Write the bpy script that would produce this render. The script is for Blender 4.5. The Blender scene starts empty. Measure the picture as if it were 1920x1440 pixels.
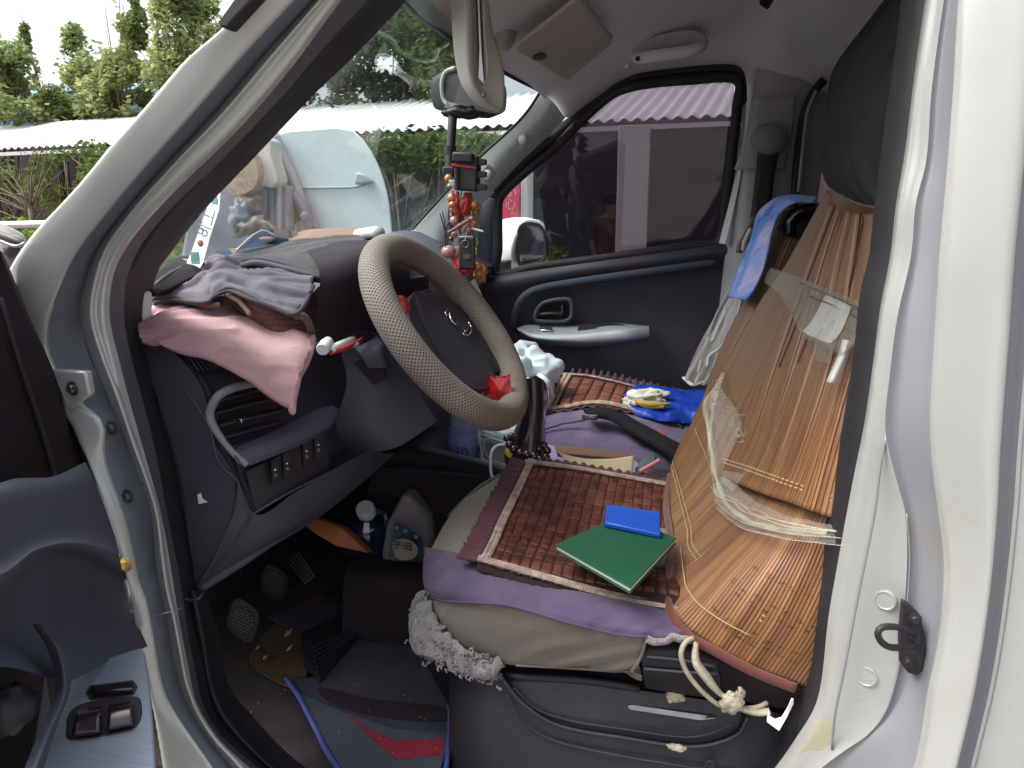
import bpy, bmesh, math, random
from math import pi, sin, cos, radians
from mathutils import Vector, Matrix, noise
random.seed(7)
S = bpy.context.scene
COL = S.collection
# ------------------------------------------------ camera, sky, sun, exposure
PSI = radians(12); PIT = radians(12); FPX = 1442.0
CAM = Vector((0, 0, 1.3))
cd = bpy.data.cameras.new('camera'); cam = bpy.data.objects.new('camera', cd); COL.objects.link(cam)
cam.location = CAM; cam.rotation_euler = (pi/2 - PIT, 0, PSI)
cd.sensor_width = 36; cd.lens = 36*FPX/1920; cd.clip_end = 2000; cd.clip_start = .02
S.camera = cam
w = bpy.data.worlds.new('World'); S.world = w; w.use_nodes = True
nt = w.node_tree; bg = nt.nodes['Background']; bg.inputs[1].default_value = .15
sky = nt.nodes.new('ShaderNodeTexSky'); sky.sky_type = 'NISHITA'; sky.sun_disc = False
SUN_EL, SUN_AZ = radians(58), radians(-100)
sky.sun_elevation = SUN_EL; sky.sun_rotation = SUN_AZ; sky.dust_density = 8; sky.air_density = 1.0; sky.ozone_density = .6
hs = nt.nodes.new('ShaderNodeHueSaturation'); hs.inputs['Saturation'].default_value = .42
nt.links.new(sky.outputs[0], hs.inputs['Color']); nt.links.new(hs.outputs[0], bg.inputs[0])
sd = bpy.data.lights.new('sun', 'SUN'); sd.energy = .75; sd.angle = radians(28); sd.color = (1, .96, .9)
sun = bpy.data.objects.new('sun', sd); COL.objects.link(sun)
sdir = Vector((sin(SUN_AZ)*cos(SUN_EL), cos(SUN_AZ)*cos(SUN_EL), sin(SUN_EL)))
sun.rotation_euler = sdir.to_track_quat('Z', 'Y').to_euler()
S.view_settings.view_transform = 'Standard'; S.view_settings.look = 'None'
S.view_settings.gamma = 1; S.view_settings.exposure = 1.45
S.cycles.use_denoising = True; S.cycles.max_bounces = 10; S.cycles.transparent_max_bounces = 24
S.cycles.caustics_reflective = False; S.cycles.caustics_refractive = False

# ------------------------------------------------ geometry helpers
_f = Vector((-sin(PSI)*cos(PIT), cos(PSI)*cos(PIT), -sin(PIT))); _r = Vector((cos(PSI), sin(PSI), 0)); _u = _r.cross(_f)
AX = {'x': 0, 'y': 1, 'z': 2}
def ray(px, py): return _f + _r*((px-960)/FPX) + _u*((720-py)/FPX)
def U(px, py, v, k='y'):
    """photo measurement -> world point on the plane x|y|z = v (metres)"""
    d = ray(px, py); i = AX[k]
    return CAM + d*((v-CAM[i])/d[i])
def UP(px, py, p, n):
    d = ray(px, py); n = Vector(n); return CAM + d*((Vector(p)-CAM).dot(n)/d.dot(n))
def V3(p):
    if isinstance(p, Vector): return p.copy()
    if len(p) == 3 and abs(p[0]) < 25 and abs(p[1]) < 25: return Vector(p)  # metres; otherwise a photo measurement
    return U(*p)
def cr(pts, n, lin=False, closed=False):
    P = [V3(p) for p in pts]
    if closed: P = P+[P[0]]
    L = [0]
    for a, b in zip(P, P[1:]): L.append(L[-1]+max((b-a).length, 1e-9))
    out = []; m = n+1 if closed else n
    for k in range(m):
        if closed and k == n: break
        s = L[-1]*k/(m-1) if m > 1 else 0
        i = 0
        while i < len(P)-2 and L[i+1] < s: i += 1
        t = (s-L[i])/(L[i+1]-L[i])
        a, b = P[i], P[i+1]
        if lin or len(P) < 3: out.append(a.lerp(b, t)); continue
        if closed: p0 = P[i-1] if i > 0 else P[-2]; p3 = P[i+2] if i+2 < len(P) else P[1]
        else: p0 = P[i-1] if i > 0 else a*2-b; p3 = P[i+2] if i+2 < len(P) else b*2-a
        h = L[i+1]-L[i]
        h0 = (L[i]-L[i-1]) if i > 0 else h; h1 = (L[i+2]-L[i+1]) if i+2 < len(L) else h
        m1 = (b-p0)*(h/(h+h0)); m2 = (p3-a)*(h/(h+h1))
        t2, t3 = t*t, t*t*t
        out.append(a*(2*t3-3*t2+1)+m1*(t3-2*t2+t)+b*(-2*t3+3*t2)+m2*(t3-t2))
    return out
class Surf:
    def __init__(s, rows, n=40, lin=False, linv=False):
        s.R = [cr(r, n, lin) for r in rows]; s.n = n; s.lv = linv
        s.cols = [[r[j] for r in s.R] for j in range(n)]
    def grid(s, m):
        C = [cr(c, m, s.lv) for c in s.cols]
        return [[C[j][i] for j in range(s.n)] for i in range(m)]
    def tab(s, m=80): s.G = s.grid(m); s.m = m; return s
    def at(s, u, v):
        u = min(max(u, 0), 1); v = min(max(v, 0), 1)
        a = u*(s.n-1); b = v*(s.m-1); i = min(int(a), s.n-2); j = min(int(b), s.m-2); a -= i; b -= j
        return s.G[j][i].lerp(s.G[j][i+1], a).lerp(s.G[j+1][i].lerp(s.G[j+1][i+1], a), b)
    def nrm(s, u, v, e=.012):
        a = s.at(min(u+e, 1), v)-s.at(max(u-e, 0), v); b = s.at(u, min(v+e, 1))-s.at(u, max(v-e, 0))
        n = a.cross(b)
        if n.length < 1e-12: return Vector((0, 0, 1))
        n.normalize()
        return n if n.dot(CAM-s.at(u, v)) > 0 else -n
def link(name, me, mat=None, parent=None, smooth=True):
    o = bpy.data.objects.new(name, me); COL.objects.link(o)
    if mat: me.materials.append(mat)
    if smooth:
        for p in me.polygons: p.use_smooth = True
    if parent: o.parent = parent; o.matrix_parent_inverse = parent.matrix_world.inverted() if parent.type != 'EMPTY' else Matrix.Translation(-Vector(parent.location))
    return o
def mk(name, vs, fs, mat=None, parent=None, smooth=True, uvs=None, edge=35, solid=0, bev=0, sub=0, off=0):
    me = bpy.data.meshes.new(name); me.from_pydata([tuple(v) for v in vs], [], fs); me.update()
    if uvs:
        ul = me.uv_layers.new(name='uv')
        for p in me.polygons:
            for li in p.loop_indices: ul.data[li].uv = uvs[me.loops[li].vertex_index]
    o = link(name, me, mat, parent, smooth)
    if solid: m = o.modifiers.new('solid', 'SOLIDIFY'); m.thickness = solid; m.offset = off
    if bev: m = o.modifiers.new('bevel', 'BEVEL'); m.width = bev; m.segments = 3; m.limit_method = 'ANGLE'; m.angle_limit = radians(40)
    if sub: m = o.modifiers.new('sub', 'SUBSURF'); m.levels = sub; m.render_levels = sub
    if smooth and edge and (bev or not sub):
        try: me.set_sharp_from_angle(angle=radians(edge))
        except Exception: pass
    return o
def gridmesh(name, G, mat, parent=None, solid=0, disp=None, off=0, flip=False, mask=None, sub=0, edge=0):
    m, n = len(G), len(G[0]); vs = []; uvs = []
    for i in range(m):
        for j in range(n):
            p = G[i][j]; u, v = j/(n-1), i/(m-1)
            if disp: p = p+disp(u, v, p)
            vs.append(p); uvs.append((u, v))
    fs = []
    for i in range(m-1):
        for j in range(n-1):
            if mask and not mask((j+.5)/(n-1), (i+.5)/(m-1)): continue
            q = (i*n+j, i*n+j+1, (i+1)*n+j+1, (i+1)*n+j); fs.append(q[::-1] if flip else q)
    return mk(name, vs, fs, mat, parent, True, uvs, edge, solid, sub=sub, off=off)
def patch(name, rows, mat, parent=None, n=40, m=None, lin=False, linv=False, solid=0, disp=None, off=0, mask=None):
    s = Surf(rows, n, lin, linv); m = m or max(12, len(rows)*6)
    return gridmesh(name, s.grid(m), mat, parent, solid, disp, off, mask=mask)
def slab(name, pts, dvec, mat, parent=None, bev=.002, n=0, lin=False, smooth=True):
    """outline -> solid of thickness dvec"""
    P = [V3(p) for p in pts]
    if n: P = cr(pts, n, lin, True)
    k = len(P); d = Vector(dvec)
    vs = P+[p+d for p in P]
    fs = [tuple(range(k)), tuple(range(2*k-1, k-1, -1))]+[(i, (i+1) % k+0, (i+1) % k+k, i+k) for i in range(k)]
    fs[2:] = [(a, d2, c, b) for a, b, c, d2 in fs[2:]]
    o = mk(name, vs, fs, mat, parent, smooth, bev=0)
    bm = bmesh.new(); bm.from_mesh(o.data); bmesh.ops.triangulate(bm, faces=[f for f in bm.faces if len(f.verts) > 4]); bmesh.ops.recalc_face_normals(bm, faces=bm.faces); bm.to_mesh(o.data); bm.free()
    if bev: m = o.modifiers.new('bevel', 'BEVEL'); m.width = bev; m.segments = 2; m.limit_method = 'ANGLE'; m.angle_limit = radians(50)
    try: o.data.set_sharp_from_angle(angle=radians(35))
    except Exception: pass
    return o
def tubegeo(pts, r, n=10, closed=False, rf=None, flat=1.0):
    P = [V3(p) for p in pts]; k = len(P); vs = []; fs = []; uvs = []
    up = Vector((0, 0, 1)); prev = None
    for i, p in enumerate(P):
        a = P[(i-1) % k] if (closed or i > 0) else P[0]; b = P[(i+1) % k] if (closed or i < k-1) else P[-1]
        t = (b-a); t = t.normalized() if t.length > 0 else up
        x = prev if prev is not None else (up if abs(t.z) < .9 else Vector((1, 0, 0)))
        x = (x-t*x.dot(t)).normalized(); prev = x; y = t.cross(x)
        rr = r*(rf(i/(k-1)) if rf else 1)
        for j in range(n):
            an = 2*pi*j/n; vs.append(p+x*cos(an)*rr*flat+y*sin(an)*rr); uvs.append((i/(k-1), j/n))
    for i in range(k if closed else k-1):
        for j in range(n):
            fs.append((i*n+j, i*n+(j+1) % n, ((i+1) % k)*n+(j+1) % n, ((i+1) % k)*n+j))
    if not closed: fs += [tuple(range(n-1, -1, -1)), tuple(range((k-1)*n, k*n))]
    return vs, fs, uvs
def tube(name, pts, r, mat, parent=None, n=10, res=0, closed=False, rf=None, lin=False, flat=1.0):
    if res: pts = cr(pts, res, lin, closed)
    vs, fs, uvs = tubegeo(pts, r, n, closed, rf, flat)
    return mk(name, vs, fs, mat, parent, True, uvs, 0 if len(pts) > 3 else 40)
def lathegeo(prof, c, axis=(0, 0, 1), n=24):
    a = Vector(axis).normalized(); x = Vector((1, 0, 0)) if abs(a.x) < .9 else Vector((0, 1, 0)); x = (x-a*x.dot(a)).normalized(); y = a.cross(x); c = V3(c)
    vs = []; fs = []; k = len(prof)
    for r, h in prof:
        for j in range(n): an = 2*pi*j/n; vs.append(c+a*h+(x*cos(an)+y*sin(an))*max(r, 1e-5))
    for i in range(k-1):
        for j in range(n): fs.append((i*n+j, i*n+(j+1) % n, (i+1)*n+(j+1) % n, (i+1)*n+j))
    fs += [tuple(range(n-1, -1, -1)), tuple(range((k-1)*n, k*n))]
    return vs, fs
def lathe(name, prof, c, mat, parent=None, axis=(0, 0, 1), n=24, edge=40):
    vs, fs = lathegeo(prof, c, axis, n); return mk(name, vs, fs, mat, parent, True, None, edge)
def join(parts):
    V, F = [], []
    for vs, fs in parts:
        o = len(V); V += list(vs); F += [tuple(i+o for i in f) for f in fs]
    return V, F
def boxgeo(c, s, rot=None):
    c = V3(c); R = rot or Matrix.Identity(3); vs = []
    for dx in (-.5, .5):
        for dy in (-.5, .5):
            for dz in (-.5, .5): vs.append(c+R @ Vector((dx*s[0], dy*s[1], dz*s[2])))
    return vs, [(0, 1, 3, 2), (4, 6, 7, 5), (0, 4, 5, 1), (2, 3, 7, 6), (0, 2, 6, 4), (1, 5, 7, 3)]
def box(name, c, s, mat, parent=None, bev=.003, rot=None):
    vs, fs = boxgeo(c, s, rot); return mk(name, vs, fs, mat, parent, True, bev=bev, edge=40)
def ballgeo(c, r, n=10, sc=(1, 1, 1), rough=0, seed=0):
    prof = [(sin(pi*i/n), -cos(pi*i/n)) for i in range(n+1)]; c = V3(c)
    vs, fs = lathegeo([(max(a, .001), b) for a, b in prof], Vector((0, 0, 0)), n=max(8, int(n*1.6)))
    out = []
    for v in vs:
        k = 1+rough*noise.noise(v*2.2+Vector((seed*3.1, 0, 0)))
        out.append(c+Vector((v.x*sc[0], v.y*sc[1], v.z*sc[2]))*r*k)
    return out, fs
def ball(name, c, r, mat, parent=None, n=12, sc=(1, 1, 1), rough=0, seed=0):
    vs, fs = ballgeo(c, r, n, sc, rough, seed); return mk(name, vs, fs, mat, parent, True, None, 0)
def rootobj(name, loc, label, cat, group=None, kind=None):
    o = bpy.data.objects.new(name, None); o.location = V3(loc); o.empty_display_size = .05; COL.objects.link(o)
    return tag(o, label, cat, group, kind)
def tag(o, label=None, cat=None, group=None, kind=None):
    if label: o['label'] = label
    if cat: o['category'] = cat
    if group: o['group'] = group
    if kind: o['kind'] = kind
    return o
def text(name, body, size, mat, parent, M, ext=.0004):
    c = bpy.data.curves.new(name, 'FONT'); c.body = body; c.size = size; c.extrude = ext; c.align_x = 'CENTER'; c.align_y = 'CENTER'
    t = bpy.data.objects.new(name, c); COL.objects.link(t); dg = bpy.context.evaluated_depsgraph_get()
    me = bpy.data.meshes.new_from_object(t.evaluated_get(dg)); me.transform(M)
    COL.objects.unlink(t); bpy.data.objects.remove(t)
    me.materials.clear(); return link(name, me, mat, parent, False)
def frame(o, xv, yv):
    x = Vector(xv).normalized(); z = x.cross(Vector(yv)).normalized(); y = z.cross(x)
    return Matrix(((x.x, y.x, z.x, o.x), (x.y, y.y, z.y, o.y), (x.z, y.z, z.z, o.z), (0, 0, 0, 1)))

# ------------------------------------------------ materials
def lin(c):
    c = c/255; return c/12.92 if c <= .04045 else ((c+.055)/1.055)**2.4
def C(r, g, b, k=1): return (lin(r)*k, lin(g)*k, lin(b)*k, 1)
class M:
    def __init__(s, name):
        s.m = bpy.data.materials.new(name); s.m.use_nodes = True; s.t = s.m.node_tree; s.b = s.t.nodes['Principled BSDF']; s.out = s.t.nodes['Material Output']
        s._tc = None
    def n(s, typ, **kw):
        nd = s.t.nodes.new('ShaderNode'+typ)
        for k, v in kw.items():
            if k in ('op',): nd.operation = v
            elif k == 'i':
                for a, b in v.items():
                    if isinstance(b, bpy.types.NodeSocket): s.t.links.new(b, nd.inputs[a])
                    else: nd.inputs[a].default_value = b
            else: setattr(nd, k, v)
        return nd
    def tc(s, k='Object'):
        if not s._tc: s._tc = s.t.nodes.new('ShaderNodeTexCoord')
        return s._tc.outputs[k]
    def math(s, op, a, b=0.0, c=0.0): return s.n('Math', op=op, i={0: a, 1: b, 2: c}).outputs[0]
    def noise(s, scale, detail=4, rough=.55, co=None, dist=0): return s.n('TexNoise', i={'Vector': co or s.tc(), 'Scale': scale, 'Detail': detail, 'Roughness': rough, 'Distortion': dist}).outputs[0]
    def ramp(s, fac, stops):
        r = s.n('ValToRGB', i={0: fac}); e = r.color_ramp.elements
        while len(e) < len(stops): e.new(.5)
        for el, (p, c) in zip(e, stops): el.position = p; el.color = c if len(c) == 4 else (*c, 1)
        return r.outputs[0]
    def mix(s, f, a, b, mode='MIX'):
        nd = s.n('Mix', data_type='RGBA', blend_type=mode); 
        for k, v in ((0, f), (6, a), (7, b)):
            if isinstance(v, bpy.types.NodeSocket): s.t.links.new(v, nd.inputs[k])
            else: nd.inputs[k].default_value = (*v, 1) if isinstance(v, tuple) and len(v) == 3 else v
        return nd.outputs[2]
    def set(s, k, v):
        if isinstance(v, bpy.types.NodeSocket): s.t.links.new(v, s.b.inputs[k])
        else: s.b.inputs[k].default_value = v
        return s
    def bump(s, h, st=.3, dist=.001):
        b = s.n('Bump', i={'Height': h, 'Strength': st, 'Distance': dist}); s.t.links.new(b.outputs[0], s.b.inputs['Normal']); return s
def pbr(name, col, rough=.5, metal=0, var=.15, vs=6, bs=0, bst=.3, bd=.001, coat=0, sheen=0, dirt=None, spec=.5):
    m = M(name); c = col
    f = m.noise(vs, 5)
    a = tuple(x*(1-var) for x in col[:3])+(1,); b = tuple(min(1, x*(1+var)) for x in col[:3])+(1,)
    c = m.ramp(f, [(.3, a), (.7, b)])
    if dirt:
        d = m.noise(dirt[1], 8, .65); c = m.mix(m.ramp(d, [(dirt[2]-.08, (0, 0, 0)), (dirt[2]+.2, (.8, .8, .8))]), c, dirt[0])
    m.set('Base Color', c); m.set('Roughness', m.math('MULTIPLY_ADD', m.noise(vs*3, 3), .25, rough-.12) if rough > .15 else rough)
    m.set('Metallic', metal); m.set('Specular IOR Level', spec)
    if bs: m.bump(m.math('MULTIPLY_ADD', m.noise(bs*.08, 4), 1.6 if sheen or sheen == 0 and rough >= .9 else 0.0, m.noise(bs, 3)), bst, bd)
    if coat: m.set('Coat Weight', coat); m.set('Coat Roughness', .12)
    if sheen: m.set('Sheen Weight', sheen); m.set('Sheen Roughness', .5)
    return m.m
def glass(name, tint=(1, 1, 1), refl=.08, dust=.03, dustcol=(.8, .8, .8), rough=.0, dscale=3):
    m = M(name); t = m.n('BsdfTransparent', i={0: (*tint, 1)}); g = m.n('BsdfGlossy', i={0: (1, 1, 1, 1), 'Roughness': rough})
    fr = m.n('LayerWeight', i={0: .35}); fac = m.math('MULTIPLY_ADD', fr.outputs['Fresnel'], .5, refl*.5)
    mx = m.n('MixShader', i={0: fac, 1: t.outputs[0], 2: g.outputs[0]})
    d = m.n('BsdfDiffuse', i={0: (*dustcol, 1)})
    dn = m.math('MULTIPLY', m.ramp(m.noise(dscale, 8, .7), [(.3, (.3, .3, .3)), (.8, (1, 1, 1))]), dust*1.6)
    m2 = m.n('MixShader', i={0: dn, 1: mx.outputs[0], 2: d.outputs[0]})
    m.t.links.new(m2.outputs[0], m.out.inputs[0]); return m.m
def film(name, alpha, col=(.9, .9, .9), rough=.25):
    m = M(name); m.set('Base Color', (*col, 1)).set('Roughness', rough)
    m.set('Alpha', m.math('MULTIPLY_ADD', m.noise(35, 6, .7), alpha, alpha*.5)); m.bump(m.noise(60, 4, .6), .8, .004); return m.m
PAINT = pbr('silver_white_paint', (.455, .468, .455, 1), .30, .25, .03, 3, 220, .06, .0005, coat=.5, dirt=((.42, .41, .37, 1), 7, .6))
PAINTSH = pbr('inner_paint', (.265, .278, .308, 1), .42, .1, .05, 4, dirt=((.30, .27, .22, 1), 7, .6))  # darker, bluer copy of the body paint; groove shade put into its colour
SEAL = pbr('black_rubber', (.018, .016, .02, 1), .6, 0, .2, 12, 90, .3)
BLKP = pbr('black_plastic', (.020, .017, .023, 1), .55, 0, .2, 8, 400, .2, .0006)
DASH = pbr('dash_plastic', (.060, .055, .078, 1), .6, 0, .12, 6, 700, .35, .0008, dirt=((.075, .07, .08, 1), 6, .6))
DASHL = pbr('dash_upper_plastic', (.065, .065, .095, 1), .6, 0, .1, 6, 700, .4, .0008)
DOORP = pbr('door_plastic', (.07, .075, .102, 1), .75, 0, .15, 5, 600, .3, .0008, dirt=((.09, .085, .11, 1), 4, .6), spec=.25)
DARK = pbr('dark_trim', (.026, .018, .025, 1), .75, 0, .2, 6, 300, .2, spec=.2)
SILV = pbr('silver_trim', (.20, .21, .26, 1), .4, .3, .08, 20, 200, .1)
m = M('brushed_switch_plate'); ck = m.n('Mapping', i={0: m.tc(), 'Scale': (8, 200, 8)}).outputs[0]
m.set('Base Color', m.ramp(m.noise(3, 4, co=ck), [(.3, (.20, .25, .32, 1)), (.7, (.27, .32, .39, 1))])).set('Roughness', .45).set('Metallic', .25); BRUSH = m.m
CHAN = pbr('front_channel_paint', (.17, .18, .215, 1), .45, .1, .05, 4)  # body paint darkened, so the channel's shade sits in the colour
RETN = pbr('return_flange_paint', (.10, .10, .125, 1), .55, 0, .05, 4)  # body paint darkened to colour in the shade of the inward-turned face
GREYT = pbr('grey_trim', (.42, .41, .42, 1), .55, 0, .08, 5, 500, .2, .0006)
HEADL = pbr('headliner_fabric', (.75, .735, .75, 1), .9, 0, .08, 3, 900, .35, .001)
VISOR = pbr('tan_visor', (.46, .42, .375, 1), .8, 0, .08, 8, 800, .3, .0008, dirt=((.12, .09, .07, 1), 14, .66))
CARPET = pbr('dirty_carpet', (.065, .053, .057, 1), .95, 0, .35, 12, 500, .8, .003, dirt=((.09, .055, .035, 1), 6, .56))
MATB = pbr('blue_floor_mat', (.062, .062, .085, 1), .7, 0, .2, 10, 400, .5, .001, dirt=((.10, .09, .09, 1), 9, .6))
MATRED = pbr('red_mat', (.36, .03, .055, 1), .8, 0, .2, 12, 400, .5)
MATG = pbr('grey_blue_mat', (.09, .10, .135, 1), .8, 0, .15, 10, 400, .5, dirt=((.15, .14, .13, 1), 14, .6))
MATM = pbr('maroon_mat', (.03, .02, .028, 1), .8, 0, .2, 10, 400, .5)
MATE = pbr('blue_edging', (.10, .15, .45, 1), .6, 0, .2, 20, 300, .3)
def fabric(name, col, sc=900, st=.5, var=.12, sheen=.3, vs=7, dirt=None, bd=.0012): return pbr(name, col, .9, 0, var, vs, sc, st, bd, 0, sheen, dirt)
BEIGE = fabric('beige_seat_cloth', (.19, .162, .138, 1), dirt=((.13, .105, .085, 1), 7, .55))
PURP = fabric('purple_velour', (.10, .068, .135, 1), 500, .7, .28, .15, 18)
PURP2 = fabric('purple_velour_dull', (.09, .06, .13, 1), 500, .6, .25, .1, 18)
PINK = fabric('pink_towel', (.60, .33, .35, 1), 650, 1, .08, .2, bd=.003)
GREYC = fabric('grey_towel', (.105, .092, .118, 1), 650, .8, .12, .15)
GREYD = fabric('dark_grey_towel', (.055, .048, .054, 1), 650, .8, .1, .1)
BROWNC = fabric('brown_towel', (.12, .055, .045, 1), 650, .8, .1, .1)
TAN = fabric('tan_towel', (.24, .14, .10, 1), 650, .8, .1, .1)
SBOX = pbr('seat_box_plastic', (.036, .037, .047, 1), .5, 0, .15, 5, 500, .4, .001, dirt=((.06, .058, .062, 1), 5, .6))
WELL = pbr('gloss_well', (.012, .011, .013, 1), .25, 0, .2, 8, 60, .2, .002)
FLUFF = fabric('grey_fleece', (.25, .23, .228, 1), 160, 1, .25, .5, 60, bd=.006)
DKCLOTH = fabric('charcoal_cloth', (.016, .013, .015, 1), 300, .5, .2, 0)
WHITEC = fabric('white_cloth', (.55, .52, .50, 1), 500, .5, .08, .2)
FRILL = fabric('maroon_frill', (.085, .022, .034, 1), 700, .5, .25, .1)
TRIMB = M('braided_trim'); cc = TRIMB.tc()
TRIMB.set('Base Color', TRIMB.ramp(TRIMB.n('TexVoronoi', i={'Vector': cc, 'Scale': 220}).outputs[0], [(.15, (.42, .34, .22, 1)), (.55, (.06, .035, .03, 1))])).set('Roughness', .85)
TRIMB.bump(TRIMB.n('TexVoronoi', i={'Vector': cc, 'Scale': 220}).outputs[0], 1, .002); TRIMB = TRIMB.m
TRIML = pbr('pale_braid', (.42, .31, .25, 1), .9, 0, .4, 60, 300, 1, .002)
m = M('lacquered_bamboo_tile'); m.set('Base Color', m.ramp(m.noise(45, 2), [(.35, (.06, .014, .009, 1)), (.5, (.11, .026, .015, 1)), (.68, (.16, .05, .032, 1))])).set('Roughness', .55).set('Specular IOR Level', .35); TILE = m.m
TILEB = pbr('tile_backing', (.02, .008, .008, 1), .9)
def bamboo(nm, cnt):
    m = M(nm); uv = m.tc('UV'); sp = m.n('SeparateXYZ', i={0: uv}); uu = sp.outputs[0]; vv = sp.outputs[1]
    k = m.math('MULTIPLY', uu, float(cnt)); fr = m.math('FRACT', k); ed = m.math('ABSOLUTE', m.math('SUBTRACT', fr, .5)); groove = m.math('GREATER_THAN', ed, .34)
    ids = m.math('FLOOR', k); wn = m.n('TexWhiteNoise', noise_dimensions='1D', i={'W': ids}).outputs[0]
    st = m.n('CombineXYZ', i={0: m.math('MULTIPLY', uu, 22.0), 1: m.math('MULTIPLY', vv, 1.3), 2: 0.0}).outputs[0]
    base = m.ramp(m.noise(1.6, 5, .6, st), [(.28, (.14, .055, .026, 1)), (.42, (.225, .092, .036, 1)), (.55, (.33, .155, .058, 1)), (.75, (.42, .225, .09, 1))])
    gr = m.ramp(m.noise(7, 2), [(.4, (.0, .0, .0)), (.7, (1, 1, 1))])
    base = m.mix(m.math('MULTIPLY', wn, .42), base, (.13, .055, .026, 1))
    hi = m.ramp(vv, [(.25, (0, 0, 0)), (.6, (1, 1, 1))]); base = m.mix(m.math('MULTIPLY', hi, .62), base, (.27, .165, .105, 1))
    dk = m.math('GREATER_THAN', m.n('TexWhiteNoise', noise_dimensions='1D', i={'W': m.math('ADD', ids, 37.0)}).outputs[0], .8)
    gcol = m.mix(m.math('MULTIPLY', groove, m.math('MULTIPLY_ADD', dk, .5, .34)), base, (.045, .018, .009, 1))
    m.set('Base Color', gcol).set('Roughness', .48); m.bump(m.math('SUBTRACT', 1.0, m.math('POWER', m.math('MULTIPLY', ed, 2.0), 6.0)), .9, .002); return m.m
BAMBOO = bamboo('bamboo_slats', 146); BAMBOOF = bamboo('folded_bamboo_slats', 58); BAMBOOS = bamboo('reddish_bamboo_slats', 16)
m = M('woven_wheel_cover'); uv = m.tc('UV'); sp = m.n('SeparateXYZ', i={0: uv})
a = m.math('MULTIPLY', sp.outputs[0], 2*pi*180); b = m.math('MULTIPLY', sp.outputs[1], 2*pi*20)
fa = m.math('ADD', m.math('COSINE', m.math('ADD', a, b)), m.math('COSINE', m.math('SUBTRACT', a, b)))
hole = m.ramp(m.math('MULTIPLY_ADD', fa, .25, .5), [(.62, (0, 0, 0)), (.86, (1, 1, 1))])
base = m.ramp(m.noise(9, 4), [(.3, (.19, .15, .125, 1)), (.7, (.31, .265, .225, 1))])
m.set('Base Color', m.mix(hole, base, (.05, .03, .02, 1))).set('Roughness', .75); m.bump(m.math('SUBTRACT', 1.0, hole), 1, .003); WEAVE = m.m
RED = pbr('red_plastic', (.45, .01, .014, 1), .3, 0, .1, 20, coat=.3)
REDC = pbr('red_cord', (.45, .03, .03, 1), .7)
GREEN = pbr('green_cover', (.008, .075, .034, 1), .5, 0, .1, 10, 900, .2)
BLUE = pbr('blue_cover', (.010, .075, .45, 1), .35, 0, .1, 20)
BLUEBAG = pbr('blue_bag', (.008, .045, .38, 1), .4, 0, .15, 12, 20, .4, .01)
CREAM = pbr('cream_paper', (.5, .4, .25, 1), .7, 0, .05, 10)
PAPER = pbr('white_paper', (.72, .70, .68, 1), .7, 0, .06, 20)
WPL = pbr('white_plastic', (.68, .67, .68, 1), .35, 0, .04, 20)
GOLD = pbr('yellow_plastic', (.75, .52, .03, 1), .4, 0, .08, 20)
GOLDC = fabric('mustard_cloth', (.42, .26, .05, 1), 500)
ORW = pbr('orange_board', (.42, .14, .04, 1), .6, 0, .2, 14)
BEADO = pbr('amber_bead', (.42, .14, .045, 1), .25, 0, .35, 60, coat=.5)
BEADP = pbr('pink_stone_bead', (.42, .2, .17, 1), .25, 0, .3, 60, coat=.5)
BEADD = pbr('dark_wood_bead', (.03, .012, .012, 1), .12, 0, .3, 60, coat=.8)
GLOSSB = pbr('gloss_black', (.015, .008, .012, 1), .22, 0, .2, 10, coat=.3)
LILAC = pbr('lilac_cover', (.28, .22, .36, 1), .5, 0, .1, 10)
BRBOOK = pbr('brown_cover', (.14, .07, .04, 1), .6, 0, .1, 10)
METAL = pbr('steel', (.25, .245, .25, 1), .3, .9, .1, 30)
RUST = pbr('rusty_bolt', (.14, .115, .08, 1), .5, .7, .3, 150, 300, .5)
CHROME = pbr('chrome', (.7, .7, .72, 1), .12, 1, .03, 30)
MIRR = pbr('mirror_glass', (.75, .78, .8, 1), .03, 1, .01, 3)
WSG = glass('windshield_glass', (.78, .88, .88), .10, .12, (.66, .78, .80), dscale=4)
TINT = glass('tinted_window_glass', (.385, .36, .40), .03, .06, (.30, .25, .33))
CLG = glass('clear_window_glass', (.9, .93, .92), .05, .02)
PVC = film('clear_plastic_wrap', .15, (.8, .8, .76), .07); PVCW = film('white_plastic_film', .5, (.74, .74, .70), .2)
PVCT = film('grey_packing_tape', .27, (.30, .28, .22), .25)
BAG = film('thin_white_bag', .8, (.72, .80, .86), .3)
BOTB = film('blue_bottle', .6, (.50, .52, .92), .12); BOTD = glass('jug_blue', (.3, .4, .6), .08, .15, (.1, .15, .3))
SHEER = film('sheer_cloth', .5, (.55, .50, .48), .8)
PRINT = M('printed_blue_cloth'); q = PRINT.noise(16, 3, .5, dist=1)
PRINT.set('Base Color', PRINT.mix(PRINT.ramp(PRINT.noise(60, 3, .6, dist=2), [(.60, (0, 0, 0)), (.64, (1, 1, 1))]), PRINT.ramp(q, [(.3, (.03, .16, .62, 1)), (.45, (.10, .32, .78, 1)), (.6, (.38, .42, .80, 1)), (.75, (.62, .55, .85, 1))]), (.55, .18, .32, 1))).set('Roughness', .6).bump(PRINT.noise(700, 2), .3, .001); PRINT = PRINT.m
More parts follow.
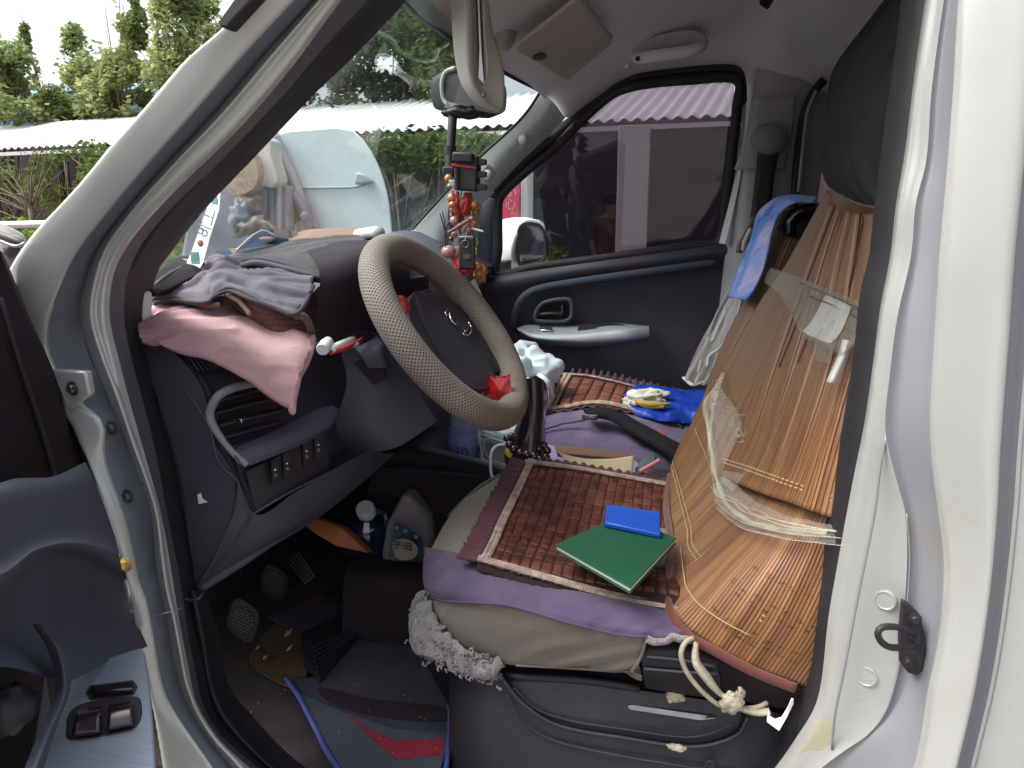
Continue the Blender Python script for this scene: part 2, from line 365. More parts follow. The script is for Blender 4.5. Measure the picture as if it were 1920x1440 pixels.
# ------------------------------------------------ ground and background setting
def quadsheet(name, x0, y0, x1, y1, z, mat):
    return mk(name, [(x0, y0, z), (x1, y0, z), (x1, y1, z), (x0, y1, z)], [(0, 1, 2, 3)], mat, None, False)
ASPH = pbr('yard_concrete', (.20, .19, .18, 1), .9, 0, .2, 1.2, 60, .5, .01)
DIRTG = pbr('bare_soil', (.12, .10, .07, 1), .95, 0, .3, 1.5, 30, .6, .02)
tag(quadsheet('ground', -300, -300, 300, 300, -.004, DIRTG), kind='structure')
tag(quadsheet('yard_pavement', -14, -12, 12, 6.6, 0, ASPH), kind='structure')
def leafmat(name, a, b, c, tr=.35):
    m = M(name); f = m.noise(1.7, 3); g = m.noise(14, 2)
    col = m.mix(m.math('MULTIPLY', g, .8), m.ramp(f, [(.35, a), (.6, b)]), c)
    df = m.n('BsdfDiffuse', i={0: col}); tl = m.n('BsdfTranslucent', i={0: col})
    mx = m.n('MixShader', i={0: tr, 1: df.outputs[0], 2: tl.outputs[0]}); m.t.links.new(mx.outputs[0], m.out.inputs[0]); return m.m
LEAFY = leafmat('yellow_green_leaves', (.19, .24, .08), (.34, .40, .18), (.26, .30, .14), .55)
LEAFD = leafmat('dark_green_leaves', (.03, .06, .028), (.07, .115, .05), (.05, .08, .03), .35)
LEAFB = leafmat('bright_hedge_leaves', (.13, .24, .03), (.25, .38, .06), (.12, .22, .04))
LEAFM = leafmat('mid_green_leaves', (.07, .115, .03), (.14, .19, .06), (.10, .14, .045), .45)
BARK = pbr('bark', (.14, .11, .08, 1), .95, 0, .3, 12, 60, .8, .01)
def leaves(name, blobs, nl, size, mat, parent, seed=1, dens=0.0):
    R = random.Random(seed); vs = []; fs = []
    tot = sum(b[1][0]*b[1][2] for b in blobs)
    for c, rad, in blobs:
        c = Vector(c); k = int(nl*rad[0]*rad[2]/tot)
        for _ in range(k):
            while True:
                d = Vector((R.gauss(0, 1), R.gauss(0, 1), R.gauss(0, 1))).normalized()*(R.random()**.45)
                p = c+Vector((d.x*rad[0], d.y*rad[1], d.z*rad[2]))
                if noise.noise(p*2.4+Vector((seed, 0, 0)))+R.random()*.3 > dens: break
            s = size*R.uniform(.6, 1.3); a = Vector((R.gauss(0, 1), R.gauss(0, 1), R.gauss(0, .6))).normalized(); b = a.cross(Vector((R.gauss(0, 1), R.gauss(0, 1), R.gauss(0, 1)))).normalized()
            i = len(vs); vs += [p-a*s, p-b*s*.45, p+a*s, p+b*s*.45]; fs.append((i, i+1, i+2, i+3))
    return mk(name, vs, fs, mat, parent, False)
def tree(label, base, blobs, nl, size, mat, seed, group='trees behind the long white shed roof', name='tree', trunk_r=.03, cat='tree', dens=0.05, limbs=4):
    t = rootobj(name, base, label, cat, group); R = random.Random(seed); parts = []
    base = V3(base)
    for i, (c, rad) in enumerate(blobs):
        c = Vector(c); top = c+Vector((0, 0, rad[2]*.6)); mid = base.lerp(c, .5)+Vector((R.uniform(-.1, .1), 0, .15))
        P = cr([base+Vector((R.uniform(-.08, .08), R.uniform(-.05, .05), 0)), mid, c, top], 10)
        parts.append(tubegeo(P, trunk_r, 6, rf=lambda s: 1-.85*s)[:2])
        for k in range(limbs):
            e = c+Vector((R.uniform(-1, 1)*rad[0], R.uniform(-1, 1)*rad[1], R.uniform(-.6, .9)*rad[2])); s0 = P[R.randint(3, 7)]
            parts.append(tubegeo([s0, s0.lerp(e, .5)+Vector((0, 0, .1)), e], trunk_r*.35, 5, rf=lambda s: 1-.8*s)[:2])
    vs, fs = join(parts); mk('trunk', vs, fs, BARK, t, True, None, 0)
    leaves('crown', blobs, nl, size, mat, t, seed, dens); return t
def B(px, py, y, rx, rz, ry=None): return (U(px, py, y), (rx, ry or rx, rz))
# trees over the roof, left
tree('wispy yellow-green tree at the left edge above the shed roof', U(10, 400, 11).xy.to_3d(), [B(5, 150, 11, .6, .7), B(30, 110, 11.2, .2, .4), B(-60, 130, 11, .7, .8), B(80, 205, 11, .6, .35), B(30, 190, 11, .8, .4)], 5500, .06, LEAFY, 3, dens=.24)
tree('tall thin-topped tree in front of the blue shed, behind the roof', U(150, 400, 11.5).xy.to_3d(), [B(150, 165, 11.5, .55, .5), B(142, 90, 11.5, .2, .5), B(45, 60, 11.5, .09, .5), B(195, 150, 11.5, .45, .6), B(120, 205, 11.5, .6, .3)], 5500, .058, LEAFY, 4, dens=.26)
tree('upright tree with a narrow leafy top beside the windshield pillar', U(240, 400, 11).xy.to_3d(), [B(235, 130, 11, .45, .7), B(235, 50, 11, .32, .55), B(225, 5, 11, .25, .3), B(260, 170, 11, .55, .5), B(200, 190, 11, .5, .4)], 6000, .058, LEAFY, 5, dens=.26)
tree('loose green tree rising highest beside the front pillar', U(330, 400, 10.5).xy.to_3d(), [B(335, 70, 10.5, .4, .8), B(340, 0, 10.5, .45, .5), B(360, 30, 10.5, .5, .5), B(310, 130, 10.5, .4, .5), B(400, 90, 10.5, .3, .6)], 6000, .055, LEAFY, 6, dens=.26)
# trees seen through the windshield
tree('broad dark tree seen through the top of the windshield', U(740, 400, 10.5).xy.to_3d(), [B(700, 90, 10.5, 1.1, .9), B(780, 120, 10.5, .8, .7), B(650, 150, 10.5, .9, .6), B(740, 20, 10.5, .9, .8)], 9500, .055, LEAFD, 7, dens=.24)
tree('pale-topped tree behind the sun visor and rear-view mirror', U(850, 400, 10).xy.to_3d(), [B(850, 100, 10, .6, .8), B(880, 40, 10, .6, .7), B(800, 60, 10, .5, .6)], 5000, .05, LEAFM, 8, dens=.12)
# shrubs under the eave
tree('leafy shrub under the eave at the left edge', U(90, 430, 8.6).xy.to_3d(), [B(125, 340, 8.6, .7, .42), B(20, 335, 8.8, .4, .3), B(190, 325, 8.5, .6, .4)], 3000, .04, LEAFM, 9, 'shrubs under the shed roof', 'shrub', .05, 'shrub', .26, 7)
tree('dark shrub under the eave, right of the parked white vehicle', U(760, 420, 7.6).xy.to_3d(), [B(735, 285, 7.7, .45, .24), B(795, 280, 7.6, .4, .26), B(840, 290, 7.6, .4, .24), B(890, 300, 7.4, .4, .28)], 4500, .038, LEAFM, 10, 'shrubs under the shed roof', 'shrub', .05, 'shrub', .16, 5)
t = rootobj('bare_shrub', U(60, 430, 7.5).xy.to_3d(), 'leafless twiggy shrub in front of the leafy one at the left edge', 'shrub', 'shrubs under the shed roof')
R = random.Random(5); parts = []; b0 = U(62, 430, 7.5)
for k in range(26):
    a = b0+Vector((0, 0, R.uniform(0, .3))); e = a+Vector((R.uniform(-.9, .6), R.uniform(-.2, .2), R.uniform(.1, .75))); parts.append(tubegeo(cr([a, a.lerp(e, .5)+Vector((R.uniform(-.08, .08), 0, .05)), e], 7), .011, 5, rf=lambda s: 1-.75*s)[:2])
parts.append(tubegeo([b0.xy.to_3d(), b0, b0+Vector((0, 0, .3))], .03, 6)[:2])
vs, fs = join(parts); mk('branches', vs, fs, BARK, t, True, None, 0)
def hedge(label, x0, x1, y, z0, z1, n, mat, seed, dy=.25):
    R = random.Random(seed); bl = []; x = x0
    while x < x1:
        bl.append(((x, y+R.uniform(-.1, .1), (z0+z1)/2+R.uniform(-.04, .04)), (.32, dy, (z1-z0)/2*R.uniform(.85, 1.15)))); x += .28
    o = leaves('hedge', bl, n, .05, mat, None, seed, -.4); return tag(o, label, 'hedge', 'low hedges round the yard')
hedge('low bright green hedge at the left edge below the shrubs', -9.5, -5.2, 7.2, .55, 1.3, 5000, LEAFB, 3)
hedge('clipped green hedge seen low through the windshield beside the parked vehicle', -5.1, -1.9, 7.1, .45, 1.17, 5000, LEAFB, 4)
hedge('bright yellow-green hedge behind the door mirror', -1.75, -1.15, 6.9, .4, 1.10, 5000, LEAFB, 6)
# long shed with corrugated roof
sh = rootobj('shed', (-2, 8, 0), 'long open shed with a white corrugated roof across the yard', 'shed')
A0 = U(-120, 284, 2.25, 'z'); A1 = U(1000, 233, 2.25, 'z'); dr = (A1-A0).normalized(); nr = Vector((-dr.y, dr.x, 0))
if nr.y < 0: nr = -nr
E0 = A0-dr*8; LEN = (A1-A0).length+8+9
CORR = pbr('white_corrugated_roof', (.74, .72, .74, 1), .5, .0, .06, 1.5, dirt=((.55, .5, .52, 1), 3, .62))
G = []; NX = int(LEN/.026)
for i in range(9):
    row = []
    for j in range(NX):
        s = j*LEN/(NX-1); p = E0+dr*s+nr*(i*1.65/8)+Vector((0, 0, .56*i/8+.019*cos(2*pi*s/.13)))
        row.append(p)
    G.append(row)
gridmesh('roof', G, CORR, sh, solid=.004)
FAS = pbr('white_fascia', (.62, .60, .62, 1), .5, 0, .08, 3); POSTM = pbr('white_post', (.55, .54, .53, 1), .6, 0, .08, 3)
vs, fs = boxgeo(E0+dr*LEN/2+nr*.04+Vector((0, 0, -.07)), (LEN, .05, .045), Matrix.Rotation(math.atan2(dr.y, dr.x), 3, 'Z')); mk('gutter', vs, fs, FAS, sh, False)
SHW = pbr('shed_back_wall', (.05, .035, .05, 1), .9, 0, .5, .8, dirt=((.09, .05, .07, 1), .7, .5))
def eave(px): # point below eave at pixel column
    d = ray(px, 250); d.z = 0; den = d.x*dr.y-d.y*dr.x; q = A0-CAM
    return CAM+d*((q.x*dr.y-q.y*dr.x)/den)
for px in (1195, 560, -60, 1800):
    p = eave(px)-nr*.12; box('post', Vector((p.x, p.y, 1.09)), (.30 if px == 1195 else .14, .14, 2.18), POSTM, sh, .008)
p0 = E0+nr*2.6; p1 = p0+dr*LEN; k = (p0+dr*6.2)
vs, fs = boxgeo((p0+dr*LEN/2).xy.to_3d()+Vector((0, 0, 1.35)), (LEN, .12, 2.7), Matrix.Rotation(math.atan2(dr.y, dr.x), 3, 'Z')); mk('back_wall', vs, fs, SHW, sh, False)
# yellow wall left under the eave, dark blue-grey boards behind windshield
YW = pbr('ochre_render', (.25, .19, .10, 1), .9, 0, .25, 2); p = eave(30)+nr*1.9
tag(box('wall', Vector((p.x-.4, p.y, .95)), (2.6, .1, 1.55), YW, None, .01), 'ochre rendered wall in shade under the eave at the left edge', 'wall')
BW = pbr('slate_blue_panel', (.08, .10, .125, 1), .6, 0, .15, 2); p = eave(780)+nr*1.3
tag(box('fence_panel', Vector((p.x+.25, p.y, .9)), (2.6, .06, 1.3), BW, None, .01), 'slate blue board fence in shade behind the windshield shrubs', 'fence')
BLU = pbr('blue_sheet_metal', (.06, .25, .72, 1), .5, 0, .12, 1.2); WB = pbr('pale_building', (.8, .8, .8, 1), .7)
p = U(-20, 165, 14); q = U(385, 130, 14); g = rootobj('blue_shed', (p.x, 14, 0), 'shed with bright blue sheet-metal walls behind the trees', 'building')
box('wall', ((p.x+q.x)/2, 14.6, 1.9), (q.x-p.x, 1, 3.6), BLU, g, .01); slab('roof', [(p.x-.2, 14, 3.7), (p.x-.2, 15.2, 4.05), (q.x+.2, 15.2, 4.05), (q.x+.2, 14, 3.7)], (0, 0, .05), BLU, g)
if 0: p = U(178, 18, 22); g = rootobj('tower_block', (p.x, 22, 0), 'pale flat-roofed building corner high above the trees', 'building'); box('wall', (p.x+.5, 24, p.z/2), (1.1, 3, p.z), WB, g, .02); box('roof_slab', (p.x+.5, 24, p.z+.1), (1.6, 3.4, .2), WB, g, .02)
# things under the shed, seen through the tinted window
p = eave(1092)+nr*1.3; g = rootobj('person', (p.x, p.y, 0), 'person in a red top standing under the shed behind the dark window', 'person')
SKIN = pbr('skin', (.45, .25, .18, 1), .6); REDT = fabric('red_top', (.14, .02, .015, 1)); TRS = fabric('dark_trousers', (.03, .03, .05, 1)); HAIR = pbr('hair', (.01, .01, .01, 1), .5)
def skinmesh(name, V, Ed, Rr, mat, parent, root=0):
    me = bpy.data.meshes.new(name); me.from_pydata([tuple(v) for v in V], Ed, []); o = link(name, me, mat, parent, False)
    me.skin_vertices or bpy.context.view_layer.update()
    md = o.modifiers.new('skin', 'SKIN'); md.use_smooth_shade = True
    for i, r in enumerate(Rr): me.skin_vertices[0].data[i].radius = (r, r); me.skin_vertices[0].data[i].use_root = (i == root)
    s = o.modifiers.new('sub', 'SUBSURF'); s.levels = s.render_levels = 1; return o
hx, hy = p.x, p.y
PV = [(0, 0, .88), (0, 0, 1.1), (0, 0, 1.28), (0, 0, 1.36), (0, -.01, 1.44), (0, -.01, 1.53), (-.09, 0, .84), (-.1, -.02, .47), (-.1, 0, .07), (-.1, -.13, .04), (.09, 0, .84), (.1, -.02, .47), (.11, 0, .07), (.11, -.13, .04), (-.17, 0, 1.3), (-.22, .0, 1.05), (-.17, -.14, .92), (-.14, -.2, .90), (.17, 0, 1.3), (.23, 0, 1.05), (.2, -.1, .84), (.2, -.13, .76)]
PE = [(0, 1), (1, 2), (2, 3), (3, 4), (4, 5), (0, 6), (6, 7), (7, 8), (8, 9), (0, 10), (10, 11), (11, 12), (12, 13), (2, 14), (14, 15), (15, 16), (16, 17), (2, 18), (18, 19), (19, 20), (20, 21)]
PR = [.13, .12, .12, .05, .07, .075, .085, .06, .045, .035, .085, .06, .045, .035, .055, .042, .032, .03, .055, .042, .032, .03]
skinmesh('body', [Vector(v)+Vector((hx, hy, 0)) for v in PV], PE, PR, SKIN, g)
sv = [0, 1, 2, 14, 15, 18, 19]; ix = {a: i for i, a in enumerate(sv)}
skinmesh('top', [Vector(PV[a])+Vector((hx, hy, 0)) for a in sv], [(ix[a], ix[b]) for a, b in PE if a in ix and b in ix], [PR[a]*1.18+.012 for a in sv], REDT, g)
sv = [0, 6, 7, 8, 10, 11, 12]; ix = {a: i for i, a in enumerate(sv)}
skinmesh('trousers', [Vector(PV[a])+Vector((hx, hy, 0)) for a in sv], [(ix[a], ix[b]) for a, b in PE if a in ix and b in ix], [PR[a]*1.15+.01 for a in sv], TRS, g)
ball('hair', (hx, hy+.01, 1.54), .095, HAIR, g, 10, (1, 1.1, 1), .2)
# pole and red sign beyond the mirror
p = U(988, 400, 5.6); g = rootobj('signpost', (p.x, 5.6, 0), 'grey round post with a red sign beyond the door mirror', 'signpost')
tube('post', [(p.x, 5.6, 0), (p.x, 5.6, 2.0)], .045, GREYT, g, 14); a = U(958, 372, 5.55)
box('sign_board', (a.x, 5.55, a.z), (.13, .02, .30), pbr('red_sign', (.5, .04, .09, 1), .5), g, .004)
M4 = frame(Vector((a.x, 5.537, a.z)), (1, 0, 0), (0, 0, 1)); text('lettering', '小\n心', .09, pbr('sign_pink', (.65, .3, .33, 1)), g, M4)
# pale windshield reflection, built as an added van and its contents in front
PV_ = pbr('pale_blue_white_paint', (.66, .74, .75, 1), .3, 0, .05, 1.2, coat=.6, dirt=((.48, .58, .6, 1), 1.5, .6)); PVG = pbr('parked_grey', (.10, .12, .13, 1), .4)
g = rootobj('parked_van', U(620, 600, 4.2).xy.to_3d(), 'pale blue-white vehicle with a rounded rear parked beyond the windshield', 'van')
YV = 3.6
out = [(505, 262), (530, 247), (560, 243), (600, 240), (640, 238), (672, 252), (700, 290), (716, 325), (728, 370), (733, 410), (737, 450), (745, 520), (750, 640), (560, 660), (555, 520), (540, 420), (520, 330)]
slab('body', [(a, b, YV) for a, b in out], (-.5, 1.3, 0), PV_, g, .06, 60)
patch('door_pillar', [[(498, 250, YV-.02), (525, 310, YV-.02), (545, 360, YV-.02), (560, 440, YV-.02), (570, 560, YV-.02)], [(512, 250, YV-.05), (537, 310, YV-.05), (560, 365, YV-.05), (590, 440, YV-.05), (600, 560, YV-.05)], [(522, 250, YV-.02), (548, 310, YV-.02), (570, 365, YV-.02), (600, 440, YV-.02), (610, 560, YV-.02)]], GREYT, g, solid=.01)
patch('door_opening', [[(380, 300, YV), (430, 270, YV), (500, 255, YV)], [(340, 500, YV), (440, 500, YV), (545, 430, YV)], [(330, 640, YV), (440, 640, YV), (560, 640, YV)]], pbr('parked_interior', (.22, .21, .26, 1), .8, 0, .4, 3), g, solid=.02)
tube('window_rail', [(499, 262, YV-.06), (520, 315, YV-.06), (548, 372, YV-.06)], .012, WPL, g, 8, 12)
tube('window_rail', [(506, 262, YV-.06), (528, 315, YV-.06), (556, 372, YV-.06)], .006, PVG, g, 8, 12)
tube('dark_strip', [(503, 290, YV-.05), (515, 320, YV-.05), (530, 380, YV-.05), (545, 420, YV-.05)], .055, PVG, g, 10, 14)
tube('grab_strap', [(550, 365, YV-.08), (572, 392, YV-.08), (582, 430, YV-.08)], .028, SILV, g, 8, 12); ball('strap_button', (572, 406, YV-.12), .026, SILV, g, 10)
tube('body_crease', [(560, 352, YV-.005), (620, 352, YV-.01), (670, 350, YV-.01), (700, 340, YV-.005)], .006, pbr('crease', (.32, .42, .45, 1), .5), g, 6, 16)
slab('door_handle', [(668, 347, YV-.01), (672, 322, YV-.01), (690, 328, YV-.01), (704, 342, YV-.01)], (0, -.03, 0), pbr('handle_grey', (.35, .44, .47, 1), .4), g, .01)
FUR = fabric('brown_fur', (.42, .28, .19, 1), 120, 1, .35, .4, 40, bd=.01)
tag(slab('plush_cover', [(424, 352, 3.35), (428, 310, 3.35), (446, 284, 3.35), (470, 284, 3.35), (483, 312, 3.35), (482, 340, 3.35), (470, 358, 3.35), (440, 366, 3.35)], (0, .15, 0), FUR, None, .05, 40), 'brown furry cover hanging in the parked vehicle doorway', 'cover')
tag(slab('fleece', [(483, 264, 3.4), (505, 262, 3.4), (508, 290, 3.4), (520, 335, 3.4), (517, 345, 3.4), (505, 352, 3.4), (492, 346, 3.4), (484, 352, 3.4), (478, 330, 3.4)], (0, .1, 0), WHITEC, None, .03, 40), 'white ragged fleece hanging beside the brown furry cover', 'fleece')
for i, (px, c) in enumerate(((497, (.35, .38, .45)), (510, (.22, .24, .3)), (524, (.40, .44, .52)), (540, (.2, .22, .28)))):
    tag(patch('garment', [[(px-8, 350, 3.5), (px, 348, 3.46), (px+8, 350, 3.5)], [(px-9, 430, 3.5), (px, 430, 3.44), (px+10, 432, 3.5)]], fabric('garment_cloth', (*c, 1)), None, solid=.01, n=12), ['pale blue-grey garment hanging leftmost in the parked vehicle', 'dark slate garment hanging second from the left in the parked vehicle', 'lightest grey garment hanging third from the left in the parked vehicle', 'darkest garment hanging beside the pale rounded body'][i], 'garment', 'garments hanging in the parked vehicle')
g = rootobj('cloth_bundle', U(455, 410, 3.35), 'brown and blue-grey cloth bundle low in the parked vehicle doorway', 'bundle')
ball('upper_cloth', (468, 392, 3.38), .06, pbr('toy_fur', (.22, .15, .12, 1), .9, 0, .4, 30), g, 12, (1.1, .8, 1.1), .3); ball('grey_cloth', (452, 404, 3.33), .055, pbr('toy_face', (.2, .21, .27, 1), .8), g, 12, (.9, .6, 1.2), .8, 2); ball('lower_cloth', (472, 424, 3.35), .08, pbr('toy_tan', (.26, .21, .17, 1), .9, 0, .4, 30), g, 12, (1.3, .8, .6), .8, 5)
# motorcycle under grey cover at far left, behind the door
GC = fabric('motorcycle_cover', (.16, .14, .13, 1), 200)
g = rootobj('motorcycle', U(5, 480, 2.6).xy.to_3d(), 'motorcycle handlebar under a rumpled grey cover at the left edge', 'motorcycle')
patch('cover', [[(-120, 420, 2.6), (-40, 425, 2.5), (10, 428, 2.5), (30, 436, 2.6)], [(-120, 450, 2.4), (-40, 450, 2.3), (15, 452, 2.3), (46, 462, 2.5)], [(-120, 520, 2.4), (-30, 520, 2.3), (20, 520, 2.3), (40, 500, 2.5)], [(-120, 700, 2.5), (-40, 700, 2.4), (20, 700, 2.4), (60, 700, 2.5)]], GC, g, solid=.01, disp=lambda u, v, p: Vector((0, .05*noise.noise(p*7), .04*noise.noise(p*9+Vector((3, 0, 0))))))
tube('handlebar', [(-40, 430, 2.35), (20, 447, 2.3), (52, 462, 2.3)], .014, BLKP, g, 8, 8); tube('lever', [(0, 452, 2.25), (30, 462, 2.25), (48, 455, 2.25)], .006, METAL, g, 6, 8); ball('clamp', (22, 470, 2.28), .025, BLKP, g, 8, rough=.4)
# grey rail seen below the shrubs
tag(tube('rail', [U(-60, 424, 7), U(95, 420, 7)], .04, GREYT, None, 8), 'grey metal rail along the low hedge at the left edge', 'rail')
# ------------------------------------------------ the van
van = rootobj('van', (0, .9, .4), 'silver-white delivery van with its driver door open and a cluttered cab', 'van')
L0 = [(540, -80, .76), (413, 57, .76), (350, 110, .76), (273, 200, .76), (213, 267, .76), (147, 347, .76), (67, 433, .76), (20, 500, .76), (0, 560, .77), (10, 640, .78), (60, 690, .78), (118, 770, .78), (160, 850, .78), (203, 960, .78), (232, 1060, .78), (256, 1180, .78), (281, 1293, .78), (305, 1440, .78), (320, 1560, .78)]
L1 = [(625, -80, .775), (553, 0, .775), (460, 100, .775), (367, 207, .775), (267, 320, .775), (187, 417, .775), (140, 480, .775), (108, 547, .775), (87, 603, .775), (82, 653, .78), (100, 695, .785), (150, 752, .79), (192, 790, .79), (190, 850, .79), (202, 897, .79), (217, 937, .79), (240, 1010, .79), (257, 1080, .79), (273, 1120, .79), (285, 1180, .79), (307, 1293, .79), (333, 1343, .79), (367, 1393, .79), (400, 1440, .79), (470, 1540, .79)]
def offs(L, dx, dy, y): return [(a+dx, b+dy, y) for a, b, _ in L]
L2 = [(650, -80, .82), (580, 0, .82), (500, 87, .82), (400, 207, .82), (300, 310, .82), (227, 393, .82), (180, 460, .82), (157, 530, .82), (150, 590, .82), (167, 657, .82), (207, 757, .82), (233, 820, .82), (255, 880, .82), (283, 960, .82), (290, 1043, .82), (300, 1110, .82), (310, 1147, .82), (320, 1210, .82), (333, 1277, .82), (353, 1333, .82), (383, 1383, .82), (430, 1440, .82), (500, 1530, .82)]
L3 = [(668, -80, .80), (600, 0, .80), (518, 95, .80), (418, 213, .80), (318, 318, .80), (243, 403, .80), (198, 468, .80), (176, 535, .80), (170, 595, .80), (186, 655, .80), (222, 752, .80), (248, 830, .80), (270, 890, .80), (292, 960, .80), (303, 1043, .80), (313, 1110, .80), (325, 1160, .80), (337, 1220, .80), (350, 1285, .80), (372, 1340, .80), (405, 1390, .80), (452, 1440, .80), (520, 1525, .80)]
L4 = [(705, -80, .82), (633, 10, .82), (540, 135, .82), (440, 250, .82), (340, 347, .82), (262, 430, .82), (222, 490, .82), (208, 540, .82), (206, 600, .82), (222, 670, .82), (243, 752, .82), (268, 840, .82), (288, 910, .82), (301, 960, .82), (318, 1050, .82), (329, 1120, .82), (340, 1185, .82), (353, 1250, .82), (367, 1315, .82), (396, 1370, .82), (440, 1415, .82), (500, 1468, .82), (560, 1525, .82)]
L5 = [(760, -80, .87), (693, 0, .87), (640, 57, .87), (520, 190, .87), (415, 300, .87), (320, 393, .87), (263, 465, .87), (236, 530, .87), (233, 600, .87), (247, 673, .87), (267, 747, .87), (290, 840, .87), (313, 960, .87), (333, 1060, .87), (343, 1120, .87), (353, 1193, .87), (367, 1260, .87), (380, 1320, .87), (410, 1373, .87), (460, 1420, .87), (520, 1470, .87), (580, 1520, .87)]
L6 = [(815, -80, .93), (745, 0, .93), (640, 110, .93), (587, 160, .93), (467, 287, .93), (367, 393, .93), (303, 477, .93), (277, 513, .93), (266, 555, .93), (263, 597, .93), (267, 635, .93), (283, 697, .93), (300, 780, .93), (320, 847, .93), (340, 947, .93), (363, 1080, .93), (380, 1160, .93), (400, 1227, .93), (417, 1313, .93), (467, 1377, .93), (527, 1440, .93), (590, 1490, .93)]
N = 90
R_ = {k: cr(v, N) for k, v in (('0', L0), ('1', L1), ('2', L2), ('3', L3), ('4', L4), ('5', L5), ('6', L6))}
def strip(name, rows, m, mat, parent, **kw):
    cols = [[r[j] for r in rows] for j in range(len(rows[0]))]; C_ = [cr(c, m) for c in cols]
    return gridmesh(name, [[C_[j][i] for j in range(len(C_))] for i in range(m)], mat, parent, **kw)
outL = [p+Vector((-.06, .12, 0)) for p in R_['0']]
fp = strip('windshield_pillar', [outL, [p+Vector((-.004, .012, 0)) for p in R_['0']], [p+Vector((-.001, .002, 0)) for p in R_['0']], R_['0'], [a.lerp(b, .06)+Vector((0, -.003, 0)) for a, b in zip(R_['0'], R_['1'])], [a.lerp(b, .5)+Vector((0, -.004, 0)) for a, b in zip(R_['0'], R_['1'])], [a.lerp(b, .94)+Vector((0, -.002, 0)) for a, b in zip(R_['0'], R_['1'])], R_['1'], [a.lerp(b, .12) for a, b in zip(R_['1'], R_['2'])]], 40, PAINT, van, solid=.003, off=-1)
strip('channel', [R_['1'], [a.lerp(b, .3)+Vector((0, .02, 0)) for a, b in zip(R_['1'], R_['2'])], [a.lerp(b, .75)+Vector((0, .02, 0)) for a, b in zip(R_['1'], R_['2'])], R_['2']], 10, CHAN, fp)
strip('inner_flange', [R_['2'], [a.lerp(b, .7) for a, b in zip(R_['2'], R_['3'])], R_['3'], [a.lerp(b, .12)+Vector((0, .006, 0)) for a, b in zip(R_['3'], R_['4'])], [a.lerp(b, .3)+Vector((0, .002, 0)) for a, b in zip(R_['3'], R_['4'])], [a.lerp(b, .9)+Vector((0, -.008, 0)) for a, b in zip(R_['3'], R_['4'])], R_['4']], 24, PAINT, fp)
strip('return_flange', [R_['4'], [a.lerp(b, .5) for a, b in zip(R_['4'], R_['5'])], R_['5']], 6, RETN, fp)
strip('door_seal', [R_['5'], [a.lerp(b, .3)+Vector((.004, -.02, 0)) for a, b in zip(R_['5'], R_['6'])], [a.lerp(b, .6)+Vector((.002, -.012, 0)) for a, b in zip(R_['5'], R_['6'])], R_['6'], [p+Vector((-.01, .035, 0)) for p in R_['6']]], 14, SEAL, fp)
# hinge bracket, bolts
br = slab('hinge_plate', [(95, 693, .765), (160, 697, .765), (168, 742, .765), (125, 770, .765)], (0, .012, 0), PAINT, fp, .003)
sc_ = U(137, 728, .755); 
def bolt(name, px, py, y, r, mat, parent, ax=(-.1, -1, 0)):
    c = U(px, py, y); vs, fs = lathegeo([(r*1.55, 0), (r*1.55, .0015), (r, .002), (r, .005), (r*.8, .0062), (r*.3, .0062)], c, ax, 18); return mk(name, vs, fs, mat, parent, True, None, 40)
bolt('screw', 137, 728, .762, .0055, METAL, fp); c = U(137, 728, .7545); box('cross_slot', c, (.006, .001, .0012), BLKP, fp, 0); box('cross_slot', c, (.0012, .001, .006), BLKP, fp, 0)
bolt('hinge_bolt', 210, 802, .80, .006, RUST, fp); bolt('hinge_bolt', 240, 930, .805, .006, RUST, fp); bolt('latch_bolt', 237, 1058, .775, .006, GOLDC, fp); ball('latch_block', (233, 1062, .785), .011, BLKP, fp, 8, (.6, 1, 1.6), .4)
tube('panel_joint', [(243, 1146, .775), (262, 1150, .785), (290, 1153, .80), (312, 1149, .795), (340, 1140, .82)], .0011, PAINTSH, fp, 5, 16)
slab('gutter_end', [(408, 42, .735), (414, 52, .735), (425, 52, .735), (500, -30, .735), (470, -45, .735)], (0, .02, 0), BLKP, fp, .003)
# B pillar and rear side
T5 = [(1750, -80), (1735, 0), (1720, 100), (1707, 200), (1697, 283), (1680, 383), (1669, 480), (1650, 580), (1637, 680), (1620, 797), (1600, 897), (1588, 960), (1570, 1060), (1553, 1160), (1540, 1277), (1527, 1327), (1497, 1377), (1453, 1440), (1390, 1520)]
T6 = [(1700, -80), (1690, 0), (1680, 83), (1663, 200), (1650, 300), (1640, 383), (1629, 480), (1613, 547), (1600, 663), (1590, 730), (1577, 813), (1563, 913), (1552, 960), (1537, 1060), (1523, 1127), (1507, 1227), (1490, 1280), (1480, 1325), (1460, 1375), (1427, 1440), (1380, 1500)]
T4 = [(1785, -80), (1770, 0), (1747, 167), (1737, 300), (1717, 383), (1708, 480), (1682, 597), (1667, 713), (1660, 780), (1663, 830), (1680, 897), (1697, 960), (1701, 1027), (1698, 1110), (1692, 1190), (1678, 1277), (1664, 1327), (1630, 1375), (1580, 1410), (1535, 1445), (1470, 1520)]
T3 = [(1810, -80), (1797, 0), (1787, 167), (1777, 300), (1768, 400), (1761, 480), (1753, 613), (1744, 780), (1747, 863), (1759, 960), (1769, 1043), (1767, 1127), (1757, 1210), (1740, 1293), (1727, 1377), (1713, 1440), (1690, 1520)]
T2 = [(1965, -80), (1950, 100), (1930, 300), (1912, 480), (1900, 647), (1884, 847), (1877, 960), (1860, 1127), (1835, 1290), (1800, 1440), (1780, 1520)]
Q = lambda T, y: cr([(a, b, y) for a, b in T], N)
r6, r5, r4, r3, r2 = Q(T6, .93), Q(T5, .88), Q(T4, .85), Q(T3, .81), Q(T2, .775)
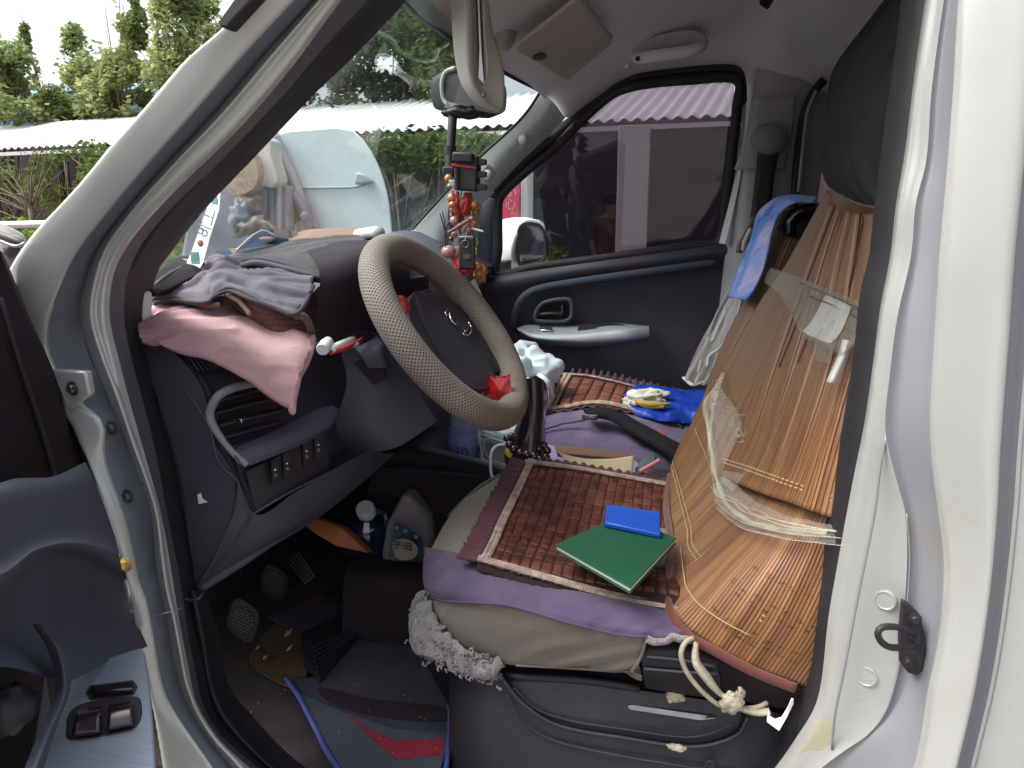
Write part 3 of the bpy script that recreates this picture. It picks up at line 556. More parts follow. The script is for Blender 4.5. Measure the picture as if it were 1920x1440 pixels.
r6b = [p+Vector((.02, .05, 0)) for p in r6]
dp = strip('door_pillar', [r5, [a.lerp(b, .2)+Vector((-.002, -.008, 0)) for a, b in zip(r5, r4)], [a.lerp(b, .6)+Vector((0, -.004, 0)) for a, b in zip(r5, r4)], r4], 14, PAINT, van)
strip('door_seal', [r6b, r6, [a.lerp(b, .4)+Vector((-.002, -.014, 0)) for a, b in zip(r6, r5)], [a.lerp(b, .75)+Vector((0, -.012, 0)) for a, b in zip(r6, r5)], r5], 14, SEAL, dp)
strip('channel', [r4, [a.lerp(b, .25)+Vector((.004, .012, 0)) for a, b in zip(r4, r3)], [a.lerp(b, .8)+Vector((.004, .014, 0)) for a, b in zip(r4, r3)], r3], 12, PAINTSH, dp)
r3b = [a.lerp(b, .93) for a, b in zip(r3, r2)]
op = strip('outer_panel', [r3, [a.lerp(b, .06)+Vector((0, -.006, 0)) for a, b in zip(r3, r2)], [a.lerp(b, .5)+Vector((0, -.006, 0)) for a, b in zip(r3, r2)], r3b, [p+Vector((.004, .02, 0)) for p in r3b]], 18, PAINT, dp)
g0 = [p+Vector((.004, 0, 0)) for p in r2]; g1 = [p+Vector((.016, 0, 0)) for p in r2]
strip('panel_gap', [[p+Vector((.002, .018, 0)) for p in r3b], [p+Vector((.004, .022, 0)) for p in g0], [p+Vector((.004, .012, 0)) for p in g1]], 6, PAINTSH, dp)
sd_ = strip('sliding_door', [[p+Vector((.0, .014, 0)) for p in g1], [p+Vector((.004, .0, 0)) for p in g1], [p+Vector((.018, -.004, 0)) for p in g1], [p+Vector((.022, .008, 0)) for p in g1], [p+Vector((.026, -.004, 0)) for p in g1], [p+Vector((1.9, -.004, 0)) for p in g1]], 24, PAINT, van)
tube('pressed_crease', [(1662, 815, .852), (1650, 880, .85), (1640, 960, .85), (1607, 1127, .85), (1582, 1260, .85), (1565, 1343, .853), (1560, 1405, .855)], .0014, PAINTSH, dp, 8, 40)
tube('body_line', [(1700, 963, .848), (1706, 1040, .848), (1702, 1120, .848), (1694, 1200, .848), (1680, 1275, .848), (1660, 1335, .85), (1630, 1374, .852), (1580, 1408, .855)], .001, PAINTSH, dp, 8, 40)
for (px, py, r) in ((1624, 1269, .0125), (1660, 1126, .012)):
    k_ = min(range(N-1), key=lambda i: abs((r5[i].lerp(r4[i], .5)-U(px, py, .865)).z)); nn_ = (r5[k_]-r4[k_]).cross(r4[k_+1]-r4[k_]).normalized()
    if nn_.y < 0: nn_ = -nn_
    q0 = r5[k_].lerp(r4[k_], .6); c = UP(px, py, q0-nn_*.004, nn_); vs, fs = lathegeo([(r, .004), (r*.97, -.0006), (r*.85, -.0012), (r*.74, -.0004), (.001, -.0004)], c, nn_, 30); mk('hole_plug', vs, fs, PAINT, dp, True, None, 30)
# striker
sp_ = slab('striker_plate', [(1688, 1119, .842), (1702, 1128, .842), (1722, 1148, .84), (1731, 1185, .84), (1733, 1215, .838), (1728, 1250, .838), (1716, 1261, .838), (1700, 1256, .84), (1684, 1235, .842), (1682, 1190, .842)], (0, -.007, 0), BLKP, dp, .002)
tube('striker_loop', [(1712, 1187, .828), (1688, 1177, .815), (1655, 1176, .80), (1646, 1186, .798), (1652, 1203, .80), (1672, 1214, .81), (1714, 1211, .828)], .0036, BLKP, dp, 10, 30)
for px, py in ((1715, 1160), (1718, 1198), (1704, 1240)): bolt('striker_bolt', px, py, .833, .0045, BLKP, dp)
# ---- sill, scuff trim, floor
st_ = patch('sill_trim', [[(343, 1110, .905), (356, 1200, .905), (370, 1270, .905), (392, 1340, .905), (440, 1405, .905), (520, 1470, .905)], [(362, 1108, .895), (380, 1200, .895), (396, 1290, .895), (420, 1345, .895), (475, 1408, .895), (545, 1470, .895)], [(381, 1108, .93), (400, 1215, .93), (416, 1300, .93), (465, 1370, .93), (530, 1440, .93), (590, 1490, .93)]], BLKP, van, 40, 14)
tube('trim_lip', [(344, 1122, .885), (358, 1125, .885), (372, 1122, .885), (381, 1112, .9)], .0022, DASHL, st_, 6, 14)
ZF = .44
fl = gridmesh('floor_pan', [[Vector((-.98+i*3.0/30, .9+j*1.4/20, ZF+.006*noise.noise(Vector((i*.9, j*.8, 0))))) for i in range(31)] for j in range(21)], CARPET, van)
patch('sill', [[(-.9, .86, ZF-.01), (2.0, .86, ZF-.01)], [(-.9, .90, ZF+.0), (2.0, .90, ZF+.0)], [(-.9, .96, ZF+.004), (2.0, .96, ZF+.004)]] if 0 else [[Vector((-.9, .84, .36)), Vector((2, .84, .36))], [Vector((-.9, .86, ZF)), Vector((2, .86, ZF))], [Vector((-.9, .94, ZF+.003)), Vector((2, .94, ZF+.003))]], DARK, van, 12, 8)
# toe board and footwell
patch('toe_board', [[Vector((-.98, .9, ZF-.02)), Vector((-.98, 1.6, ZF-.02)), Vector((-.98, 2.25, ZF-.02))], [Vector((-1.02, .9, .6)), Vector((-1.02, 1.6, .6)), Vector((-1.02, 2.25, .6))], [Vector((-.98, .9, 1.1)), Vector((-.98, 1.6, 1.1)), Vector((-.98, 2.25, 1.1))]], CARPET, van, 12, 12)
patch('kick_panel', [[(372, 1108, .96), (430, 1000, .99), (470, 960, 1.0)], [(400, 1215, .955), (470, 1130, .98), (520, 1060, 1.0)], [(440, 1340, .95), (500, 1250, .98), (560, 1180, 1.0)]], CARPET, van, 14, 12) if 0 else None
# ---- dashboard
prof = [(275, 610, 'a'), (275, 640, 0), (330, 665, 0), (392, 728, 0), (398, 800, 0), (432, 862, 0), (447, 905, 0), (470, 962, 0), (452, 1000, 0), (372, 1104, 0)]
PP = [U(a, b, .935) for a, b, _ in prof]; PP[0] = PP[1]+Vector((-.16, 0, .03))
bk = PP[0]+Vector((-.12, 0, .02)); 
PPp = [bk]+PP
def ext(name, P, y0, y1, mat, parent, k=2, **kw):
    P2 = cr(P, 60); return gridmesh(name, [[Vector((p.x, y0+(y1-y0)*i/(k-1), p.z)) for p in P2] for i in range(k)], mat, parent, **kw)
dash = ext('dashboard', PPp, .935, 2.2, DASH, van, 8)
# end cap
vs = [Vector((p.x, .934, p.z)) for p in cr(PPp, 60)]; vs += [Vector((bk.x, .934, PP[-1].z-.1))]
slab('end_cap', vs, (0, .01, 0), DASH, dash, 0)
patch('end_trim', [[(276, 640, .925), (330, 664, .92), (380, 730, .92), (398, 820, .92), (440, 900, .92), (428, 985, .92), (366, 1104, .92)], [(262, 650, .93), (300, 760, .925), (325, 840, .925), (345, 930, .925), (352, 1000, .925), (362, 1060, .925), (364, 1108, .925)]], DASH, dash, 40, 10)
tube('cap_line', [(352, 735, .917), (392, 800, .917), (412, 870, .917), (447, 905, .917), (446, 940, .917), (429, 986, .917), (395, 1060, .917), (368, 1104, .917)], .0012, DASHL, dash, 6, 50)
patch('top_pad', [[(272, 622, .93), (340, 640, .99), (430, 655, 1.1), (560, 640, 1.25)], [(272, 642, .925), (330, 660, .955), (400, 700, 1.0), (540, 690, 1.2)], [(276, 655, .92), (335, 690, .925), (385, 745, .94), (470, 735, 1.1)]], DASHL, dash, 30, 16)
slab('demister_grille', [(340, 655, .93), (385, 670, .98), (405, 690, .97), (365, 700, .925)], (0, 0, -.004), BLKP, dash, .001)
for i in range(5): tube('grille_slat', [(350+i*9, 662+i*2, .925+i*.008), (372+i*9, 695-i*1, .922+i*.008)], .0013, DASHL, dash, 5)
# vent
vt = tube('vent_bezel', [(520, 712, 1.0), (470, 720, .965), (436, 728, .94), (411, 741, .925), (400, 755, .921), (393, 775, .92), (397, 793, .92), (412, 818, .92), (436, 848, .92), (464, 872, .925)], .0036, pbr('vent_silver', (.20, .20, .22, 1), .4, .1, .1, 10), dash, 12, 60, flat=1.5, rf=lambda s: .6+.6*sin(pi*min(1, s*1.2))**.5 if s < .83 else .9)
slab('vent_cavity', [(408, 745, .955), (480, 722, 1.01), (540, 735, 1.05), (545, 790, 1.03), (520, 815, 1.01), (450, 845, .96), (412, 800, .95)], (-.02, .01, 0), DARK, dash, .002)
for i, (a, b, c_, d) in enumerate([(402, 752, 520, 722), (400, 775, 535, 742), (406, 798, 540, 768), (420, 820, 535, 790), (436, 838, 522, 810)]):
    patch('vent_slat', [[(a, b-5, .945), ((a+c_)/2, (b+d)/2-7, .985), (c_, d-6, 1.03)], [(a, b+3, .935), ((a+c_)/2, (b+d)/2+2, .975), (c_, d+2, 1.02)]], BLKP, dash, 12, 4, solid=.003)
box('vent_tab', U(449, 787, .955), (.014, .012, .006), CHROME, dash, .001)
patch('bolster', [[(445, 838, .935), (520, 805, 1.0), (600, 765, 1.10), (626, 760, 1.14)], [(440, 852, .918), (530, 818, .985), (620, 777, 1.09), (636, 772, 1.12)], [(445, 868, .915), (535, 835, .98), (620, 795, 1.08), (632, 785, 1.12)], [(470, 872, .93), (540, 845, .99), (615, 808, 1.09), (625, 795, 1.13)]], DASHL, dash, 24, 20)
swp = patch('switch_panel', [[(462, 885, .945), (540, 845, 1.01), (612, 812, 1.09)], [(470, 920, .945), (546, 880, 1.01), (614, 842, 1.09)], [(482, 962, .945), (552, 920, 1.01), (618, 880, 1.09)]], BLKP, dash, 16, 8)
for i, (a, b, y) in enumerate([(516, 885, .985), (538, 873, 1.005), (575, 850, 1.05), (597, 838, 1.07)]):
    slab('blank_switch', [(a-8, b-22, y-.02), (a+8, b-31, y-.005), (a+11, b+17, y-.005), (a-6, b+27, y-.02)], (0, .006, 0), BLKP, dash, .0015)
    ball('indicator', (a, b-4, y-.022), .0016, WPL, dash, 6); box('switch_symbol', U(a+1, b+6, y-.022), (.004, .0008, .0045), SILV, dash, 0)
tube('lower_seam', [(470, 966, .935), (540, 925, .99), (620, 884, 1.08)], .0018, DASHL, dash, 6, 16)
patch('knee_panel', [[(447, 905, .925), (482, 966, .94), (552, 924, 1.0), (640, 872, 1.1), (700, 840, 1.2)], [(429, 986, .925), (500, 1010, .96), (570, 970, 1.03), (660, 900, 1.15), (720, 850, 1.25)], [(366, 1106, .93), (470, 1040, .98), (570, 990, 1.07), (680, 905, 1.2), (740, 850, 1.3)]], DASH, dash, 30, 16)
tube('knee_bar', [(372, 1104, .93), (450, 1055, .97), (520, 1008, 1.02), (560, 985, 1.06)], .008, DASH, dash, 10, 20)
# cluster hood & centre stack
patch('cluster_hood', [[(560, 455, 1.5), (680, 448, 1.55), (760, 462, 1.6)], [(585, 480, 1.25), (680, 462, 1.3), (760, 475, 1.4)], [(600, 520, 1.12), (680, 500, 1.2), (770, 520, 1.35)], [(590, 640, 1.1), (680, 620, 1.2), (780, 640, 1.35)]], DARK, dash, 24, 14)
cs = patch('centre_stack', [[(735, 515, 1.42), (790, 505, 1.55), (830, 510, 1.62)], [(738, 560, 1.38), (800, 560, 1.5), (840, 580, 1.6)], [(760, 800, 1.36), (820, 800, 1.5), (870, 800, 1.6)]], DASH, dash, 20, 16)
slab('centre_vent', [(742, 528, 1.37), (800, 518, 1.46), (808, 545, 1.46), (745, 556, 1.37)], (0, .01, 0), BLKP, dash, .003)
tube('vent_rim', [(742, 528, 1.36), (800, 518, 1.45), (808, 545, 1.45), (745, 556, 1.36)], .003, DASHL, dash, 6, closed=True)
patch('passenger_dash', [[(760, 520, 1.5), (850, 500, 1.8), (925, 500, 2.15)], [(790, 560, 1.5), (870, 545, 1.8), (905, 560, 2.15)], [(830, 650, 1.6), (900, 620, 1.9), (930, 640, 2.15)], [(840, 820, 1.7), (900, 740, 1.9), (950, 700, 2.1)]], DASH, dash, 24, 20)
# upper windshield ledge 
patch('dash_top', [[(700, 440, 1.9), (790, 436, 2.1), (930, 500, 2.18)], [(690, 448, 1.7), (770, 465, 1.8), (900, 520, 2.0)], [(700, 470, 1.6), (760, 500, 1.7), (840, 530, 1.85)]], DASHL, dash, 20, 14)
# ---- steering
WC = U(842, 619, 1.22); vd = (WC-CAM).normalized(); vr = vd.cross(Vector((0, 0, 1))).normalized(); vu = vr.cross(vd)
NW = (-vd*.377+(vr*.795+vu*.606)*.926).normalized(); mj = (vr*.606-vu*.795).normalized(); mn = NW.cross(mj)
if mn.dot(_r*.8+_u*.6) < 0: mn = -mn
RM, RT = .168, .0245
sw = tube('steering_wheel', [WC+mj*cos(2*pi*i/96)*RM*.985+mn*sin(2*pi*i/96)*RM for i in range(96)], RT*.8, BLKP, van, 14, closed=True)
vs, fs, uvs = tubegeo([WC+mj*cos(2*pi*i/160)*RM+mn*sin(2*pi*i/160)*RM for i in range(160)], RT, 28, True)
bm = bmesh.new()
me = bpy.data.meshes.new('rim_cover'); me.from_pydata([tuple(v) for v in vs], [], fs); ul = me.uv_layers.new(name='uv')
for p in me.polygons:
    us = [uvs[me.loops[li].vertex_index] for li in p.loop_indices]
    for li, (a, b) in zip(p.loop_indices, us):
        if a < .1 and max(x[0] for x in us) > .9: a = 160/159
        if b < .1 and max(x[1] for x in us) > .9: b = 1
        ul.data[li].uv = (a*159/160, b)
bm.free(); link('rim_cover', me, WEAVE, sw)
HUB = pbr('hub_plastic', (.032, .027, .037, 1), .45, 0, .1, 6, 700, .3, .0006)
hb = [(778, 547), (802, 551), (852, 566), (896, 594), (922, 640), (930, 695), (918, 728), (885, 728), (835, 702), (795, 655), (772, 610), (764, 575)]
HP = [UP(a, b, WC-NW*.012, NW) for a, b in hb]
hub = slab('hub', cr(HP, 40, False, True), -NW*.05, HUB, sw, .012)
patch('spoke', [[UP(762, 600, WC-NW*.02, NW), UP(740, 615, WC-NW*.022, NW), UP(728, 622, WC-NW*.02, NW)], [UP(785, 655, WC-NW*.02, NW), UP(762, 660, WC-NW*.022, NW), UP(750, 664, WC-NW*.02, NW)]], BLKP, sw, 10, 6, solid=.012)
patch('spoke', [[UP(905, 640, WC-NW*.02, NW), UP(925, 640, WC-NW*.012, NW), UP(948, 640, WC, NW)], [UP(912, 690, WC-NW*.02, NW), UP(935, 700, WC-NW*.012, NW), UP(965, 715, WC, NW)]], BLKP, sw, 10, 6, solid=.012)
def wp(a, b, h=-.008): return UP(a, b, WC+NW*h, NW)
tube('emblem', [wp(838, 592), wp(835, 586), wp(840, 578)], .0018, CHROME, sw, 6, 10); tube('emblem', [wp(842, 586), wp(846, 600), wp(853, 608), wp(856, 602)], .0018, CHROME, sw, 6, 14); tube('emblem', [wp(876, 610), wp(876, 618), wp(871, 622)], .0018, CHROME, sw, 6, 10)
tube('emblem', [wp(878, 604), wp(883, 612), wp(882, 624), wp(874, 629), wp(868, 626)], .002, CHROME, sw, 6, 16)
patch('hub_crease', [[wp(775, 552, -.006), wp(790, 600, -.004), (840, 680, 1.2) and wp(838, 690, -.006)], [wp(782, 553, -.004), wp(798, 600, -.002), wp(848, 694, -.004)]], HUB, sw, 12, 4)
col = patch('column_shroud', [[(640, 660, 1.2), (690, 640, 1.24), (720, 600, 1.28)], [(650, 720, 1.18), (715, 700, 1.2), (760, 680, 1.24)], [(630, 800, 1.17), (700, 790, 1.18), (800, 760, 1.24)], [(660, 850, 1.2), (740, 840, 1.2), (820, 790, 1.25)]], DASH, van, 20, 20)
slab('column_recess', [(660, 680, 1.17), (700, 660, 1.18), (724, 705, 1.18), (700, 722, 1.175)], (0, .006, 0), DARK, col, .002)
patch('key_housing', [[(665, 652, 1.2), (700, 636, 1.21), (706, 630, 1.22)], [(680, 670, 1.16), (710, 650, 1.17), (718, 645, 1.18)], [(690, 690, 1.17), (722, 690, 1.18), (735, 690, 1.2)]], DASHL, col, 14, 10)
tube('stalk', [(672, 645, 1.13), (640, 655, 1.1), (606, 658, 1.07)], .0035, GREYT, col, 8, 10)
# ---- windshield, far pillar, roof, visors
wsc = Surf([[(296, 505, .95), (420, 480, 1.2), (560, 455, 1.55), (680, 440, 1.85), (778, 430, 2.1)], [(500, 235, .96), (600, 230, 1.2), (720, 250, 1.55), (830, 270, 1.85), (893, 300, 2.06)], [(755, -90, .98), (800, -5, 1.2), (880, 70, 1.5), (950, 130, 1.8), (1012, 172, 2.0)]], 30).tab(40)
ws = gridmesh('windshield', wsc.grid(24), WSG, van)
for i in range(26):
    u0, v0 = random.uniform(.74, .97), random.uniform(.15, .5); du, dv = -random.uniform(.02, .07), -random.uniform(.05, .16)
    P = [wsc.at(u0+du*k/5, v0+dv*k/5)+Vector((.004, -.002, 0)) for k in range(6)]
    if i < 11: tube('scratch', P, random.uniform(.0002, .0005), pbr('scratch_white', (.30, .34, .34, 1)) if i == 0 else bpy.data.materials['scratch_white'], ws, 4)
apx = [[(1013, 172, 2.0), (990, 207, 2.01), (960, 240, 2.03), (897, 297, 2.06), (835, 362, 2.08), (773, 430, 2.1), (745, 462, 2.1)], [(1036, 190, 2.0), (1015, 222, 2.02), (975, 262, 2.04), (915, 325, 2.07), (860, 390, 2.09), (830, 440, 2.1), (820, 470, 2.1)], [(1060, 222, 2.1), (1030, 253, 2.12), (990, 297, 2.14), (935, 352, 2.15), (890, 400, 2.17), (860, 450, 2.18), (850, 480, 2.18)]]
ap = patch('pillar_trim', apx, pbr('pale_trim', (.68, .70, .68, 1), .5, 0, .05, 5, 500, .2, .0006), van, 40, 14)
tube('glass_edge', [(1013, 172, 1.99), (990, 207, 2.0), (960, 240, 2.02), (897, 297, 2.05), (835, 362, 2.07), (773, 430, 2.09)], .004, SEAL, ap, 8, 30)
for a, b in ((981, 262), (915, 328)):
    c = U(a, b, 2.04); slab('clip_cover', [(a-16, b, 2.035), (a, b-22, 2.03), (a+16, b-6, 2.05), (a+2, b+20, 2.06)], (0, .004, 0), GREYT, ap, .002); ball('clip', c+Vector((0, -.004, 0)), .012, GREYT, ap, 8, (1, .5, 1.2))
def hl(x, far, rest): return [far]+[Vector((x, y, z)) for y, z in rest]
mid = [(1.9, 1.80), (1.6, 1.83), (1.3, 1.83), (1.05, 1.80), (.93, 1.70)]
rows = [[(1012, 170, 2.0), (947, 137, 1.8), (847, 73, 1.45), (800, 37, 1.3), (753, 0, 1.2), (745, -90, .98)],
        [(1060, 222, 2.11), (1030, 160, 1.95), U(900, 40, 1.5), U(860, -20, 1.3), Vector((-.25, 1.1, 1.72)), Vector((-.25, .95, 1.66))],
        hl(-.10, U(1133, 180, 2.14), [(1.97, 1.715), (1.5, 1.77), (1.3, 1.77), (1.1, 1.75), (.94, 1.67)]),
        hl(.03, U(1273, 138, 2.14), [(2.0, 1.745), (1.6, 1.80), (1.3, 1.81), (1.1, 1.78), (.93, 1.70)]),
        hl(.14, U(1385, 136, 2.14), [(2.0, 1.765), (1.6, 1.81), (1.3, 1.82), (1.1, 1.79), (.93, 1.70)]),
        hl(.22, U(1415, 180, 2.12), [(2.03, 1.72), (1.6, 1.80), (1.3, 1.82), (1.1, 1.79), (.93, 1.70)]),
        hl(.33, U(1500, 185, 2.14), [(2.03, 1.70), (1.6, 1.78), (1.3, 1.80), (1.1, 1.78), (.93, 1.70)]),
        hl(.8, Vector((.8, 2.15, 1.62)), [(2.03, 1.74), (1.6, 1.82), (1.3, 1.83), (1.1, 1.79), (.93, 1.70)]),
        hl(2.0, Vector((2.0, 2.15, 1.62)), [(2.03, 1.74), (1.6, 1.82), (1.3, 1.83), (1.1, 1.79), (.93, 1.70)])]
hd = patch('headliner', rows, HEADL, van, 50, 80)
tube('header_seal', [(1012, 170, 1.99), (947, 137, 1.79), (847, 73, 1.44), (753, 0, 1.19), (745, -90, .97)], .0045, SEAL, hd, 8, 30)
patch('roof', [[Vector((-.42, .85, 1.70)), Vector((-.45, 1.5, 1.76)), Vector((-.42, 2.2, 1.70))], [Vector((-.1, .82, 1.84)), Vector((-.1, 1.5, 1.9)), Vector((-.1, 2.24, 1.84))], [Vector((2.1, .82, 1.88)), Vector((2.1, 1.5, 1.93)), Vector((2.1, 2.24, 1.88))]], PAINT, van, 20, 20, solid=.004)
patch('roof_rail', [[Vector((-.30, .87, 1.62)), Vector((.25, .87, 1.70)), Vector((2.1, .87, 1.72))], [Vector((-.32, .83, 1.72)), Vector((.25, .82, 1.80)), Vector((2.1, .82, 1.84))], [Vector((-.32, .85, 1.80)), Vector((.25, .85, 1.86)), Vector((2.1, .85, 1.89))]], PAINT, van, 14, 8)
box('kick_panel', (-.7, 2.24, .75), (1.1, .03, .75), DARK, van, .01); box('cargo_partition', (2.1, 1.52, 1.1), (.05, 1.5, 1.7), DARK, van, .01); box('inner_side_panel', (1.2, .90, 1.1), (1.9, .03, 1.6), DARK, van, .01)
box('side_panel', (.6, 2.31, .68), (3.1, .03, .82), PAINT, van, .01); box('side_panel', (1.35, 2.3, 1.4), (1.5, .03, .75), DARK, van, .01); box('nose_panel', (-1.25, 1.53, .65), (.3, 1.4, .7), PAINT, van, .08)
patch('bonnet', [[Vector((-.8, .86, 1.18)), Vector((-.9, 1.5, 1.2)), Vector((-.8, 2.2, 1.18))], [Vector((-1.05, .84, 1.06)), Vector((-1.15, 1.5, 1.1)), Vector((-1.05, 2.22, 1.06))], [Vector((-1.35, .9, .9)), Vector((-1.42, 1.5, .92)), Vector((-1.35, 2.16, .9))]], PAINT, van, 16, 12, solid=.004)
box('underbody', (.2, 1.55, .36), (2.8, 1.4, .12), DARK, van, .02)
# pass. visor lying on the ceiling slope
vp, vn = Vector((-.10, 1.8, 1.69)), Vector((-.5, .16, 1)).normalized()
vis = slab('sun_visor', [UP(a, b, vp, vn) for a, b in ((968, 98), (966, 88), (1020, 48), (1077, 2), (1088, 4), (1120, 42), (1149, 74), (1146, 84), (1100, 122), (1068, 150), (1056, 150), (1010, 120))], (0, 0, .010), VISOR, van, .004)
ball('visor_clip', UP(1010, 106, vp-vn*.004, vn), .012, DASH, vis, 8, (1.4, .6, .6)); 
# grab handle
gh = tube('grab_handle', [(1190, 104, 2.03), (1200, 108, 1.99), (1230, 104, 1.97), (1290, 96, 1.97), (1312, 88, 1.99), (1320, 80, 2.04)], .011, HEADL, van, 12, 30, flat=1.3)
slab('handle_recess', [(1186, 100, 1.99), (1200, 82, 1.97), (1240, 64, 1.95), (1300, 57, 1.95), (1322, 66, 1.97), (1322, 88, 1.99), (1260, 102, 1.99)], (0, .02, .004), pbr('recess_grey', (.40, .38, .40, 1), .9), gh, .006, 50); ball('screw_hole', (1196, 110, 1.978), .006, BLKP, gh, 8)
tube('recess_ridge', [(1176, 128, 2.05), (1176, 100, 2.04), (1186, 84, 2.03)], .005, HEADL, gh, 8, 12)
ball('interior_lamp', (946, 62, 1.62), .042, GREYT, van, 14, (.55, .9, .8), .15)
slab('roof_console', [(1422, 10, 1.35), (1436, -20, 1.35), (1470, -30, 1.35), (1440, 22, 1.37)], (0, 0, .01), DARK, van, .003)
# driver's visor, folded down and seen edge on
dv = patch('sun_visor', [[(845, -60, 1.25), (847, 40, 1.25), (853, 110, 1.25), (866, 160, 1.25), (893, 194, 1.25), (925, 211, 1.25)], [(872, -60, 1.17), (874, 40, 1.17), (876, 110, 1.17), (884, 155, 1.175), (905, 185, 1.19), (930, 208, 1.22)], [(892, -60, 1.20), (894, 20, 1.20), (896, 90, 1.20), (900, 150, 1.20), (916, 185, 1.22), (938, 206, 1.23)], [(908, -60, 1.24), (918, 20, 1.24), (924, 60, 1.24), (940, 110, 1.24), (946, 150, 1.24), (944, 200, 1.24)]], VISOR, van, 40, 24, solid=.004, off=-1)
slab('visor_pocket', [(890, -50, 1.178), (898, -50, 1.178), (904, 70, 1.178), (908, 150, 1.18), (904, 162, 1.182), (896, 140, 1.18)], (.002, -.003, 0), BLKP, dv, .001); slab('visor_card', [(893, -50, 1.172), (896, -50, 1.172), (902, 90, 1.172), (907, 158, 1.175), (897, 146, 1.175), (899, 90, 1.172)], (.001, -.002, 0), WPL, dv, .0006)
tube('visor_slot_edge', [(905, -50, 1.18), (908, 60, 1.18), (913, 120, 1.182), (910, 160, 1.19)], .0025, GREYT, dv, 6, 16); ball('visor_screw', (907, 178, 1.185), .0035, METAL, dv, 6)
mi = slab('rear_view_mirror', [(826, 155, 1.5), (833, 134, 1.5), (852, 128, 1.5), (900, 140, 1.47), (942, 152, 1.45), (950, 168, 1.45), (949, 205, 1.45), (942, 213, 1.45), (915, 212, 1.46), (850, 200, 1.49), (832, 192, 1.5)], (-.03, .03, -.004), BLKP, van, .008, 50)
tube('mirror_rim', [(855, 128, 1.495), (836, 136, 1.5), (829, 158, 1.5), (834, 190, 1.5), (852, 199, 1.49)], .005, pbr('pale_rim', (.35, .38, .32, 1), .4), mi, 8, 24); patch('mirror_mount', [[(838, 195, 1.48), (870, 203, 1.47), (905, 212, 1.46)], [(845, 208, 1.47), (872, 218, 1.46), (900, 217, 1.46)]], BLKP, mi, 12, 6, solid=.02)
# ---- far door
FD = 2.18
dW = [(1380, 148, 2.12), (1285, 150, 2.12), (1235, 154, 2.12), (1190, 161, 2.12), (1160, 170, 2.125), (1140, 182, 2.13), (1100, 217, 2.14), (1040, 277, 2.15), (993, 316, 2.16), (950, 355, 2.17), (936, 375, 2.175), (934, 400, 2.175), (934, 470, 2.18), (932, 513, 2.19), (1000, 502, 2.19), (1100, 489, 2.19), (1200, 475, 2.19), (1300, 461, 2.19), (1348, 455, 2.19), (1362, 380, 2.17), (1372, 300, 2.15), (1382, 200, 2.13)]
fd = patch('passenger_door', [[(905, 350, 2.18), (900, 420, 2.18), (890, 500, 2.17), (884, 530, 2.17)], [(920, 370, 2.18), (918, 440, 2.18), (912, 500, 2.17), (905, 527, 2.17)], [(937, 372, 2.19), (935, 440, 2.19), (934, 490, 2.19), (930, 523, 2.17)]], DOORP, van, 20, 10)
patch('door_panel', [[(870, 532, 2.15), (932, 516, 2.15), (1040, 500, 2.15), (1200, 478, 2.15), (1352, 457, 2.15), (1400, 450, 2.15)], [(872, 545, 2.13), (935, 532, 2.13), (1040, 514, 2.13), (1200, 492, 2.13), (1352, 470, 2.13), (1400, 465, 2.13)], [(880, 575, 2.15), (950, 562, 2.15), (1050, 530, 2.15), (1200, 510, 2.15), (1350, 490, 2.15), (1400, 485, 2.15)], [(900, 640, 2.16), (1000, 620, 2.17), (1100, 600, 2.17), (1200, 600, 2.17), (1340, 590, 2.17), (1400, 590, 2.17)], [(920, 760, 2.15), (1000, 740, 2.15), (1100, 740, 2.15), (1200, 740, 2.15), (1330, 740, 2.15), (1400, 740, 2.15)], [(930, 900, 2.15), (1000, 900, 2.15), (1100, 900, 2.15), (1200, 900, 2.15), (1320, 900, 2.15), (1400, 900, 2.15)]], pbr('door_card', (.058, .045, .06, 1), .5, 0, .15, 5, 600, .3), fd, 50, 40)
tube('panel_swage', [(963, 618, 2.14), (966, 590, 2.13), (978, 562, 2.12), (1000, 545, 2.12), (1060, 532, 2.13), (1200, 512, 2.13), (1345, 492, 2.14)], .011, DOORP, fd, 10, 40)
fr_ = [(a, b, y-.03) for a, b, y in dW]
tube('window_seal', fr_, .013, SEAL, fd, 10, 120, closed=True)
sealo = cr([(1401, 190, 2.10), (1399, 150, 2.10), (1390, 127, 2.10), (1362, 120, 2.10), (1273, 127, 2.10), (1173, 144, 2.10), (1133, 173, 2.11), (1057, 226, 2.12), (973, 296, 2.13), (920, 350, 2.15)], 60); seali = cr([(1384, 210, 2.12), (1384, 175, 2.12), (1378, 152, 2.12), (1350, 148, 2.12), (1280, 151, 2.12), (1190, 163, 2.12), (1142, 185, 2.13), (1040, 280, 2.14), (990, 322, 2.15), (938, 372, 2.16)], 60)
strip('frame_seal', [sealo, [a.lerp(b, .5)+Vector((0, -.01, 0)) for a, b in zip(sealo, seali)], seali], 8, SEAL, fd)
BQ = [(1378, 150), (1240, 156), (1160, 172), (1105, 218), (1045, 280), (1000, 325)]
wt = slab('tinted_glass', [(1378, 145, 2.14), (1285, 146, 2.14), (1235, 150, 2.14), (1190, 157, 2.14), (1150, 173, 2.145), (1100, 212, 2.15), (1040, 272, 2.16), (998, 308, 2.18), (1008, 345, 2.18), (1016, 385, 2.185), (1022, 430, 2.19), (1026, 480, 2.195), (1028, 500, 2.2), (1100, 490, 2.2), (1348, 457, 2.2), (1372, 300, 2.165)], (0, .004, 0), TINT, fd, 0, smooth=False)
slab('clear_glass', [(998, 308, 2.18), (950, 350, 2.18), (932, 372, 2.185), (930, 515, 2.2), (1028, 501, 2.2), (1026, 480, 2.195), (1022, 430, 2.19), (1016, 385, 2.185), (1008, 345, 2.18)], (0, .004, 0), CLG, fd, 0, smooth=False)
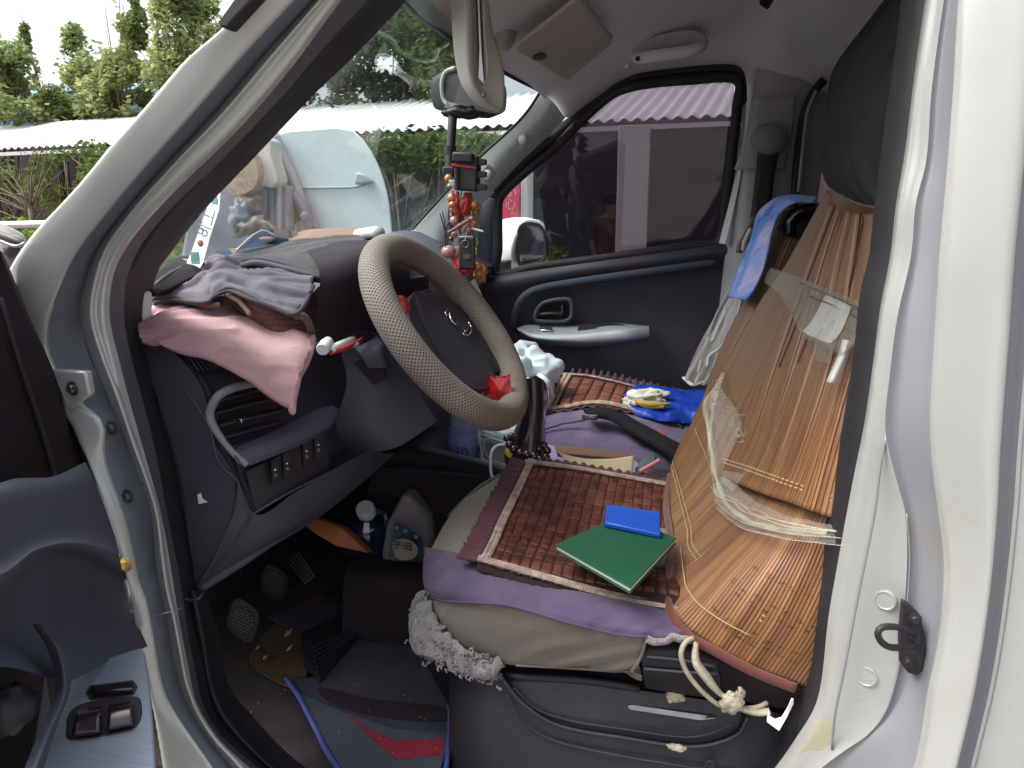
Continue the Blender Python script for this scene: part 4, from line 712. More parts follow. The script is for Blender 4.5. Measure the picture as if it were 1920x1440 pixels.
tube('quarter_rail', [(934, 372, 2.15), (932, 440, 2.15), (929, 516, 2.16)], .011, BLKP, fd, 10, 12)
tube('sill_rubber', [(930, 517, 2.155), (1040, 501, 2.155), (1200, 479, 2.155), (1352, 458, 2.155)], .007, SEAL, fd, 8, 20)
tube('handle_rim', [(1005, 600, 2.115), (1008, 580, 2.115), (1022, 567, 2.115), (1064, 561, 2.115), (1072, 570, 2.115), (1071, 595, 2.115), (1060, 602, 2.115), (1030, 603, 2.115)], .006, DOORP, fd, 8, 40, closed=True)
slab('handle_cup', [(1008, 600, 2.125), (1010, 580, 2.125), (1024, 569, 2.125), (1066, 563, 2.125), (1070, 596, 2.125), (1060, 601, 2.125)], (0, .01, 0), DARK, fd, .002); tube('door_handle', [(1012, 590, 2.115), (1035, 588, 2.11), (1054, 588, 2.115), (1054, 572, 2.12)], .005, BLKP, fd, 8, 14)
arm = patch('armrest', [[(970, 614, 2.13), (990, 609, 2.13), (1080, 610, 2.13), (1090, 608, 2.13), (1155, 606, 2.13), (1216, 611, 2.15)], [(970, 616, 2.09), (1000, 626, 2.07), (1080, 627, 2.06), (1130, 622, 2.06), (1180, 617, 2.06), (1217, 614, 2.08)], [(972, 622, 2.09), (1000, 634, 2.06), (1080, 641, 2.05), (1130, 640, 2.05), (1180, 636, 2.05), (1218, 632, 2.07)], [(974, 626, 2.12), (1000, 642, 2.1), (1080, 650, 2.09), (1130, 648, 2.09), (1180, 642, 2.09), (1218, 636, 2.11)]], pbr('armrest_silver', (.33, .33, .37, 1), .45, .2, .08, 20), fd, 40, 24)
slab('pull_cup', [(1085, 612, 2.105), (1090, 609, 2.12), (1150, 608, 2.12), (1185, 613, 2.11), (1180, 616, 2.085), (1130, 621, 2.075), (1082, 623, 2.08)], (0, -.001, .0035), DARK, fd, .001); slab('window_switch', [(1012, 616, 2.09), (1036, 616, 2.09), (1034, 622, 2.075), (1014, 621, 2.078)], (0, 0, .004), CHROME, fd, .001)
# door mirror outside
dm = patch('door_mirror', [[(934, 420, 2.5), (950, 412, 2.45), (985, 410, 2.4), (1010, 414, 2.42)], [(934, 440, 2.42), (955, 440, 2.36), (968, 440, 2.34), (972, 440, 2.36)], [(934, 480, 2.42), (955, 480, 2.36), (962, 480, 2.34), (966, 482, 2.36)], [(934, 520, 2.45), (950, 515, 2.42), (975, 508, 2.4), (1000, 506, 2.42)]], WPL, van, 24, 30, solid=.01)
slab('housing', [(968, 425, 2.38), (985, 412, 2.38), (1010, 413, 2.38), (1020, 420, 2.38), (1030, 460, 2.38), (1032, 490, 2.38), (1022, 504, 2.38), (975, 510, 2.38), (962, 470, 2.38)], (-.02, .08, 0), WPL, dm, .012, 40)
g0_ = slab('mirror_glass', [(973, 430, 2.345), (984, 419, 2.350), (1008, 421, 2.368), (1018, 430, 2.374), (1024, 455, 2.379), (1024, 475, 2.379), (1017, 488, 2.374), (978, 499, 2.348), (970, 465, 2.343)], (-.001, .004, 0), MIRR, dm, .001)
tube('mirror_rim', [(973, 430, 2.345), (984, 419, 2.350), (1008, 421, 2.368), (1018, 430, 2.374), (1024, 455, 2.379), (1024, 475, 2.379), (1017, 488, 2.374), (978, 499, 2.348), (970, 465, 2.343)], .005, BLKP, dm, 8, 50, closed=True); box('mirror_foot', U(946, 500, 2.33), (.035, .05, .04), BLKP, dm, .006)
# ---- far B pillar
bp = patch('door_pillar', [[(1398, 120, 2.14), (1395, 250, 2.14), (1375, 360, 2.14), (1350, 560, 2.14), (1330, 760, 2.14)], [(1425, 120, 2.09), (1420, 250, 2.09), (1400, 360, 2.09), (1385, 560, 2.09), (1365, 760, 2.09)], [(1500, 140, 2.10), (1492, 250, 2.10), (1475, 360, 2.10), (1450, 560, 2.10), (1430, 760, 2.10)], [(1560, 150, 2.14), (1550, 250, 2.14), (1535, 360, 2.14), (1500, 560, 2.14), (1480, 760, 2.14)]], GREYT, van, 30, 24)
patch('frame_edge', [[(1386, 150, 2.12), (1391, 210, 2.12), (1378, 330, 2.12), (1348, 456, 2.12)], [(1399, 160, 2.105), (1399, 210, 2.105), (1388, 330, 2.105), (1360, 458, 2.105)]], WPL, bp, 20, 4)
patch('pillar_cover', [[(1411, 183, 2.085), (1401, 250, 2.085), (1377, 318, 2.085)], [(1424, 182, 2.075), (1414, 250, 2.075), (1404, 318, 2.075)], [(1450, 181, 2.08), (1450, 250, 2.08), (1440, 318, 2.08)], [(1492, 180, 2.09), (1485, 250, 2.09), (1470, 318, 2.09)]], GREYT, bp, 20, 14, solid=.006)
ball('belt_guide', (1443, 262, 2.05), .05, pbr('guide_grey', (.22, .21, .22, 1), .5), bp, 14, (.9, .35, .75)); patch('seat_belt', [[(1422, 276, 2.045), (1416, 330, 2.05), (1408, 400, 2.055), (1395, 500, 2.06)], [(1462, 276, 2.045), (1452, 330, 2.05), (1445, 400, 2.055), (1432, 500, 2.06)]], pbr('belt_webbing', (.04, .038, .042, 1), .8, 0, .1, 10, 500, .4), bp, 16, 4, solid=.002)
tube('rear_window_seal', [(1545, 150, 2.09), (1525, 175, 2.09), (1508, 215, 2.09), (1498, 280, 2.09), (1490, 370, 2.09), (1482, 460, 2.09)], .011, SEAL, bp, 10, 40); tube('rear_window_seal', [(1530, 170, 2.07), (1514, 210, 2.07), (1505, 280, 2.07), (1497, 360, 2.07)], .004, GREYT, bp, 8, 30)
box('cabin_partition', (.62, 1.85, 1.2), (.03, .6, 1.5), pbr('rear_dark', (.035, .028, .035, 1), .8), van, .01)
# ------------------------------------------------ open driver door (lower left)
H0 = Vector((-.72, .76, 1)); dt = Vector((.42, -.9, 0)).normalized(); dn = Vector((.9, .42, 0)).normalized()
def Dp(px, py, s): return UP(px, py, H0+dn*s, dn)
def drow(L, s): return [Dp(a, b, s) for a, b in L]
nd_ = patch('driver_door', [drow([(-260, 380), (-260, 700), (-260, 960)], -.02), drow([(0, 475), (40, 700), (90, 910)], 0), drow([(0, 470), (13, 508), (50, 597), (87, 680), (123, 770), (143, 813), (160, 863), (172, 910)], .005), drow([(6, 474), (20, 508), (57, 597), (94, 680), (130, 770), (150, 813), (167, 863), (178, 910)], -.03)], DARK, van, 40, 24)
rd = Matrix((dt, dn, Vector((0, 0, 1)))).transposed()
box('door_shell', H0+dt*.53-dn*.06+Vector((0, 0, -.19)), (1.0, .05, .72), PAINT, nd_, .02, rd)
box('door_card', H0+dt*.56-dn*.022+Vector((0, 0, -.20)), (.94, .02, .68), DOORP, nd_, .01, rd)
tube('frame_fold', drow([(0, 560), (30, 660), (70, 780), (104, 895)], .006), .003, BLKP, nd_, 6, 20)
PADR = [(160, 866), (168, 880), (185, 920), (203, 960), (227, 1060), (240, 1127), (260, 1173), (277, 1213), (284, 1277), (292, 1360), (294, 1460)]
patch('door_pad', [drow([(-120, 925), (0, 905), (30, 897), (100, 893), (160, 866)], .055), drow([(-120, 950), (0, 930), (60, 918), (120, 908), (174, 895)], .066), drow([(-120, 1060), (0, 1050), (60, 1018), (130, 1000), (214, 1000)], .075), drow([(-120, 1090), (0, 1080), (70, 1030), (150, 1020), (224, 1045)], .09), drow([(-120, 1140), (0, 1135), (80, 1060), (160, 1065), (235, 1100)], .062), drow([(-120, 1220), (0, 1195), (90, 1160), (170, 1150), (252, 1155)], .058), drow([(-120, 1280), (0, 1250), (130, 1275), (200, 1240), (277, 1212)], .085)], DOORP, nd_, 40, 60)
patch('pull_recess', [drow([(-80, 1180), (40, 1185), (90, 1210)], .05), drow([(-80, 1300), (30, 1300), (80, 1300)], .0), drow([(-80, 1480), (10, 1480), (50, 1480)], .04)], DARK, nd_, 20, 16)
patch('recess_lip', [[Dp(60, 1170, .08), Dp(92, 1225, .085), Dp(104, 1290, .09), Dp(70, 1380, .10), Dp(30, 1480, .11)], [Dp(78, 1172, .095), Dp(112, 1225, .10), Dp(122, 1290, .105), Dp(92, 1370, .115), Dp(50, 1480, .12)], [Dp(90, 1190, .09), Dp(130, 1240, .09), Dp(132, 1290, .10), Dp(104, 1370, .11), Dp(70, 1480, .12)]], DOORP, nd_, 30, 16)
zp = .853
plate = slab('switch_plate', [(263, 1214, zp, 'z'), (200, 1234, zp, 'z'), (143, 1260, zp, 'z'), (130, 1280, zp, 'z'), (100, 1360, zp, 'z'), (73, 1440, zp, 'z'), (50, 1540, zp, 'z'), (300, 1540, zp, 'z'), (292, 1440, zp, 'z'), (287, 1360, zp, 'z'), (280, 1277, zp, 'z'), (272, 1225, zp, 'z')], (0, 0, -.02), BRUSH, nd_, .002)
z2 = zp+.001
slab('switch_bezel', [(135, 1386, z2, 'z'), (124, 1362, z2, 'z'), (130, 1335, z2, 'z'), (155, 1318, z2, 'z'), (255, 1305, z2, 'z'), (266, 1325, z2, 'z'), (262, 1352, z2, 'z'), (245, 1368, z2, 'z')], (0, 0, -.004), BLKP, plate, .001, 40); slab('lock_bezel', [(160, 1298, z2, 'z'), (168, 1284, z2, 'z'), (250, 1274, z2, 'z'), (258, 1286, z2, 'z'), (252, 1300, z2, 'z'), (168, 1310, z2, 'z')], (0, 0, -.004), BLKP, plate, .001)
slab('lock_switch', [(165, 1296, zp+.008, 'z'), (171, 1285, zp+.008, 'z'), (248, 1276, zp+.008, 'z'), (253, 1286, zp+.008, 'z'), (247, 1291, zp+.008, 'z'), (172, 1300, zp+.008, 'z')], (0, 0, -.007), GLOSSB, plate, .0015)
for q in ([(145, 1340), (192, 1332), (188, 1376), (136, 1384)], [(205, 1330), (250, 1322), (250, 1362), (200, 1372)]):
    patch('window_switch', [[(q[0][0], q[0][1], zp+.004, 'z'), (q[1][0], q[1][1], zp+.004, 'z')], [((q[0][0]*.7+q[3][0]*.3), (q[0][1]*.7+q[3][1]*.3), zp+.011, 'z'), ((q[1][0]*.7+q[2][0]*.3), (q[1][1]*.7+q[2][1]*.3), zp+.011, 'z')], [(q[3][0], q[3][1], zp+.003, 'z'), (q[2][0], q[2][1], zp+.003, 'z')]], GLOSSB, plate, 8, 12, solid=.004, off=-1)
for a, b, c, d in ((160, 1341, 12, 4), (222, 1331, 9, 5)): slab('switch_symbol', [(a, b, zp+.0125, 'z'), (a+c, b-1, zp+.0125, 'z'), (a+c, b+d, zp+.0125, 'z'), (a, b+d+1, zp+.0125, 'z')], (0, 0, -.0004), SILV, plate, 0)
YST = film('yellow_stain_film', .28, (.62, .52, .12), .5)
patch('rust_stain', [[(1535, 1345, .862), (1555, 1352, .858), (1562, 1375, .856)], [(1512, 1385, .864), (1532, 1395, .86), (1545, 1405, .858)], [(1490, 1425, .866), (1505, 1440, .864), (1520, 1445, .862)]], YST, dp, 16, 12)
ball('door_latch', Dp(22, 1330, .05), .02, BLKP, nd_, 8, rough=.5)
# ------------------------------------------------ pedals, mats and things on the floor
ff = ZF+.012
def F(px, py, z=ff): return U(px, py, z, 'z')
for nm, c, rx, ry, yy, lab in (('clutch_pedal', (456, 1163), 30, 36, 1.19, 0), ('brake_pedal', (515, 1093), 27, 30, 1.33, 0)):
    SE = lambda t: math.copysign(abs(t)**.55, t)
    P = [U(c[0]+rx*.85*SE(cos(a))-ry*SE(sin(a))*.25, c[1]+ry*.9*SE(sin(a))+rx*SE(cos(a))*.55, yy) for a in [2*pi*i/28 for i in range(28)]]
    pd = slab(nm, P, (-.012, .012, -.004), BLKP, van, .003)
    vs_ = []
    for i in range(-4, 5):
        for j in range(-4, 5):
            if i*i+j*j < 17: vs_.append(boxgeo(U(c[0]+i*5.0-j*1.2, c[1]+j*5.6+i*2.3, yy-.003), (.0036, .003, .0026)))
    v, f_ = join(vs_); mk('pedal_studs', v, f_, pbr('stud_grey', (.15, .13, .13, 1), .5), pd, False)
    tube('pedal_arm', [U(c[0], c[1], yy+.01), U(c[0]-6, c[1]-60, yy+.12), U(c[0]-10, c[1]-150, yy+.2)], .009, BLKP, pd, 8, 8)
ac = slab('accelerator_pedal', [(530, 1040, 1.42), (550, 1033, 1.42), (588, 1085, 1.36), (572, 1098, 1.35)], (-.01, .01, 0), BLKP, van, .003)
for i in range(5): tube('pedal_rib', [(545+i*5-6, 1050-i*3.6, 1.41), (577+i*4-4, 1094-i*3.4, 1.345)], .0016, pbr('stud_grey2', (.2, .18, .18, 1), .5) if i == 0 else bpy.data.materials['stud_grey2'], ac, 6)
fr0 = slab('foot_rest', [F(565, 1200), F(600, 1185), F(690, 1160), F(668, 1210), F(600, 1290), F(570, 1250)], (0, 0, .02), BLKP, van, .004)
for i in range(7): tube('rest_rib', [F(585+i*2, 1214+i*9, ff+.024), F(686-i*9, 1172+i*8, ff+.024)], .0035, BLKP, fr0, 6)
STAIN = pbr('worn_brown_carpet', (.11, .06, .03, 1), .95, 0, .4, 14, 300, .8, .003)
slab('worn_patch', [F(470, 1230, ff-.004), F(540, 1150, ff-.004), F(600, 1120, ff-.004), F(660, 1140, ff-.004), F(640, 1180, ff-.004), F(590, 1230, ff-.004), F(560, 1290, ff-.004), F(500, 1270, ff-.004)], (0, 0, .004), STAIN, fl, .001, 40)
g = slab('floor_mat', [F(500, 1160, ff+.002), F(560, 1140, ff+.002), F(700, 1130, ff+.002), F(800, 1140, ff+.002), F(832, 1220, ff+.002), F(842, 1310, ff+.002), F(840, 1400, ff+.002), F(822, 1460, ff+.002), F(700, 1500, ff+.002), F(632, 1440, ff+.002), F(590, 1365, ff+.002), F(560, 1308, ff+.002), F(538, 1275, ff+.002), F(610, 1275, ff+.002), F(640, 1230, ff+.002)], (0, 0, .006), MATB, None, .002)
tag(g, 'blue-edged rubber floor mat with maroon, grey and red bands below the steering wheel', 'floor mat')
z3 = ff+.0095
slab('maroon_band', [F(600, 1290, z3), F(690, 1310, z3), F(833, 1328, z3), F(833, 1352, z3), F(700, 1342, z3), F(620, 1318, z3)], (0, 0, .001), MATM, g, 0, 60)
slab('grey_band', [F(560, 1300, z3), F(640, 1335, z3), F(740, 1368, z3), F(835, 1375, z3), F(838, 1400, z3), F(822, 1455, z3), F(700, 1490, z3), F(640, 1440, z3), F(590, 1360, z3)], (0, 0, .001), MATG, g, 0)
slab('red_band', [F(650, 1338, z3+.0015), F(690, 1368, z3+.0015), F(740, 1388, z3+.0015), F(834, 1386, z3+.0015), F(828, 1414, z3+.0015), F(745, 1425, z3+.0015), F(700, 1388, z3+.0015)], (0, 0, .001), MATRED, g, 0)
tube('blue_edging', [F(536, 1272, z3), F(560, 1306, z3), F(590, 1363, z3), F(632, 1440, z3), F(700, 1500, z3), F(822, 1460, z3), F(840, 1400, z3), F(843, 1310, z3), F(834, 1225, z3)], .0045, MATE, g, 8, 80)
R = random.Random(3)
labs = ['curled dry leaf on the carpet nearest the clutch pedal', 'small pale scrap on the carpet left of the foot rest', 'crumpled pale scrap directly beside the ribbed foot rest', 'tiny pink-white scrap lowest on the worn carpet']
for i, (a, b, s) in enumerate(((542, 1186, 1.5), (484, 1214, .8), (544, 1215, 1.0), (498, 1232, .8))):
    tag(patch('scrap', [[F(a-7*s, b+6*s, ff+.003), F(a, b+3*s, ff+.012)], [F(a-3*s, b-2*s, ff+.01), F(a+7*s, b-7*s, ff+.006)]], pbr('scrap_pale', (.38, .34, .28, 1), .8, 0, .3, 60) if i == 0 else bpy.data.materials['scrap_pale'], None, 6, 5, solid=.0008), labs[i], 'scrap', 'scraps on the driver carpet')
crumb = join([ballgeo(F(R.uniform(600, 835), R.uniform(1280, 1425), z3+.004), R.uniform(.0006, .0014), 4) for _ in range(22)]+[ballgeo(F(R.uniform(400, 640), R.uniform(1120, 1400), ff+.002), R.uniform(.0006, .0014), 4) for _ in range(20)])
tag(mk('crumbs', *crumb, bpy.data.materials['scrap_pale'], None, False), 'tiny pale crumbs scattered over the floor mat and carpet', 'crumbs', kind='stuff')
tag(slab('board', [(562, 978, 1.36), (582, 968, 1.38), (640, 990, 1.38), (665, 1012, 1.38), (690, 1037, 1.38), (630, 1024, 1.36), (590, 1000, 1.35)], (.0, .03, -.01), ORW, None, .002), 'pointed orange wooden board leaning in the footwell beside the water jug', 'board')
tag(patch('footwell_step', [[Vector((-.64, 1.42, .60)), Vector((-.45, 1.42, .60)), Vector((-.2, 1.42, .60))], [Vector((-.64, 1.36, .59)), Vector((-.45, 1.36, .59)), Vector((-.2, 1.36, .59))], [Vector((-.64, 1.33, .44)), Vector((-.45, 1.33, .44)), Vector((-.2, 1.33, .44))]], DARK, van, 20, 12))
# water jug and canister
jc = U(688, 1030, 1.47); jb = .60; top = U(690, 950, 1.47).z
g = rootobj('water_jug', (jc.x, 1.47, jb), 'dark blue plastic water jug with a white screw cap in the footwell', 'jug')
h = top-jb
lathe('body', [(.0, 0), (.055, 0), (.06, .01), (.06, h*.55), (.056, h*.7), (.035, h*.85), (.018, h*.92), (.018, h*.96)], (jc.x, 1.47, jb), BOTD, g, n=28); lathe('cap', [(.0, 0), (.0205, 0), (.0205, .018), (.018, .022), (0, .022)], U(688, 962, 1.45), WPL, g, axis=(.05, -.6, .8)); tube('handle', [U(708, 958, 1.45), U(722, 965, 1.44), U(724, 990, 1.44)], .006, BOTD, g, 8, 12); slab('tamper_strip', [U(683, 980, 1.415), U(692, 980, 1.415), U(694, 998, 1.41), U(681, 998, 1.41)], (0, -.001, 0), PAPER, g, 0)
g = rootobj('canister', U(755, 1050, 1.45), 'milky white plastic canister with a blue label standing right of the water jug', 'canister')
CANM = pbr('milky_plastic', (.20, .17, .175, 1), .5, 0, .1, 8)
slab('body', [(712, 1052, 1.40), (722, 985, 1.42), (752, 930, 1.44), (762, 926, 1.44), (806, 968, 1.46), (812, 1010, 1.46), (800, 1062, 1.44)], (0, .09, .0), CANM, g, .012); slab('label', [(741, 976, 1.40), (792, 1008, 1.425), (790, 1055, 1.42), (728, 1044, 1.385)], (0, -.001, 0), pbr('label_blue', (.03, .075, .11, 1), .4, 0, .5, 30), g, 0)
P = [U(758+25*cos(a)-6*sin(a), 1030+19*sin(a)+7*cos(a), 1.392) for a in [2*pi*i/24 for i in range(24)]]; slab('label_oval', P, (0, -.001, 0), pbr('label_pale', (.30, .25, .19, 1), .6), g, 0)
text('lettering', '子旧', .022, BLKP, g, frame(U(754, 1024, 1.386), (1, .1, -.12), (0, -.3, 1)))
for a, b in ((744, 990), (760, 996), (780, 1007)): ball('label_mark', (a, b, 1.398), .005, SILV, g, 6, (1, .3, 1))
# ------------------------------------------------ centre console with tray
con = patch('centre_console', [[(700, 850, 1.5), (785, 835, 1.5), (900, 862, 1.48), (1000, 895, 1.46), (1110, 925, 1.44), (1250, 960, 1.44)], [(702, 858, 1.48), (785, 843, 1.48), (900, 871, 1.46), (1000, 903, 1.44), (1110, 932, 1.42), (1250, 966, 1.42)], [(660, 1060, 1.50), (760, 1050, 1.50), (870, 1020, 1.47), (980, 1010, 1.45), (1100, 1030, 1.43), (1250, 1040, 1.43)], [(640, 1190, 1.50), (760, 1190, 1.50), (870, 1180, 1.47), (980, 1180, 1.45), (1100, 1180, 1.43), (1250, 1180, 1.43)]], DARK, van, 40, 30)
tube('tray_rim', [(785, 838, 1.47), (900, 866, 1.45), (1000, 897, 1.43), (1105, 926, 1.42)], .006, DASH, con, 8, 30)
ZT = U(900, 862, 1.5).z-.02
gridmesh('tray_floor', [[Vector((-.75+i*.11, 1.45+j*.1, ZT)) for i in range(9)] for j in range(7)], DASH, con)
# bottle
bx_, by_ = U(868, 850, 1.58).x, 1.58; g = rootobj('water_bottle', (bx_, by_, ZT), 'blue-tinted plastic bottle with purple numerals standing in the console tray', 'bottle')
lathe('body', [(.0, .0), (.031, 0), (.034, .006), (.034, .05), (.0325, .055), (.034, .06), (.034, .10), (.030, .13), (.014, .16), (.013, .175)], (bx_, by_, ZT), BOTB, g, n=28); lathe('water', [(0, .002), (.031, .003), (.031, .055), (0, .056)], (bx_, by_, ZT), glass('water_blue', (.45, .5, .9), .08, .35, (.2, .25, .7)), g, n=24); lathe('cap', [(0, .172), (.015, .172), (.015, .19), (0, .19)], (bx_, by_, ZT), BLUE, g)
text('numerals', '30', .034, pbr('purple_print', (.10, .04, .30, 1), .5), g, frame(Vector((bx_+.005, by_-.036, ZT+.018)), (1, .12, 0), (0, 0, 1)))
# clear box, tissue, white bag pile
g = rootobj('clear_box', U(930, 875, 1.53), 'clear plastic box with a pale rim in the console tray, right of the bottle', 'box')
slab('box_body', [(900, 815, 1.56), (965, 838, 1.56), (970, 882, 1.52), (902, 862, 1.52)], (0, .02, .004), glass('box_clear', (.75, .75, .76), .15, .25, (.4, .4, .42)), g, .002); tube('box_rim', [(900, 815, 1.55), (965, 836, 1.55), (972, 884, 1.51), (903, 862, 1.51)], .0035, SILV, g, 8, closed=True); tube('box_rim', [(912, 824, 1.545), (950, 836, 1.545), (962, 872, 1.52), (915, 858, 1.52)], .0025, SILV, g, 8, 30, closed=True)
def crumple(name, c, r, sc, mat, parent, seed, k=.35, n=22):
    vs, fs = ballgeo(c, r, n, sc, k, seed); o = mk(name, [v+Vector((noise.noise(v*38+Vector((seed, 0, 0))), noise.noise(v*38+Vector((0, seed, 0))), noise.noise(v*38+Vector((0, 0, seed)))))*r*.13 for v in vs], fs, mat, parent, True, None, 0); return o
tag(crumple('crumpled_bag', U(905, 765, 1.72), .075, (1.35, .8, .75), BAG, None, 4), 'pale blue crumpled plastic bag behind the red star at the wheel', 'bag')
tag(crumple('crumpled_bag', U(945, 825, 1.66), .055, (1.2, .8, .7), BAG, None, 8), 'crumpled pale bag in the console tray below the wheel rim', 'bag')
g = rootobj('plastic_bag', U(1000, 720, 1.8), 'white translucent bag full of bottles at the near corner of the passenger seat', 'bag')
crumple('bag', U(985, 705, 1.88), .085, (.85, .9, .95), BAG, g, 2, .3); crumple('bag_end', U(1018, 692, 1.86), .05, (1.0, .9, .8), BAG, g, 6, .25); crumple('bag_side', U(1008, 745, 1.80), .05, (.8, .8, 1.1), BAG, g, 9, .3)
tube('red_print', [(1020, 722, 1.755), (1030, 732, 1.75), (1031, 748, 1.75)], .002, REDC, g, 6, 10)
# white cable
tag(tube('charging_cable', [(965, 832, 1.47), (935, 835, 1.46), (923, 845, 1.44), (920, 870, 1.43), (923, 895, 1.425), (930, 905, 1.42)], .003, WPL, None, 8, 30), 'white cable looping over the console tray edge', 'cable')
# handbrake/gear lever with beads
g = rootobj('gear_lever', U(990, 860, 1.50), 'tall glossy black gear lever standing between the seats', 'lever')
gl = Surf([[(978, 712, 1.50), (990, 708, 1.47), (1004, 709, 1.47), (1014, 722, 1.50)], [(983, 745, 1.50), (992, 745, 1.46), (1005, 745, 1.46), (1017, 745, 1.50)], [(984, 780, 1.50), (992, 780, 1.45), (1004, 780, 1.45), (1012, 780, 1.50)], [(972, 820, 1.48), (984, 822, 1.44), (1000, 824, 1.44), (1012, 820, 1.48)], [(962, 860, 1.46), (978, 864, 1.42), (998, 866, 1.42), (1016, 862, 1.46)]], 20)
gridmesh('lever_shaft', gl.grid(40), GLOSSB, g, solid=.012, off=-1); tube('lever_seam', [(984, 716, 1.465), (1000, 722, 1.458), (1008, 740, 1.455)], .0012, METAL, g, 6, 12); ball('lever_top', (1000, 718, 1.49), .022, GLOSSB, g, 12, (.8, .8, .7))
g = rootobj('bead_bracelet', U(990, 860, 1.45), 'dark brown glossy bead bracelet looped round the gear lever base', 'bracelet')
for i, (a, b, y) in enumerate([(951, 822, 1.47), (955, 834, 1.45), (963, 843, 1.43), (975, 850, 1.42), (988, 853, 1.41), (1002, 856, 1.41), (1013, 862, 1.41), (1024, 858, 1.42), (1026, 845, 1.44), (1020, 836, 1.45), (1010, 842, 1.435), (959, 818, 1.48)]): ball('bead', (a, b, y), .0085, BEADD, g, 10)
g = rootobj('round_tub', U(965, 860, 1.46), 'yellow-edged black round tub tilted under the bead bracelet', 'tub')
lathe('rim', [(.018, 0), (.031, 0), (.031, .014), (.018, .014)], U(975, 850, 1.465), GOLD, g, axis=(.25, -.25, .93), n=30); lathe('tub', [(0, 0), (.03, 0), (.031, -.014), (.027, -.024), (0, -.024)], U(975, 850, 1.465), BLKP, g, axis=(.25, -.25, .93), n=30)
# ------------------------------------------------ seat riser and seats
rz = patch('seat_box', [[(845, 1235, 1.05), (870, 1250, .99), (930, 1262, .965), (1240, 1300, .965), (1420, 1330, .965), (1520, 1350, .97)], [(842, 1300, 1.05), (868, 1330, .985), (935, 1345, .955), (1240, 1440, .952), (1440, 1440, .95), (1540, 1440, .95)], [(842, 1520, 1.05), (868, 1540, .985), (940, 1560, .95), (1240, 1560, .945), (1440, 1560, .945), (1540, 1560, .945)]], SBOX, van, 40, 20)
patch('riser_front', [[(786, 1230, 1.35), (830, 1250, 1.15), (866, 1250, 1.0)], [(790, 1330, 1.35), (845, 1340, 1.15), (880, 1340, .99)], [(800, 1440, 1.33), (850, 1440, 1.12), (900, 1440, .98)]], DARK, rz, 20, 10)
def U9(L, y): return [(a, b, y) for a, b in L]
patch('sill_well', [U9([(930, 1256), (970, 1302), (1020, 1345), (1075, 1365), (1280, 1397), (1340, 1392), (1385, 1372), (1400, 1345), (1395, 1320)], .948), U9([(960, 1262), (985, 1300), (1030, 1335), (1090, 1352), (1285, 1380), (1335, 1374), (1370, 1358), (1380, 1335), (1378, 1318)], .975), U9([(1000, 1270), (1050, 1280), (1100, 1300), (1150, 1320), (1250, 1340), (1300, 1340), (1330, 1335), (1345, 1325), (1350, 1312)], .99)], WELL, rz, 50, 14)
for L, r, y in (([(932, 1258), (950, 1284), (973, 1312), (1023, 1350), (1075, 1368), (1173, 1384), (1280, 1400), (1335, 1396), (1385, 1376), (1402, 1345)], .0035, .944), ([(963, 1290), (1007, 1330), (1073, 1352), (1170, 1367), (1280, 1382), (1330, 1376), (1372, 1357)], .002, .95), ([(950, 1300), (963, 1330), (990, 1362), (1040, 1389), (1140, 1413), (1280, 1436), (1400, 1450)], .0026, .946)): tube('step_ridge', U9(L, y), r*.75, SBOX, rz, 8, 60)
slab('metal_strip', [(1175, 1324, .96), (1180, 1332, .958), (1310, 1352, .955), (1345, 1348, .955), (1330, 1340, .96), (1190, 1321, .962)], (0, .004, 0), METAL, rz, .0015)
patch('seat_rail_dark', [[(940, 1240, .985), (1200, 1262, .985), (1450, 1290, .985)], [(940, 1290, .985), (1200, 1330, .985), (1420, 1370, .985)]], DARK, rz, 12, 5); 
tube('seat_track', [(950, 1268, .965), (1080, 1274, .965), (1200, 1290, .965)], .006, BLKP, rz, 8, 12)
for P in ([(895, 1265, 1.02), (890, 1300, 1.0), (900, 1330, 1.01), (893, 1370, 1.0)], [(925, 1265, .98), (915, 1310, .985), (912, 1350, .98), (918, 1385, .985)]): tube('seat_wire', P, .003, BLKP, rz, 6, 20)
tube('red_wire', [(912, 1345, .97), (916, 1352, .97)], .003, REDC, rz, 6); tube('wire', [(925, 1270, .965), (916, 1310, .965), (912, 1340, .966)], .0016, METAL, rz, 6, 14)
# cushion
def cq(y): return y
cush = patch('driver_seat', [
 [(984, 868, 1.42), (1060, 875, 1.43), (1160, 890, 1.44), (1270, 905, 1.44), (1400, 930, 1.44)],
 [(905, 908, 1.36), (1000, 925, 1.33), (1120, 945, 1.32), (1270, 965, 1.31), (1400, 985, 1.31)],
 [(848, 962, 1.25), (930, 985, 1.19), (1060, 1005, 1.17), (1260, 1035, 1.14), (1400, 1050, 1.14)],
 [(812, 1022, 1.15), (880, 1040, 1.07), (1010, 1075, 1.03), (1250, 1115, 1.00), (1400, 1140, 1.0)],
 [(798, 1060, 1.10), (850, 1075, 1.02), (970, 1100, .97), (1200, 1145, .94), (1340, 1180, .945)],
 [(799, 1100, 1.08), (840, 1105, .99), (950, 1130, .93), (1180, 1175, .915), (1320, 1196, .92)],
 [(806, 1124, 1.075), (845, 1129, .985), (950, 1138, .925), (1180, 1192, .908), (1310, 1196, .92)]], BEIGE, van, 60, 80)
for vtx in (): pass
